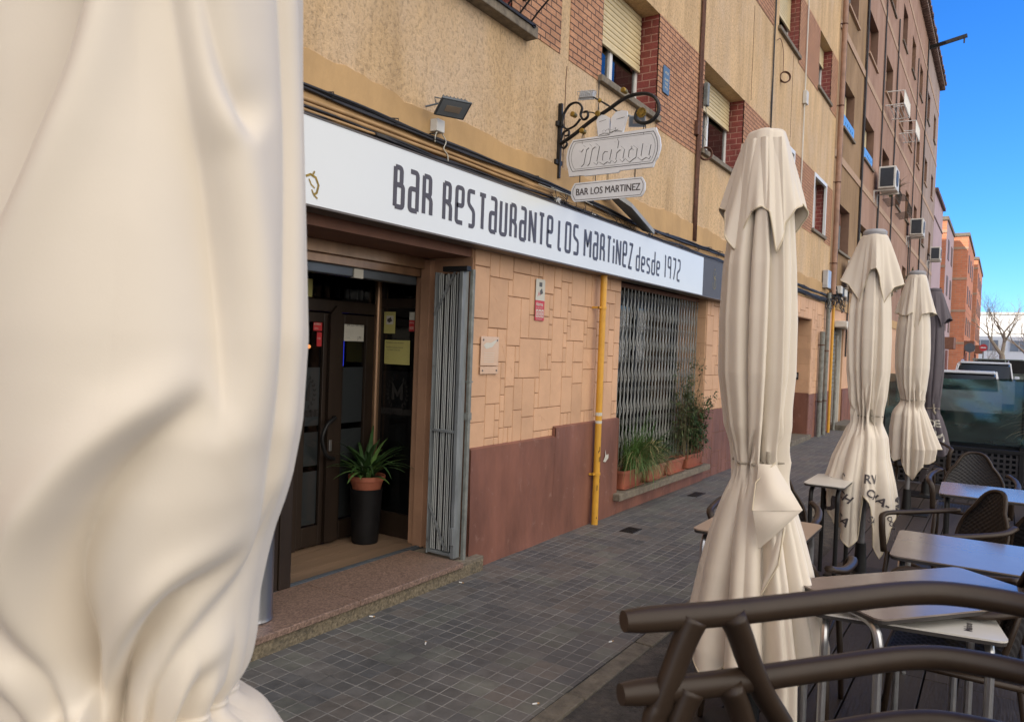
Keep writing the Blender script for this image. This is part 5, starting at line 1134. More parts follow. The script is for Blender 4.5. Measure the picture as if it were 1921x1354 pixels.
for y0_,lab in ((17.95,'light blue board lying in the window nearest the downpipe'),(20.95,'light blue board in the second window, left of the largest air conditioner')):
    m = MB(); m.cbox(-.10,-.04,y0_+.05,y0_+1.42,6.74,7.04,.02)
    for q in range(5): m.prism([(y0_+.28+.22*q+.035*math.cos(a),6.89+.035*math.sin(a)) for a in np.linspace(0,6.283,9)[:-1]], FX(-.0395), 0, .002, Mt['cargl'])
    m.mats = [Mt['ltblue']]+m.mats; m.mi = [(x if x else 0) for x in m.mi]
    nb = len(m.mi)-50; m.mi = [0]*nb+[1]*50
    tag(obj('window_board', m, None, None, loc=(-.07,y0_+.7,6.74)), lab, 'board', 'light blue boards in windows')
def basket(y, z, lab, L_=1.2):
    t = thing('window_guard', lab, 'grille', (0,y,z), 'iron window guards on the far row'); m = MB()
    for q in np.linspace(0,L_,9): m.tube([(-.04,y+q,z),(.30,y+q,z+.05),(.34,y+q,z+.35),(.20,y+q,z+.62),(-.04,y+q,z+.64)],.009,4)
    for zz,xx in ((z+.05,.30),(z+.35,.34)): m.tube([(xx,y,zz),(xx,y+L_,zz)],.009,4)
    obj('bars', m, Mt['iron'], t)
basket(24.6,6.35,'dark iron guard with a potted plant just right of the largest air conditioner'); basket(27.7,6.45,'dark iron window guard one window farther along')
V = thing('window_plant','small green plant in the iron guard on the far row','plant',(.15,24.9,6.5)); m = MB(); blades(m,(.15,24.8,6.45),34,.7,.04,rs,1,.6,up=.9); obj('leaves', m, Mt['leafo'], V, fix=False)
V = thing('window_plant','small plant peeking over the tip of the third parasol','plant',(.2,29.2,4.2)); m = MB(); blades(m,(.35,29.4,4.3),30,.6,.05,rs,1.3,.9,up=.4); obj('leaves', m, Mt['leafo'], V, fix=False)
m = MB(); m.tube([(-.1,36.6,15.0),(1.35,36.4,15.2)],.09,5); m.tube([(1.25,36.4,15.1),(1.25,36.4,14.9)],.03,4); tag(obj('roof_pole', m, Mt['iron'], None, loc=(.3,35.6,15.05)), 'dark pole sticking out from the eaves of the far row', 'pole')
for k,(a,b) in enumerate(shut_d):
    t = thing('roller_shutter', ['grey green roller shutter beside the yellow pipe','second grey roller shutter along the row','third grey roller shutter along the row','fourth grey roller shutter along the row','fifth grey roller shutter along the row','farthest grey roller shutter of the row'][k], 'shutter', (-.3,a,0), 'roller shutters of the shops')
    m = MB(); P = []
    for q in range(0,47): P.append([(-.20+.012*(q%2),y_,.04+q*.048) for y_ in (a+.03,b-.03)])
    m.grid(P); obj('slats', m, Mt['shutter'], t, fix=False)
    for q in (a,b-.05): m = MB(); m.cbox(-.24,-.10,q,q+.05,0,2.3,.005); obj('guide_rail', m, Mt['acw'], t)
AW = thing('folded_awning','white folded awning box above the nearest roller shutter','awning',(.1,18.5,2.3))
m = MB(); m.cbox(-.05,.22,18.0,19.5,2.30,2.44,.02); obj('box', m, Mt['acw'], AW); m = MB(); m.tube([(.2,18.05,2.30),(.45,18.5,2.22),(.3,19.3,2.18)],.03,6); m.tube([(.25,18.05,2.26),(.28,19.5,2.16)],.035,6); obj('arm', m, Mt['white'], AW)
m = MB(); m.cbox(-.05,.3,17.98,19.8,0,.12,.01); obj('door_step', m, Mt['kerb'], B2)

B3 = thing('mauve_building', 'plain mauve rendered building end beyond the apartment row', 'building', (-.3,46,0))
m = MB(); m.quad((-.05,43.25,0),(-.05,49.3,0),(-.05,49.3,10.2),(-.05,43.25,10.2)); m.quad((-9,49.3,0),(-.05,49.3,0),(-.05,49.3,10.2),(-9,49.3,10.2)); m.quad((-9,43.25,10.2),(-.05,43.25,10.2),(-.05,49.3,10.2),(-9,49.3,10.2)); obj('wall', m, Mt['b3'], B3, fix=False)
m = MB(); m.box(-9,.08,43.3,49.4,10.2,10.38); m.box(-.045,-.02,43.3,49.3,8.9,8.98); obj('coping', m, Mt['tileroof'], B3)
def tower(name, label, X0, X1, Ya, Yb, H, maroon):
    t = thing(name, label, 'building', ((X0+X1)/2,Ya,0), 'orange brick blocks down the street')
    m = MB(); m.quad((X0,Ya,0),(X1,Ya,0),(X1,Ya,H),(X0,Ya,H)); obj('front_wall', m, Mt['rbrick'], t, fix=False)
    m = MB(); m.quad((X1,Ya,0),(X1,Yb,0),(X1,Yb,H),(X1,Ya,H)); obj('side_wall', m, Mt['b3'] if maroon else Mt['rbrick_y'], t, fix=False)  # nearest block's side takes mauve to carry its shade in the colour
    m = MB(); m.box(X0,X1+.08,Ya-.08,Yb,H,H+.22); obj('roof', m, Mt['stone'], t)
    m = MB()
    for z in (2.9,5.1,7.3,9.4): 
        if z < H: m.box(X0,X1+.02,Ya-.03,Ya-.002,z,z+.16)
    obj('pale_band', m, Mt['bandp'], t)
    for q in (Ya+.8,Ya+4): m = MB(); m.box(X1-.01,X1+.04,q,q+1.7,.1,2.4); obj('shop_door', m, Mt['maroon'], t)
    m = MB(); m.box(X1-.01,X1+.6,Ya+.5,Ya+3.2,2.45,3.15); obj('shop_canopy', m, Mt['soffit'], t)
    for z in (3.6,5.8,8.0):
        if z+1.2 < H:
            for y_ in np.arange(Ya+1.6,Yb-1,3.4): m = MB(); m.box(X1-.01,X1+.03,y_,y_+1.2,z,z+1.2); obj('window', m, Mt['winbrown'], t)
    if maroon: m = MB(); m.box(X1-1.2,X1-.15,Ya-.035,Ya-.003,0,6.1); obj('maroon_panel', m, Mt['maroon'], t)
    return t
tower('brick_building','nearest orange brick block with a maroon lower panel beside the mauve building',-8,.02,52,59.5,10.15,True)
tower('brick_building','middle orange brick block standing forward of the nearest one',-8,.86,60,72,10.30,False)
tower('brick_building','farthest and lowest orange brick block just showing past the middle one',-8,1.12,73,88,10.2,False)
WB = thing('white_building','bright white low building with a row of windows closing the end of the street','building',(20,96,0))
m = MB(); wall_cells(m,0,0,0,0,0,[]); 
m.box(-1,44,96,110,0,7.1); obj('wall', m, Mt['whitewall'], WB)
m = MB(); m.box(-1,44,95.9,96,6.95,7.2); m.box(-1,44,95.93,96,4.9,5.0); obj('coping', m, Mt['acw'], WB)
for k in range(12):
    x_ = .2+k*3.5; m = MB(); m.box(x_,x_+2.5,95.96,95.99,3.05,4.2); w_ = obj('window', m, Mt['farwin'], WB)
    m = MB()
    for q in range(4): m.box(x_+q*.82,x_+q*.82+.06,95.93,95.96,3.05,4.2)
    obj('frame', m, Mt['acw'], w_)
def bare_tree(label, x, y, H, seed, r0=.16):
    rs_ = random.Random(seed); t = thing('bare_tree', label, 'tree', (x,y,0), 'bare street trees'); tr = MB(); br = MB()
    def grow(mb, p, d, l, r, dep):
        n = 4; pts = [p]; rr = [r]
        for k in range(n):
            d = (d+Vector((rs_.uniform(-.14,.14),rs_.uniform(-.14,.14),rs_.uniform(.0,.12)))).normalized(); p = p+d*l/n; pts.append(p); rr.append(r*(1-.4*(k+1)/n))
        mb.tube(pts, rr, 6 if dep < 2 else 3)
        if dep < 6:
            for k in range(3 if dep < 4 else 2):
                an = rs_.uniform(0,6.28); sp = rs_.uniform(.35,.8); q = d.orthogonal().normalized(); q.rotate(__import__('mathutils').Quaternion(d, an))
                grow(br, pts[-1 if k else -2], (d+q*sp).normalized(), l*rs_.uniform(.62,.82), rr[-1]*.78, dep+1)
    grow(tr, Vector((x,y,0)), Vector((0,0,1)), H*.30, r0, 0)
    obj('trunk', tr, Mt['bark'], t, smooth=True); obj('branches', br, Mt['bark'], t, fix=False)
bare_tree('large bare tree in front of the white building', 3.3, 60, 7.6, 4, .26)
bare_tree('small bare tree before the white building left of the large one', 2.0, 78, 4.2, 9, .10)
bare_tree('bare tree at the right edge beyond the parked cars', 5.0, 66, 7.0, 12, .2)
def far_sign(lab, x, y, z, mt, r):
    t = thing('road_sign', lab, 'road sign', (x,y,0), None); m = MB(); m.tube([(x,y,0),(x,y,z+r)],.04,6); obj('post', m, Mt['grepipe'], t); m = MB(); m.tube([(x,y-.06,z),(x,y-.03,z)],r,20); obj('disc', m, mt, t)
    if mt is Mt['red']: m = MB(); m.box(x-r*.65,x+r*.65,y-.07,y-.062,z-r*.15,z+r*.15); obj('bar', m, Mt['white'], t)
far_sign('small round red road sign before the white building', 2.02, 60, 2.70, Mt['red'], .24)
far_sign('round grey back of a road sign near the brick blocks', 1.36, 56, 2.60, Mt['lampgrey'], .30)

def car(label, x, y, L_, W_, H_, mt, rz=0, rails=False, group='parked cars beyond the terrace screen', hood=.25):
    """front towards -Y; profile in (y, z)"""
    t = thing('parked_car', label, 'car', (x,y,0), group)
    Rm = Matrix.Translation((x,y,0)) @ Matrix.Rotation(rz,4,'Z')
    tr = lambda mb: (setattr(mb,'v',[tuple(Rm @ Vector(v)) for v in mb.v]), mb)[1]
    h = H_; l = L_/2; w_ = W_/2
    low = [(-l+.05,.28),(-l,.45),(-l+.03,.66*h/1.5),(-l+.15,.78*h/1.5),(-l+L_*hood,.95*h/1.5),(l-.35,1.0*h/1.5),(l-.06,.95*h/1.5),(l,.6),(l-.04,.28)]
    m = MB(); P = []
    for s_, q in ((-1,.90),(-1,1.0),(1,1.0),(1,.90)):
        pass
    secs = [(-w_+.10,.93),(-w_,1.0),(w_,1.0),(w_-.10,.93)]
    m.grid([[(xx, a*(.985 if k in (0,3) else 1), .28+(b-.28)*(1.0 if k in (0,3) else .97)) for a,b in low] for k,(xx,_) in enumerate(secs)]); m.add([(secs[0][0],a,b) for a,b in low],[tuple(range(len(low)))]); m.add([(secs[-1][0],a,b) for a,b in low],[tuple(range(len(low)))])
    obj('body', tr(m), mt, t, smooth='auto')
    zb = .95*h/1.5; y0_ = -l+L_*hood; top = [(y0_,zb),(y0_+L_*.17,h-.04),(y0_+L_*.24,h),(l-L_*.16,h-.01),(l-.22,h-.10),(l-.10,zb+.02)]
    m = MB(); wi = w_-.16
    m.grid([[(-w_+.06,a,zb) for a,b in top],[(-wi,a,b-.03*(b>h-.2)) for a,b in top],[(-wi+.12,a,b) for a,b in top],[(wi-.12,a,b) for a,b in top],[(wi,a,b-.03*(b>h-.2)) for a,b in top],[(w_-.06,a,zb) for a,b in top]])
    obj('cabin', tr(m), Mt['cargl'], t, smooth='auto')
    m = MB(); m.cbox(-wi+.02,wi-.02,y0_+L_*.20,l-.17,h-.06,h+.015,.025)
    for s_ in (-1,1):
        for (ya,yb) in ((y0_+.0,y0_+L_*.20),(l-.14,l-.26)): m.tube([(s_*(w_-.07),ya,zb),(s_*(wi+.0),yb,h-.02)],.03,5)
        m.tube([(s_*(w_-.11),(y0_+l)/2,zb),(s_*(wi+.01),(y0_+l)/2,h-.02)],.03,5)
    obj('roof', tr(m), mt, t)
    if rails:
        m = MB()
        for s_ in (-1,1): m.tube([(s_*(wi-.05),y0_+L_*.24,h+.01),(s_*(wi-.05),y0_+L_*.27,h+.06),(s_*(wi-.05),l-.5,h+.06),(s_*(wi-.05),l-.4,h+.01)],.018,6)
        obj('roof_rail', tr(m), Mt['alu'], t)
    for s_ in (-1,1):
        for yy in (-l+L_*.19,l-L_*.19):
            m = MB(); m.tube([(s_*(w_-.2),yy,.31),(s_*(w_-.0),yy,.31)],.31,20); wh = obj('wheel', tr(m), Mt['tyre'], t); m = MB(); m.tube([(s_*(w_-.01),yy,.31),(s_*(w_+.01),yy,.31)],.19,14); obj('rim', tr(m), Mt['alu'], wh)
        m = MB(); m.cbox(s_*(w_-.42),s_*(w_-.12),-l-.005,-l+.1,.60*h/1.5,.72*h/1.5,.02); obj('headlight', tr(m), Mt['farwin'], t)
        m = MB(); m.cbox(s_*(w_+.0),s_*(w_+.16),y0_+.25,y0_+.36,zb,zb+.12,.02); obj('mirror', tr(m), mt, t)
    m = MB(); m.cbox(-.26,.26,-l-.012,-l+.02,.40,.51,.004); obj('number_plate', tr(m), Mt['white'], t)
    return t
car('white hatchback whose roof shows just above the green screen', 2.33, 26.0, 4.0, 1.66, 1.38, Mt['carw'], math.pi)
car('white estate car with roof rails parked behind the white hatchback', 2.62, 32.5, 4.5, 1.8, 1.66, Mt['carw'], math.pi, True)
car('grey green boxy car farther down the street by the white building', 3.9, 44, 4.2, 1.75, 1.85, Mt['carg'], 1.4)
car('dark glassed silver car farther left behind the roof rails', 1.9, 46, 4.3, 1.75, 1.60, Mt['carw'], .0)
car('white car at the right edge far down the street', 6.2, 46, 4.2, 1.8, 1.5, Mt['carw'], 1.5)
m = MB(); random.seed(3)
V = thing('flower_tub','small tub of pink flowers by the far shop fronts','planter',(1.4,48,0)); m.lathe([(.25,0),(.35,.5),(.38,.55),(.3,.55)],(1.4,48,0),16); obj('tub', m, Mt['terra'], V)
m = MB(); blades(m,(1.4,48,.6),90,.9,.05,rs,1.4,.8,up=.4,seg=4); obj('flowers', m, Mt['pink'], V, fix=False)

# ------------------------------------------------------------------ terrace screen
SC = thing('terrace_screen','black perforated screen topped with dark green netting at the deck end','screen',(3.3,11.05,.05))
YS = 11.05; m = MB(); x0_, x1_, z0_, z1_ = 1.86, 4.86, .06, .56; p_ = .064; nx_ = int((x1_-x0_)/p_); nz_ = int((z1_-z0_)/p_)
hw = p_*.30
for i in range(nx_+1): xx = x0_+i*p_; m.box(xx-(p_/2-hw),xx+(p_/2-hw),YS-.006,YS+.006,z0_,z0_+nz_*p_)
for i in range(nx_):
    for j in range(nz_+1): xx = x0_+i*p_; zz = z0_+j*p_; m.box(xx+(p_/2-hw),xx+p_-(p_/2-hw),YS-.006,YS+.006,max(z0_,zz-(p_/2-hw)),min(z0_+nz_*p_,zz+(p_/2-hw)))
obj('perforated_panel', m, Mt['perf'], SC, fix=False)
m = MB(); m.cbox(x0_-.03,x1_,YS-.03,YS+.03,z0_+nz_*p_,z0_+nz_*p_+.045,.005)
for xx in (x0_-.03,3.35,x1_-.03): m.cbox(xx,xx+.05,YS-.022,YS+.028,.0,.60,.004)
m.cbox(x0_-.03,x1_,YS-.03,YS+.03,.047,.075,.003); m.box(x0_,x1_,YS+.10,YS+.14,.06,.60); obj('frame', m, Mt['black'], SC)
m = MB(); P = []
for zz in np.linspace(.60,1.43,26):
    P.append([(xx, YS+.03+.035*math.sin(xx*5+zz*9)+.02*math.sin(xx*13-zz*21)+.012*math.sin(zz*40+xx*3), zz-(.035*(math.sin((xx-1.9)*2.2)**2) if zz > 1.3 else 0)) for xx in np.linspace(x0_,x1_,60)])
m.grid(P); obj('netting', m, Mt['net'], SC, fix=False, smooth=True)
m = MB(); P = []
for zz in np.linspace(.60,1.40,20):
    P.append([(xx, YS-.045-.012*math.sin(xx*2+zz*3)-.005*math.sin(xx*5-zz*8)-.0012*math.sin(xx*13+zz*22), zz) for xx in np.linspace(x0_+.3,x1_,80)])
m.grid(P); obj('film', m, Mt['film'], SC, fix=False, smooth=True)
m = MB()
for xx in (x0_-.01,3.37,x1_-.01): m.tube([(xx,YS,.6),(xx,YS,1.45)],.013,6)
obj('poles', m, Mt['black'], SC)
V = thing('dry_plant','drooping half dried plant in a dark planter at the right end of the terrace','plant',(3.62,9.0,.05)); rs = random.Random(8)
m = MB(); m.lathe([(.20,0),(.26,.45),(.28,.5),(.24,.5)],(3.72,9.0,.047),24); obj('planter', m, Mt['pot'], V, smooth='auto')
m = MB(); m.tube([(3.72,9.0,.45),(3.72,9.0,.9)],.04,6); obj('stem', m, Mt['stem'], V)
m = MB(); blades(m,(3.68,9.0,.95),90,.62,.012,rs,1,1.5,up=.3); obj('leaves', m, Mt['leafo'], V, fix=False); m = MB(); blades(m,(3.68,9.0,.80),90,.55,.013,rs,1,1.9,up=.0); obj('dry_leaves', m, Mt['leafy'], V, fix=False)

# ------------------------------------------------------------------ closed parasols
def ray_px(x, y): return (r2*(x-960.5)-u2*(y-677)+fwd*F_PX).normalized()
class Par:
    def __init__(s, cx, cy, seed, top, tie, hem, prof, skirt, cap, ncre=13, cre_amp=.030, creases=None, nlobe=9, lobe_amp=.26, hemf=None, radd=1.0, lobe_ph=0):
        s.cx, s.cy, s.top, s.tie, s.hem = cx, cy, top, tie, hem; s.rs = random.Random(seed)
        f = Vector((cx-CAM.x, cy-CAM.y, 0)).normalized(); s.f = f; s.r = Vector((f.y, -f.x, 0))
        s.prof, s.skirt, s.capdef = prof, skirt, cap; s.nlobe, s.lamp = nlobe, lobe_amp; s.radd = radd; s.lph = lobe_ph; s.blk = 9
        rs_ = s.rs; s.cre = creases if creases is not None else []
        if creases is None:
            for k in range(ncre):
                u0 = -math.pi+2*math.pi*(k+rs_.uniform(-.5,.5))/ncre
                s.cre.append(([(u0+rs_.uniform(-.12,.12), top),(u0+rs_.uniform(-.1,.1),(top+tie)/2+.15),(u0+rs_.uniform(-.06,.06),tie+.2),(u0,tie)],[rs_.uniform(.15,.7),rs_.uniform(.3,1.0),rs_.uniform(.7,1.1),.8], cre_amp*rs_.choice([.3,.6,.9,1.1]), *rs_.choice([(.32,.035),(.035,.32),(.22,.05),(.05,.22),(.10,.10),(.16,.06)])))
            for k in range(ncre):                 # short creases leaving the tie
                u0 = rs_.uniform(-math.pi,math.pi); l = rs_.uniform(.10,.34)
                s.cre.append(([(u0+rs_.uniform(-.35,.35),tie+l),(u0,tie)],[0,1], cre_amp*rs_.uniform(.4,.9), rs_.uniform(.05,.12)))
        s.hemf = hemf or [(u, rs_.uniform(-.04,.04)) for u in np.linspace(-math.pi,math.pi,2*nlobe+1)[:-1]]
        s.ph = [rs_.uniform(0,6.28) for _ in range(6)]
    def base(s, tab, u, z):
        zs = [t[0] for t in tab][::-1]; L_ = np.interp(z, zs, [t[1] for t in tab][::-1]); R__ = np.interp(z, zs, [t[2] for t in tab][::-1])
        q = .5+.5*np.sin(u); q = q*q*(3-2*q); return (L_*(1-q)+R__*q)*s.radd
    def fold(s, u, z):
        d = np.zeros_like(u)
        for path, am, amp, wd, *wl_ in s.cre:
            if len(wl_) == 2:                     # crease with a true distance on the unrolled cloth: wd on its right, wl_[0] on its left
                R0 = .17; X_ = ((u+np.pi)%(2*np.pi)-np.pi)*R0; best = np.full(u.shape, 9.); av = np.zeros(u.shape); sg = np.ones(u.shape)
                for k in range(len(path)-1):
                    ax, az, bx, bz = path[k][0]*R0, path[k][1], path[k+1][0]*R0, path[k+1][1]; dx, dz = bx-ax, bz-az; L2 = dx*dx+dz*dz
                    t = np.clip(((X_-ax)*dx+(z-az)*dz)/L2, 0, 1); qx, qz = X_-(ax+t*dx), z-(az+t*dz); d_ = np.hypot(qx, qz); m_ = d_ < best
                    best = np.where(m_, d_, best); av = np.where(m_, am[k]*(1-t)+am[k+1]*t, av); sg = np.where(m_, np.sign(dz*qx-dx*qz)*-1, sg)
                sg = np.where(sg == 0, 1, sg); wl = wl_[0]
                d -= amp*av*np.where(sg < 0, np.exp(-(best/wl)**1.35), np.exp(-(best/wd)**1.35))
                rw, sd_ = (wl, -1) if wl < wd else (wd, 1)
                d += amp*av*.30*np.where(sg == sd_, np.exp(-((best-2.6*rw)/(1.9*rw))**2), 0); continue
            zz = [p[1] for p in path][::-1]; uc = np.interp(z, zz, [p[0] for p in path][::-1]); a = np.interp(z, zz, am[::-1])
            inr = ((z <= zz[-1]+.02)&(z >= zz[0]-.03)).astype(float)
            xs = (u-uc+np.pi)%(2*np.pi)-np.pi; x = np.abs(xs)
            if wl_:
                wl = wl_[0]; wr = wd; d -= inr*amp*a*np.where(xs < 0, np.exp(-(x/wl)**1.3), np.exp(-(x/wr)**1.1)); d += inr*amp*a*.25*np.exp(-((xs+np.sign(wr-wl)*2.4*min(wl,wr))/(2.2*min(wl,wr)))**2); continue
            d -= inr*amp*a*np.exp(-(x/wd)**1.15)
            d += inr*amp*a*.35*np.exp(-((x-wd*2.2)/(wd*1.3))**2)
        return d
    def pos(s, u, z, r):
        x = s.cx+r*(-s.f.x*np.cos(u)+s.r.x*np.sin(u)); y = s.cy+r*(-s.f.y*np.cos(u)+s.r.y*np.sin(u)); return np.stack([x,y,z],-1)
    def body_r(s, u, z):
        r = s.base(s.prof, u, z); d = s.fold(u, z)
        t = np.exp(-((z-s.tie)/.07)**2); d += t*.008*(np.abs(np.sin(8.5*u+s.ph[0]))-.5)
        r = r+d
        if s.blk > 20 and r.ndim == 2:
            for _ in range(3): r = (r+np.roll(r,1,1)+np.roll(r,-1,1))/3; r = np.vstack([r[:1],(r[:-2]+r[1:-1]+r[2:])/3,r[-1:]])
        return np.maximum(r, .03)
    def lobes(s, u, v):
        w_ = u+.16*np.sin(2*u+s.ph[1])+.10*np.sin(3*u+s.ph[2])+.06*np.sin(5*u+s.ph[5])+.10*v*np.sin(u+s.ph[3])
        a = np.abs(np.sin(s.nlobe*.5*w_+s.lph)); b = np.abs(np.sin(s.nlobe*1.05*w_+s.ph[4]))
        return a, .5*b
    def skirt_r(s, u, v, z):
        r = s.base(s.skirt, u, z); a, b = s.lobes(u, v); A = s.lamp*np.minimum(1, .25+v*1.2)
        return np.maximum(r*(1-A*(1-a)**1.3*1.25-A*.28*(1-2*b)), .035)
    def hem_z(s, u, a):
        us = [h[0] for h in s.hemf]; hs = [h[1] for h in s.hemf]
        return s.hem+np.interp(u, us+[us[0]+2*np.pi], hs+[hs[0]])
def parasol(P, name, label, group, cloth='cloth', capr=.082, pole_r=.024, nu=420, capcol='cap', nz=150, strap=True):
    t = thing(name, label, 'parasol', (P.cx,P.cy,.046), group)
    u = np.linspace(-np.pi, np.pi, nu, endpoint=False)
    zt_ = np.linspace(P.top-.05, P.tie, nz); U, Z = np.meshgrid(u, zt_); G = P.pos(U, Z, P.body_r(U, Z))
    v = np.linspace(0, 1, nz); hz = P.hem_z(u, None); U2, Vv = np.meshgrid(u, v); Z2 = P.tie+(hz[None,:]-P.tie)*Vv
    R2_ = P.skirt_r(U2, Vv, Z2); rb = P.body_r(u, np.full_like(u, P.tie)); bl = np.exp(-(Vv*P.blk)**2); R2_ = R2_*(1-bl)+rb[None,:]*bl
    G2_ = P.pos(U2, Z2, R2_)
    m = MB(); rows = [[tuple(p) for p in row] for row in G]+[[tuple(p) for p in row] for row in G2_[1:]]; m.grid(rows, closed_u=True)
    can = obj('canopy', m, Mt[cloth], t, smooth=True)
    hm = MB(); ring = [Vector(p) for p in G2_[-1]]; hm.tube(ring[::2], .0045, 4, closed=True); obj('hem', hm, Mt['clothh' if cloth=='cloth' else cloth], can, smooth=True)
    if P.capdef:
        ks = np.radians([c[0] for c in P.capdef]); dr = [c[1] for c in P.capdef]; rr = [c[2] for c in P.capdef]
        per = lambda q: np.interp((u+np.pi)%(2*np.pi)-np.pi, list(ks-2*np.pi)+list(ks)+list(ks+2*np.pi), q*3)
        D_ = per(dr); RR = per(rr); S = np.concatenate([[0,.004,.01,.02,.032,.05],np.linspace(.07,1,50)])
        rows = []
        for s_ in S:
            rt = capr*math.sqrt(max(0,1-(1-min(1,max(.0,s_)/.05))**2)) if s_ < .05 else capr
            rt = max(rt, capr*.15); q = max(0,(s_-.04)/.96); fr_ = rt+(RR-capr)*q**.85
            fr_ = fr_*(1+.085*q**.7*np.sin(5*u+P.ph[0]+1.6*q)+.06*q**.8*np.sin(9*u+P.ph[1]-1.2*q)+.03*q*np.sin(17*u+P.ph[2]))
            zz = P.top-D_*s_
            rows.append([tuple(p) for p in P.pos(u, zz, fr_)])
        m = MB(); m.grid(rows, closed_u=True); m.add(rows[0], [tuple(range(nu))]); cp = obj('top_cap', m, Mt[cloth], t, smooth=True)
        hm = MB(); hm.tube([Vector(p) for p in rows[-1]][::2], .0035, 4, closed=True); obj('cap_hem', hm, Mt['clothh' if cloth=='cloth' else cloth], cp, smooth=True)
        if capcol: m = MB(); m.lathe([(capr*.93,-.012),(capr*.97,.0),(capr*.97,.012),(capr*.8,.028),(capr*.3,.036),(.001,.037)],(P.cx,P.cy,P.top),32); obj('cap_plate', m, Mt[capcol], t, smooth='auto')
    m = MB(); m.tube([(P.cx,P.cy,.05),(P.cx,P.cy,P.top-.06)], pole_r, 16); obj('pole', m, Mt['pole'], t, smooth='auto')
    m = MB(); m.cbox(P.cx-.21,P.cx+.21,P.cy-.21,P.cy+.21,.047,.06,.004); m.lathe([(.06,.06),(.045,.075),(.035,.28)],(P.cx,P.cy,0),20); obj('base_plate', m, Mt['black'], t, smooth='auto')
    if strap:
        m = MB(); uu = np.linspace(-np.pi,np.pi,90,endpoint=False); rr = P.body_r(uu, np.full_like(uu, P.tie)); rr = (rr+np.roll(rr,1)+np.roll(rr,-1)+np.roll(rr,2)+np.roll(rr,-2))/5+.003
        pts = P.pos(uu, P.tie+.004*np.sin(3*uu), rr); m.tube([Vector(p) for p in pts], .0055, 6, closed=True)
        k0 = P.pos(np.array([.42]), np.array([P.tie]), np.array([P.body_r(np.array([.42]),np.array([P.tie]))[0]+.012]))[0]; k0 = Vector(k0)
        m.tube(smooth_path([k0+Vector((0,0,.05)),k0+Vector((0,0,.01)),k0+P.r*.012,k0+Vector((0,0,-.02))-P.f*.006,k0+P.r*.022+Vector((0,0,-.065))],4), .008, 6); m.tube(smooth_path([k0,k0+P.r*.01+Vector((0,0,-.03)),k0+P.r*.028+Vector((0,0,-.05))],3),.007,5)
        obj('tie_strap', m, Mt['strap'], t, smooth=True)
    return t
def px_uz(P, x, y, r):
    """where the ray of a photograph pixel meets the cylinder of radius r round the parasol's pole"""
    d = ray_px(x, y); ox, oy = CAM.x-P.cx, CAM.y-P.cy; a = d.x**2+d.y**2; b = 2*(ox*d.x+oy*d.y); c_ = ox*ox+oy*oy-r*r; di = max(0,b*b-4*a*c_); t_ = (-b-math.sqrt(di))/(2*a)
    p = CAM+d*t_; q = Vector((p.x-P.cx,p.y-P.cy,0)); return math.atan2(q.dot(P.r), q.dot(-P.f)), p.z
PROF = [(2.6,.07,.07),(2.2,.12,.11),(1.957,.152,.128),(1.745,.158,.138),(1.53,.152,.138),(1.32,.12,.122),(1.25,.098,.110),(1.18,.084,.104)]
SKIRT = [(1.18,.085,.105),(1.05,.125,.15),(.9,.175,.205),(.75,.215,.255),(.60,.245,.295),(.45,.265,.335),(.25,.255,.34)]
CAP = [(-170,.36,.15),(-130,.42,.15),(-95,.30,.172),(-75,.33,.165),(-46,.485,.140),(-33,.40,.135),(-22,.345,.135),(-5,.325,.142),(8,.345,.135),(20,.505,.125),(36,.42,.125),(58,.33,.138),(85,.30,.145),(130,.44,.14)]
G_ = 'closed cream parasols in a row along the terrace'
hem2 = [(-3.0,.0),(-2.4,.06),(-1.9,-.03),(-1.5,.08),(-1.15,.05),(-.75,-.02),(-.45,.06),(-.15,.0),(.15,.05),(.42,-.16),(.62,-.12),(.8,.10),(1.1,.05),(1.4,.10),(1.9,-.02),(2.5,.05)]
U2 = Par(2.337,3.05,21,2.495,1.18,.37,PROF,SKIRT,CAP,ncre=12,cre_amp=.066,nlobe=8,lobe_amp=.27,hemf=hem2)
p2 = parasol(U2,'parasol','tall cream parasol by the kerb with a folded flap of cloth below its tie',G_, capcol=None, capr=.069)
# loose folded flap of cloth on the front of the skirt
fl = MB(); 
def fp(x, y, r): 
    d = ray_px(x,y); n = -Vector((U2.f.x,U2.f.y,0)); o = Vector((U2.cx,U2.cy,0))+n*r; t_ = (o-CAM).dot(n)/d.dot(n); return CAM+d*t_
def sheet(mb, A, B, C_, D_, bulge, n=10):
    A,B,C_,D_ = map(Vector,(A,B,C_,D_)); nn_ = -Vector((U2.f.x,U2.f.y,0)); P_ = []
    for i in range(n+1):
        row = []
        for j in range(n+1):
            s_, t_ = j/n, i/n; p = (A*(1-s_)+B*s_)*(1-t_)+(D_*(1-s_)+C_*s_)*t_; row.append(p+nn_*bulge*math.sin(math.pi*s_)*math.sin(math.pi*t_*.9+.15))
        P_.append(row)
    mb.grid(P_)
sheet(fl, fp(1430,870,.125),fp(1462,872,.115),fp(1512,958,.215),fp(1418,958,.235),.045)
sheet(fl, fp(1418,958,.235),fp(1512,958,.215),fp(1470,995,.225),fp(1428,1030,.215),.018)
sheet(fl, fp(1470,985,.205),fp(1480,990,.205),fp(1465,1060,.235),fp(1430,1115,.235),.01)
obj('folded_flap', fl, Mt['cloth'], p2, smooth='auto', fix=False)
m = MB(); m.tube([fp(1462,868,.12),fp(1424,905,.18),fp(1417,958,.238)],.0028,4); m.tube([fp(1476,992,.212),fp(1465,1060,.238),fp(1432,1115,.240)],.0028,4); obj('flap_hem', m, Mt['clothh'], p2)
ax_ = Vector((U2.f.x, U2.f.y, 0)); p2.rotation_mode = 'AXIS_ANGLE'; p2.rotation_axis_angle = (-.011, ax_.x, ax_.y, 0)
dm = 1/.555
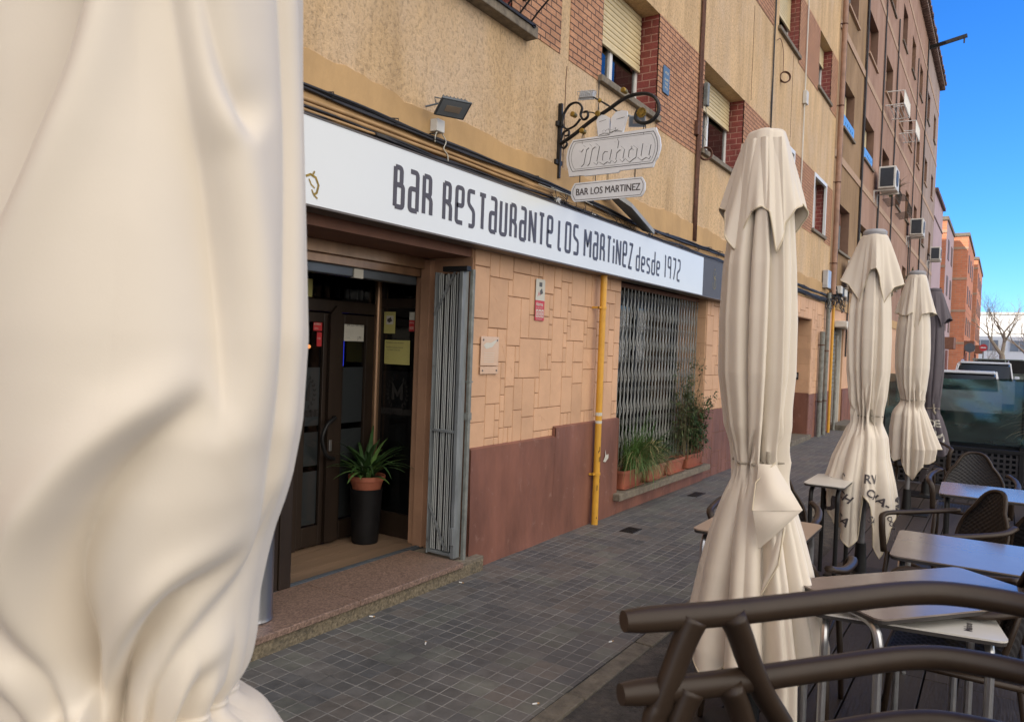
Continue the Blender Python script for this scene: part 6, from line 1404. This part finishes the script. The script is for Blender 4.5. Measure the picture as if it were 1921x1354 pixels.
cap3 = [(-170,.36,.15),(-120,.42,.16),(-85,.31,.205),(-65,.36,.17),(-38,.50,.135),(-22,.36,.135),(-8,.27,.14),(6,.26,.14),(18,.33,.135),(38,.50,.135),(55,.40,.15),(80,.36,.185),(125,.44,.15)]
hem3 = [(-3.0,.1),(-2.4,.16),(-1.75,.0),(-1.5,.30),(-1.2,.12),(-.95,-.02),(-.62,-.10),(-.35,-.16),(-.12,-.10),(.0,.22),(.2,.16),(.38,-.10),(.60,-.22),(.80,.0),(1.0,.05),(1.35,.15),(1.8,.05),(2.5,.12)]
sk3 = [(1.2,.105,.095),(1.05,.155,.15),(.9,.22,.17),(.75,.26,.21),(.60,.27,.24),(.40,.24,.26),(.2,.22,.25)]
U3 = Par(2.33,5.92,33,2.50,1.20,.44,PROF,sk3,cap3,ncre=13,cre_amp=.058,nlobe=10,lobe_amp=.22,hemf=hem3)
p3 = parasol(U3,'parasol','cream parasol with black printed lettering along its hem',G_,nu=360)
cap4 = [(-170,.36,.15),(-130,.42,.15),(-95,.40,.17),(-60,.42,.165),(-30,.44,.15),(-10,.40,.15),(5,.66,.12),(22,.42,.15),(55,.40,.165),(85,.40,.19),(130,.44,.15)]
hem4 = [(-3.0,.1),(-2.4,.06),(-1.9,.1),(-1.3,.25),(-.8,.05),(-.4,.1),(-.1,-.05),(.25,-.12),(.5,.02),(.9,.06),(1.25,.20),(1.7,.2),(2.5,.1)]
sk4 = [(1.2,.12,.10),(1.05,.18,.16),(.9,.20,.22),(.72,.20,.30),(.60,.20,.28),(.4,.19,.22)]
U4 = Par(2.36,8.75,47,2.50,1.20,.52,[(a,b*1.08,c*1.1) for a,b,c in PROF],sk4,cap4,ncre=10,cre_amp=.050,nlobe=9,lobe_amp=.28,hemf=hem4)
p4 = parasol(U4,'parasol','cream parasol third along the row with a bulging knot of cloth below the tie',G_,nu=300)
U5 = Par(2.44,9.95,52,2.42,1.07,.56,[(a-.08,b*.9,c*1.0) for a,b,c in PROF],[(1.09,.09,.10),(.8,.17,.2),(.5,.2,.27)],[(a,b*.85,c*1.0) for a,b,c in cap3],ncre=13,cre_amp=.03,nlobe=9,lobe_amp=.3)
p5 = parasol(U5,'parasol','dark grey closed parasol at the end of the row with white printing',None,'clothg',nu=260,capcol='clothg')
# the near parasol, out of focus
U1 = Par(2.335,.475,5,2.5,1.195,.40,[(2.7,.10,.10),(2.3,.15,.132),(2.0,.175,.152),(1.9,.18,.155),(1.75,.19,.163),(1.6,.198,.170),(1.5,.198,.166),(1.437,.195,.156),(1.407,.19,.148),(1.377,.186,.138),(1.347,.18,.131),(1.30,.17,.122),(1.258,.154,.120),(1.228,.142,.114),(1.212,.130,.108),(1.195,.108,.096)],
    [(1.195,.112,.102),(1.165,.150,.142),(1.12,.18,.17),(1.0,.22,.22),(.7,.28,.28),(.4,.32,.32)],[(-180,.4,.16),(-90,.3,.17),(-45,.45,.15),(0,.3,.15),(45,.45,.15),(90,.3,.16)],creases=[],nlobe=9,lobe_amp=.22)
U1.blk = 40
def pth(pts, r=.17):
    out = []
    for x, y in pts:
        rr = r
        for _ in range(4): q = px_uz(U1, x, y, rr); rr = float(U1.base(U1.prof, np.array([q[0]]), np.array([q[1]]))[0])-.012
        out.append(q)
    return out
def cre(pts, am, amp, wd, wl, r=.17):
    P_ = smooth_path([(x_,y_,a_) for (x_,y_),a_ in zip(pts, am)], 4); q = pth([(p.x,p.y) for p in P_], r)
    U1.cre.append((q,[max(0,p.z) for p in P_],amp,wd,wl,0))
cre([(400,740),(335,782),(240,858),(160,948),(108,1050),(98,1140),(120,1230),(150,1320)],[.0,.35,.7,.9,1,1,1,.9],0.0598,.060,.011)
cre([(455,1030),(400,1072),(332,1122),(280,1185),(240,1255),(206,1340)],[0,.4,.8,1,1,1],0.0468,.040,.010)
cre([(315,-60),(350,150),(385,320),(412,500),(424,640),(418,760),(395,840)],[.8,.8,.9,1,.9,.5,.0],0.0286,.016,.060)
cre([(365,-60),(408,130),(442,215),(462,262)],[.5,.8,1,0],0.0208,.030,.012)
cre([(140,-60),(98,110),(48,250),(-5,390),(-70,560)],[1,1,1,.8,.5],0.0442,.012,.085)
cre([(-80,1120),(0,1190),(64,1255),(104,1340)],[.2,.6,1,1],0.0338,.040,.010)
cre([(-20,1270),(30,1310),(60,1345)],[0,1,1],0.0182,.02,.008)
cre([(515,-60),(530,250),(528,500),(515,750),(485,950),(450,1060)],[.9,1,1,1,.7,.0],0.0130,.010,.022,.155)
cre([(505,900),(480,990),(430,1100),(345,1220),(288,1340)],[0,.5,.8,.8,1],0.0156,.030,.010)
cre([(225,250),(216,600),(190,800),(130,960)],[.0,.8,.8,.0],0.0078,.05,.05)
cre([(430,1215),(370,1280),(335,1345)],[.0,.8,1],0.0156,.018,.008)
cre([(395,1290),(380,1345)],[.2,1],0.0104,.012,.008)
cre([(250,-60),(262,200),(250,420)],[.6,.7,.0],0.0078,.03,.03)
for k in range(9):
    u0 = 1.9+k*.38; U1.cre.append(([(u0,2.5),(u0+.1,1.8),(u0,1.195)],[.5,1,.9],.03,.14))
p1 = parasol(U1,'parasol','blurred cream parasol filling the left edge right beside the camera',G_,nu=700,nz=260,capcol=None,strap=False)
m = MB(); uu = np.linspace(-np.pi,np.pi,120,endpoint=False); pts = U1.pos(uu, np.full_like(uu,1.192), U1.body_r(uu,np.full_like(uu,1.195))+.0); m.tube([Vector(p) for p in pts], .003, 6, closed=True, flat=1.3); obj('tie_band', m, Mt['cloth'], p1, smooth=True)

# lettering printed on the hems: glyphs laid on the pleated cloth
def print_on(P, mb, s, x, y, size, rot=0, bold=.002, sx=1, r=.22, shear=0):
    u0, z0 = px_uz(P, x, y, r)
    def fn(a, b, t):
        a2 = a*math.cos(rot)-b*math.sin(rot); b2 = a*math.sin(rot)+b*math.cos(rot)
        u_ = np.array([u0+a2/r]); z_ = np.array([z0+b2]); hz = P.hem_z(u_, None); v_ = np.clip((P.tie-z_)/(P.tie-hz),0,1)
        rr = P.skirt_r(u_, v_, z_)+.0055; return tuple(P.pos(u_, z_, rr)[0])
    tmp = MB(); text_mb(s, size, lambda a,b,t: (a,b,0), t=0, mb=tmp, sx=sx, bold=bold, shear=shear)
    bm = bmesh.new(); vs_ = [bm.verts.new(v) for v in tmp.v]
    for f in tmp.f:
        try: bm.faces.new([vs_[i] for i in f])
        except Exception: pass
    bmesh.ops.remove_doubles(bm, verts=bm.verts, dist=1e-6)
    for _ in range(2):
        e = [e for e in bm.edges if e.calc_length() > size*.12]
        if e: bmesh.ops.subdivide_edges(bm, edges=e, cuts=1)
    bmesh.ops.triangulate(bm, faces=bm.faces[:])
    for v in bm.verts: v.co = Vector(fn(v.co.x, v.co.y, 0))
    mb.bm(bm)
m = MB()
for a in (('C',1573,898,.085,-.25),('RV',1619,905,.085,-.05),('T',1564,912,.10,-.2,.004),('CH',1575,925,.075,-.55),('CHA-',1622,925,.075,-.6),('JU',1549,945,.15,-.15,.006),('ISA',1569,965,.085,-.6),('SA',1624,975,.065,-.5),('I',1686,905,.11,0,.003),('a',1683,968,.16,.6,.005),('.a',1697,955,.12,.9,.004)):
    print_on(U3, m, a[0], a[1], a[2], a[3], a[4], a[5] if len(a)>5 else .0015)
for (x_,y_) in ((1664,1000),(1674,1000),(1669,991),(1679,991),(1664,982),(1672,1009),(1662,973),(1684,1000),(1668,1012)):
    print_on(U3, m, 'o', x_-3, y_+3, .075, 0, 0, 1)
obj('printed_lettering', m, Mt['ink'], p3, fix=False)
m = MB(); print_on(U4, m, 'A', 1738, 905, .16, .3, .006, 1, .25); print_on(U4, m, '/I', 1744, 890, .13, .2, .004, 1, .25); obj('printed_lettering', m, Mt['ink'], p4, fix=False)
m = MB(); print_on(U5, m, 'DE', 1742, 800, .11, 0, .004, 1, .18); print_on(U5, m, 'VA', 1750, 825, .15, -.3, .005, 1, .2); obj('printed_lettering', m, Mt['paper'], p5, fix=False)

# ------------------------------------------------------------------ tables
def rrect(w_, d_, r, n=5):
    pts = []
    for cx_, cy_, a0 in ((w_-r,d_-r,0),(r,d_-r,90),(r,r,180),(w_-r,r,270)):
        for k in range(n+1): a = R_(a0+90*k/n); pts.append((cx_+r*math.cos(a), cy_+r*math.sin(a)))
    return pts
def table(label, ox, oy, w_, d_, rz, z, top, legs, group='small bar tables on the terrace', z0=.046, writing=None):
    """origin at the near left corner of the top"""
    t = thing('bar_table', label, 'table', (ox,oy,z0), group); c_, s_ = math.cos(rz), math.sin(rz)
    W = lambda a,b,h: (ox+a*c_-b*s_, oy+a*s_+b*c_, h)
    m = MB(); m.prism(rrect(w_,d_,.035), lambda a,b,h: W(a,b,h), z-.006, z, top); tp = obj('tabletop', m, top, t)
    m = MB(); m.prism([(a+.002*(1 if a<w_/2 else -1),b+.002*(1 if b<d_/2 else -1)) for a,b in rrect(w_,d_,.035)], lambda a,b,h: W(a,b,h), z-.019, z-.0062, Mt['tedge']); obj('edge', m, Mt['tedge'], t)
    if writing: m = MB(); text_mb(writing[0], writing[3], lambda a,b,q: W(writing[1]+a*math.cos(writing[4])-b*math.sin(writing[4]), writing[2]+a*math.sin(writing[4])+b*math.cos(writing[4]), z+.0008), t=0, mb=m, bold=.001); obj('printed_name', m, Mt['ink'], tp, fix=False)
    m = MB(); i_ = .045
    for a in (i_, w_-i_):
        m.tube(smooth_path([W(a,d_/2,z-.032),W(a,d_-i_-.10,z-.032),W(a,d_-i_-.03,z-.045),W(a,d_-i_,z-.10),W(a,d_-i_,z-.2),W(a,d_-i_+.0,z0)],5),.0145,10)
        m.tube(smooth_path([W(a,d_/2,z-.032),W(a,i_+.10,z-.032),W(a,i_+.03,z-.045),W(a,i_,z-.10),W(a,i_,z-.2),W(a,i_,z0)],5),.0145,10)
    m.tube([W(i_,d_/2,z-.034),W(w_-i_,d_/2,z-.034)],.013,8)
    obj('leg_frame', m, legs, t, smooth='auto'); return t
table('small tan table half hidden behind the tall parasol at the kerb', 1.90,3.54,.50,.54,0,.75,Mt['tabletan'],Mt['alu'])
table('small white topped table with black legs farther back by the kerb', 2.03,5.36,.26,.52,0,.75,Mt['tablewhite'],Mt['black'])
table('taupe table reflecting the sky in the middle of the terrace', 2.75,3.66,.90,.59,.03,.75,Mt['tabletop'],Mt['alu'])
table('far taupe table reflecting the sky before the perforated screen', 2.82,5.61,.90,.58,.03,.75,Mt['tabletop'],Mt['black'])
table('nearest taupe table set askew behind the stacked brown chairs', 2.83,2.72,.84,.44,math.atan2(.78,.62),.75,Mt['tabletop'],Mt['alu'])
table('white table with a small printed name pushed under the nearest taupe one', 2.60,2.82,.60,.45,.18,.70,Mt['tablewhite'],Mt['alu'],writing=('Mahou',.50,.05,.034,math.pi/2-.15))

# ------------------------------------------------------------------ wicker armchairs
def wicker_chair():
    t = thing('wicker_armchair','', 'chair', (0,0,0), 'dark wicker armchairs on the terrace')
    def weave(nu_, nv_, f, mb, amp=.0028, ku=22, kv=26):
        P_ = []
        for i in range(nv_+1):
            row = []
            for j in range(nu_+1):
                a, b = j/nu_, i/nv_; p, n = f(a,b); row.append(p+n*amp*math.sin(math.pi*ku*a)*math.sin(math.pi*kv*b))
            P_.append(row)
        mb.grid(P_)
    m = MB(); weave(66,60,lambda a,b:(Vector(((a-.5)*(.44+.02*b),-.22+.44*b,.44-.02*math.sin(math.pi*a)*math.sin(math.pi*b))),Vector((0,0,1))),m)
    obj('seat', m, Mt['wicker'], t, fix=False, smooth=True)
    def bk(a,b):
        s_ = a*2-1; w_ = .20*(1-.42*max(0,b-.40)**2*2.6); x = s_*w_; h = .48+.37*b; top = .85-.10*abs(s_)**3; h = .48+(top-.48)*b
        return Vector((x,.20+.07*b-.055*s_*s_+.0,h)), Vector((0,-1,.15))
    m = MB(); weave(66,66,bk,m); obj('backrest', m, Mt['wicker'], t, fix=False, smooth=True)
    m = MB(); e = [bk(0,b)[0] for b in np.linspace(0,1,8)]+[bk(a,1)[0] for a in np.linspace(.05,.95,14)]+[bk(1,b)[0] for b in np.linspace(1,0,8)]; m.tube(e,.011,8)
    m.tube([(-.235,-.22,.44),(.235,-.22,.44),(.235,.22,.44),(-.235,.22,.44)],.012,8,closed=True); obj('frame', m, Mt['chair'], t, smooth=True)
    for s_ in (-1,1):
        m = MB(); m.tube(smooth_path([(s_*.225,.20,.70),(s_*.27,.10,.68),(s_*.285,-.08,.665),(s_*.275,-.22,.655),(s_*.25,-.25,.60),(s_*.245,-.235,.44)],5),.014,8,flat=1.5); obj('armrest', m, Mt['chair'], t, smooth=True)
        for yy, y2 in ((-.22,-.26),(.21,.28)):
            m = MB(); m.tube([(s_*.225,yy,.45),(s_*.24,(yy+y2)/2,.22),(s_*.25,y2,0)],[.015,.014,.012],8); obj('leg', m, Mt['chair'], t, smooth=True)
    return t
wc = wicker_chair(); bpy.context.view_layer.update()
spots = [(2.98,6.72,0,'wicker armchair facing us behind the far taupe table with its back against the screen'),
 (2.93,4.80,-.95,'wicker armchair turned sideways behind the middle taupe table'),
 (3.02,3.36,-1.57,'wicker armchair turned away between the nearest and the middle taupe tables'),
 (2.02,4.46,.1,'wicker armchair behind the small tan table, one armrest showing beside the tall parasol'),
 (2.34,3.44,3.2,'wicker armchair tucked under the small tan table, left of the tall parasol'),
 (3.42,5.16,3.1,'wicker armchair with its dark back to us before the far taupe table'),
 (2.40,9.15,.3,'wicker armchair farthest back, its legs showing beneath the knotted parasol')]
for i,(x_,y_,a_,lab) in enumerate(spots):
    o = wc if i == 0 else dup(wc)
    o.location = (x_,y_,.046); o.rotation_euler = (0,0,a_); o['label'] = lab

# ------------------------------------------------------------------ stack of brown resin armchairs right in front
dA = Vector((.655,.755,0)).normalized(); dR = Vector((dA.y,-dA.x,0)); ZR = 1.25; A0 = None
d_ = ray_px(1170,1165); A0 = CAM+d_*((ZR-CAM.z)/d_.z)
def plane_pt(x, y, dz=0):
    """point on the upright plane of the left arm"""
    d = ray_px(x,y); n = dR; t_ = (A0-CAM).dot(n)/d.dot(n); return CAM+d*t_+Vector((0,0,dz))
def stack_chair(k, lab):
    dz = -k*.0955; base = Vector((A0.x+.3,A0.y+.3,.046)); t = thing('resin_armchair', lab, 'chair', tuple(base), 'brown resin armchairs stacked beside the camera')
    O = A0+Vector((0,0,dz)); U_ = lambda a,b,h: O+dA*a+dR*b+Vector((0,0,h))
    Lr = .56; Wd = .50
    path = [U_(0,0,0),U_(.15,-.004,0),U_(.32,-.005,.006),U_(Lr-.10,.0,.012),U_(Lr-.02,.03,.012),U_(Lr+.05,.11,.01),U_(Lr+.07,.25,.012),U_(Lr+.05,.39,.01),U_(Lr-.02,.47,.012),U_(Lr-.10,.50,.012),U_(.32,.505,.006),U_(.15,.504,0),U_(0,.50,0)]
    m = MB(); pp = smooth_path(path,6); n_ = len(pp)
    m.tube(pp, [.0172*(.80 if i in (0,n_-1) else .96 if i in (1,n_-2) else 1) for i in range(n_)], 18); obj('arm_rail', m, Mt['chair'], t, smooth='auto')
    for s_ in (0,1):
        off = dR*(.50*s_)
        def q(x,y): return plane_pt(x,y,dz)+off
        a1 = [q(1303,1160),q(1285,1200),q(1262,1260),q(1240,1320),q(1222,1390)]; e_ = (a1[-1]-a1[-2]).normalized(); foot = Vector((a1[-1].x-dA.x*.02,a1[-1].y-dA.y*.02,.046-(0)+max(0,(5-k))*.0955*0))
        foot = Vector((a1[-1].x-dA.x*.03,a1[-1].y-dA.y*.03,.046+(5-k)*.0955))
        m = MB(); pa = smooth_path(a1+[a1[-1].lerp(foot,.5),foot],5); m.tube(pa, [.0150+.0025*math.exp(-i/5) for i in range(len(pa))], 14, flat=1.55)
        obj('front_leg', m, Mt['chair'], t, smooth=True)
        a2 = [q(1370,1150),q(1388,1190),q(1405,1240),q(1432,1300),q(1472,1368)]
        rear = Vector((a2[-1].x+dA.x*.16,a2[-1].y+dA.y*.16,.046+(5-k)*.0955))
        m = MB(); pa = smooth_path(a2+[a2[-1]+dA*.05+Vector((0,0,-.10)),rear],5); m.tube(pa, [.0150+.0025*math.exp(-i/5) for i in range(len(pa))], 14, flat=1.55); obj('rear_leg', m, Mt['chair'], t, smooth=True)
    m = MB(); m.cbox(0,.44,0,.44,0,.02,.008); m.v = [tuple(U_(v[0]+.04,v[1]+.03,v[2]-.33)) for v in m.v]; obj('seat', m, Mt['chair'], t)
    m = MB()
    for b in np.linspace(.10,.40,5): m.tube([U_(Lr+.055,b,0),U_(Lr+.02,b,-.18),U_(.47,b,-.32)],.008,8)
    obj('back_slats', m, Mt['chair'], t, smooth=True)
    return t
for k, lab in enumerate(('topmost brown resin armchair of the stack, its whole arm rail crossing the picture','second brown resin armchair from the top, its arm rail just below the first','third brown resin armchair down in the stack','fourth brown resin armchair down in the stack','fifth brown resin armchair down in the stack','bottom brown resin armchair of the stack')):
    stack_chair(k, lab)
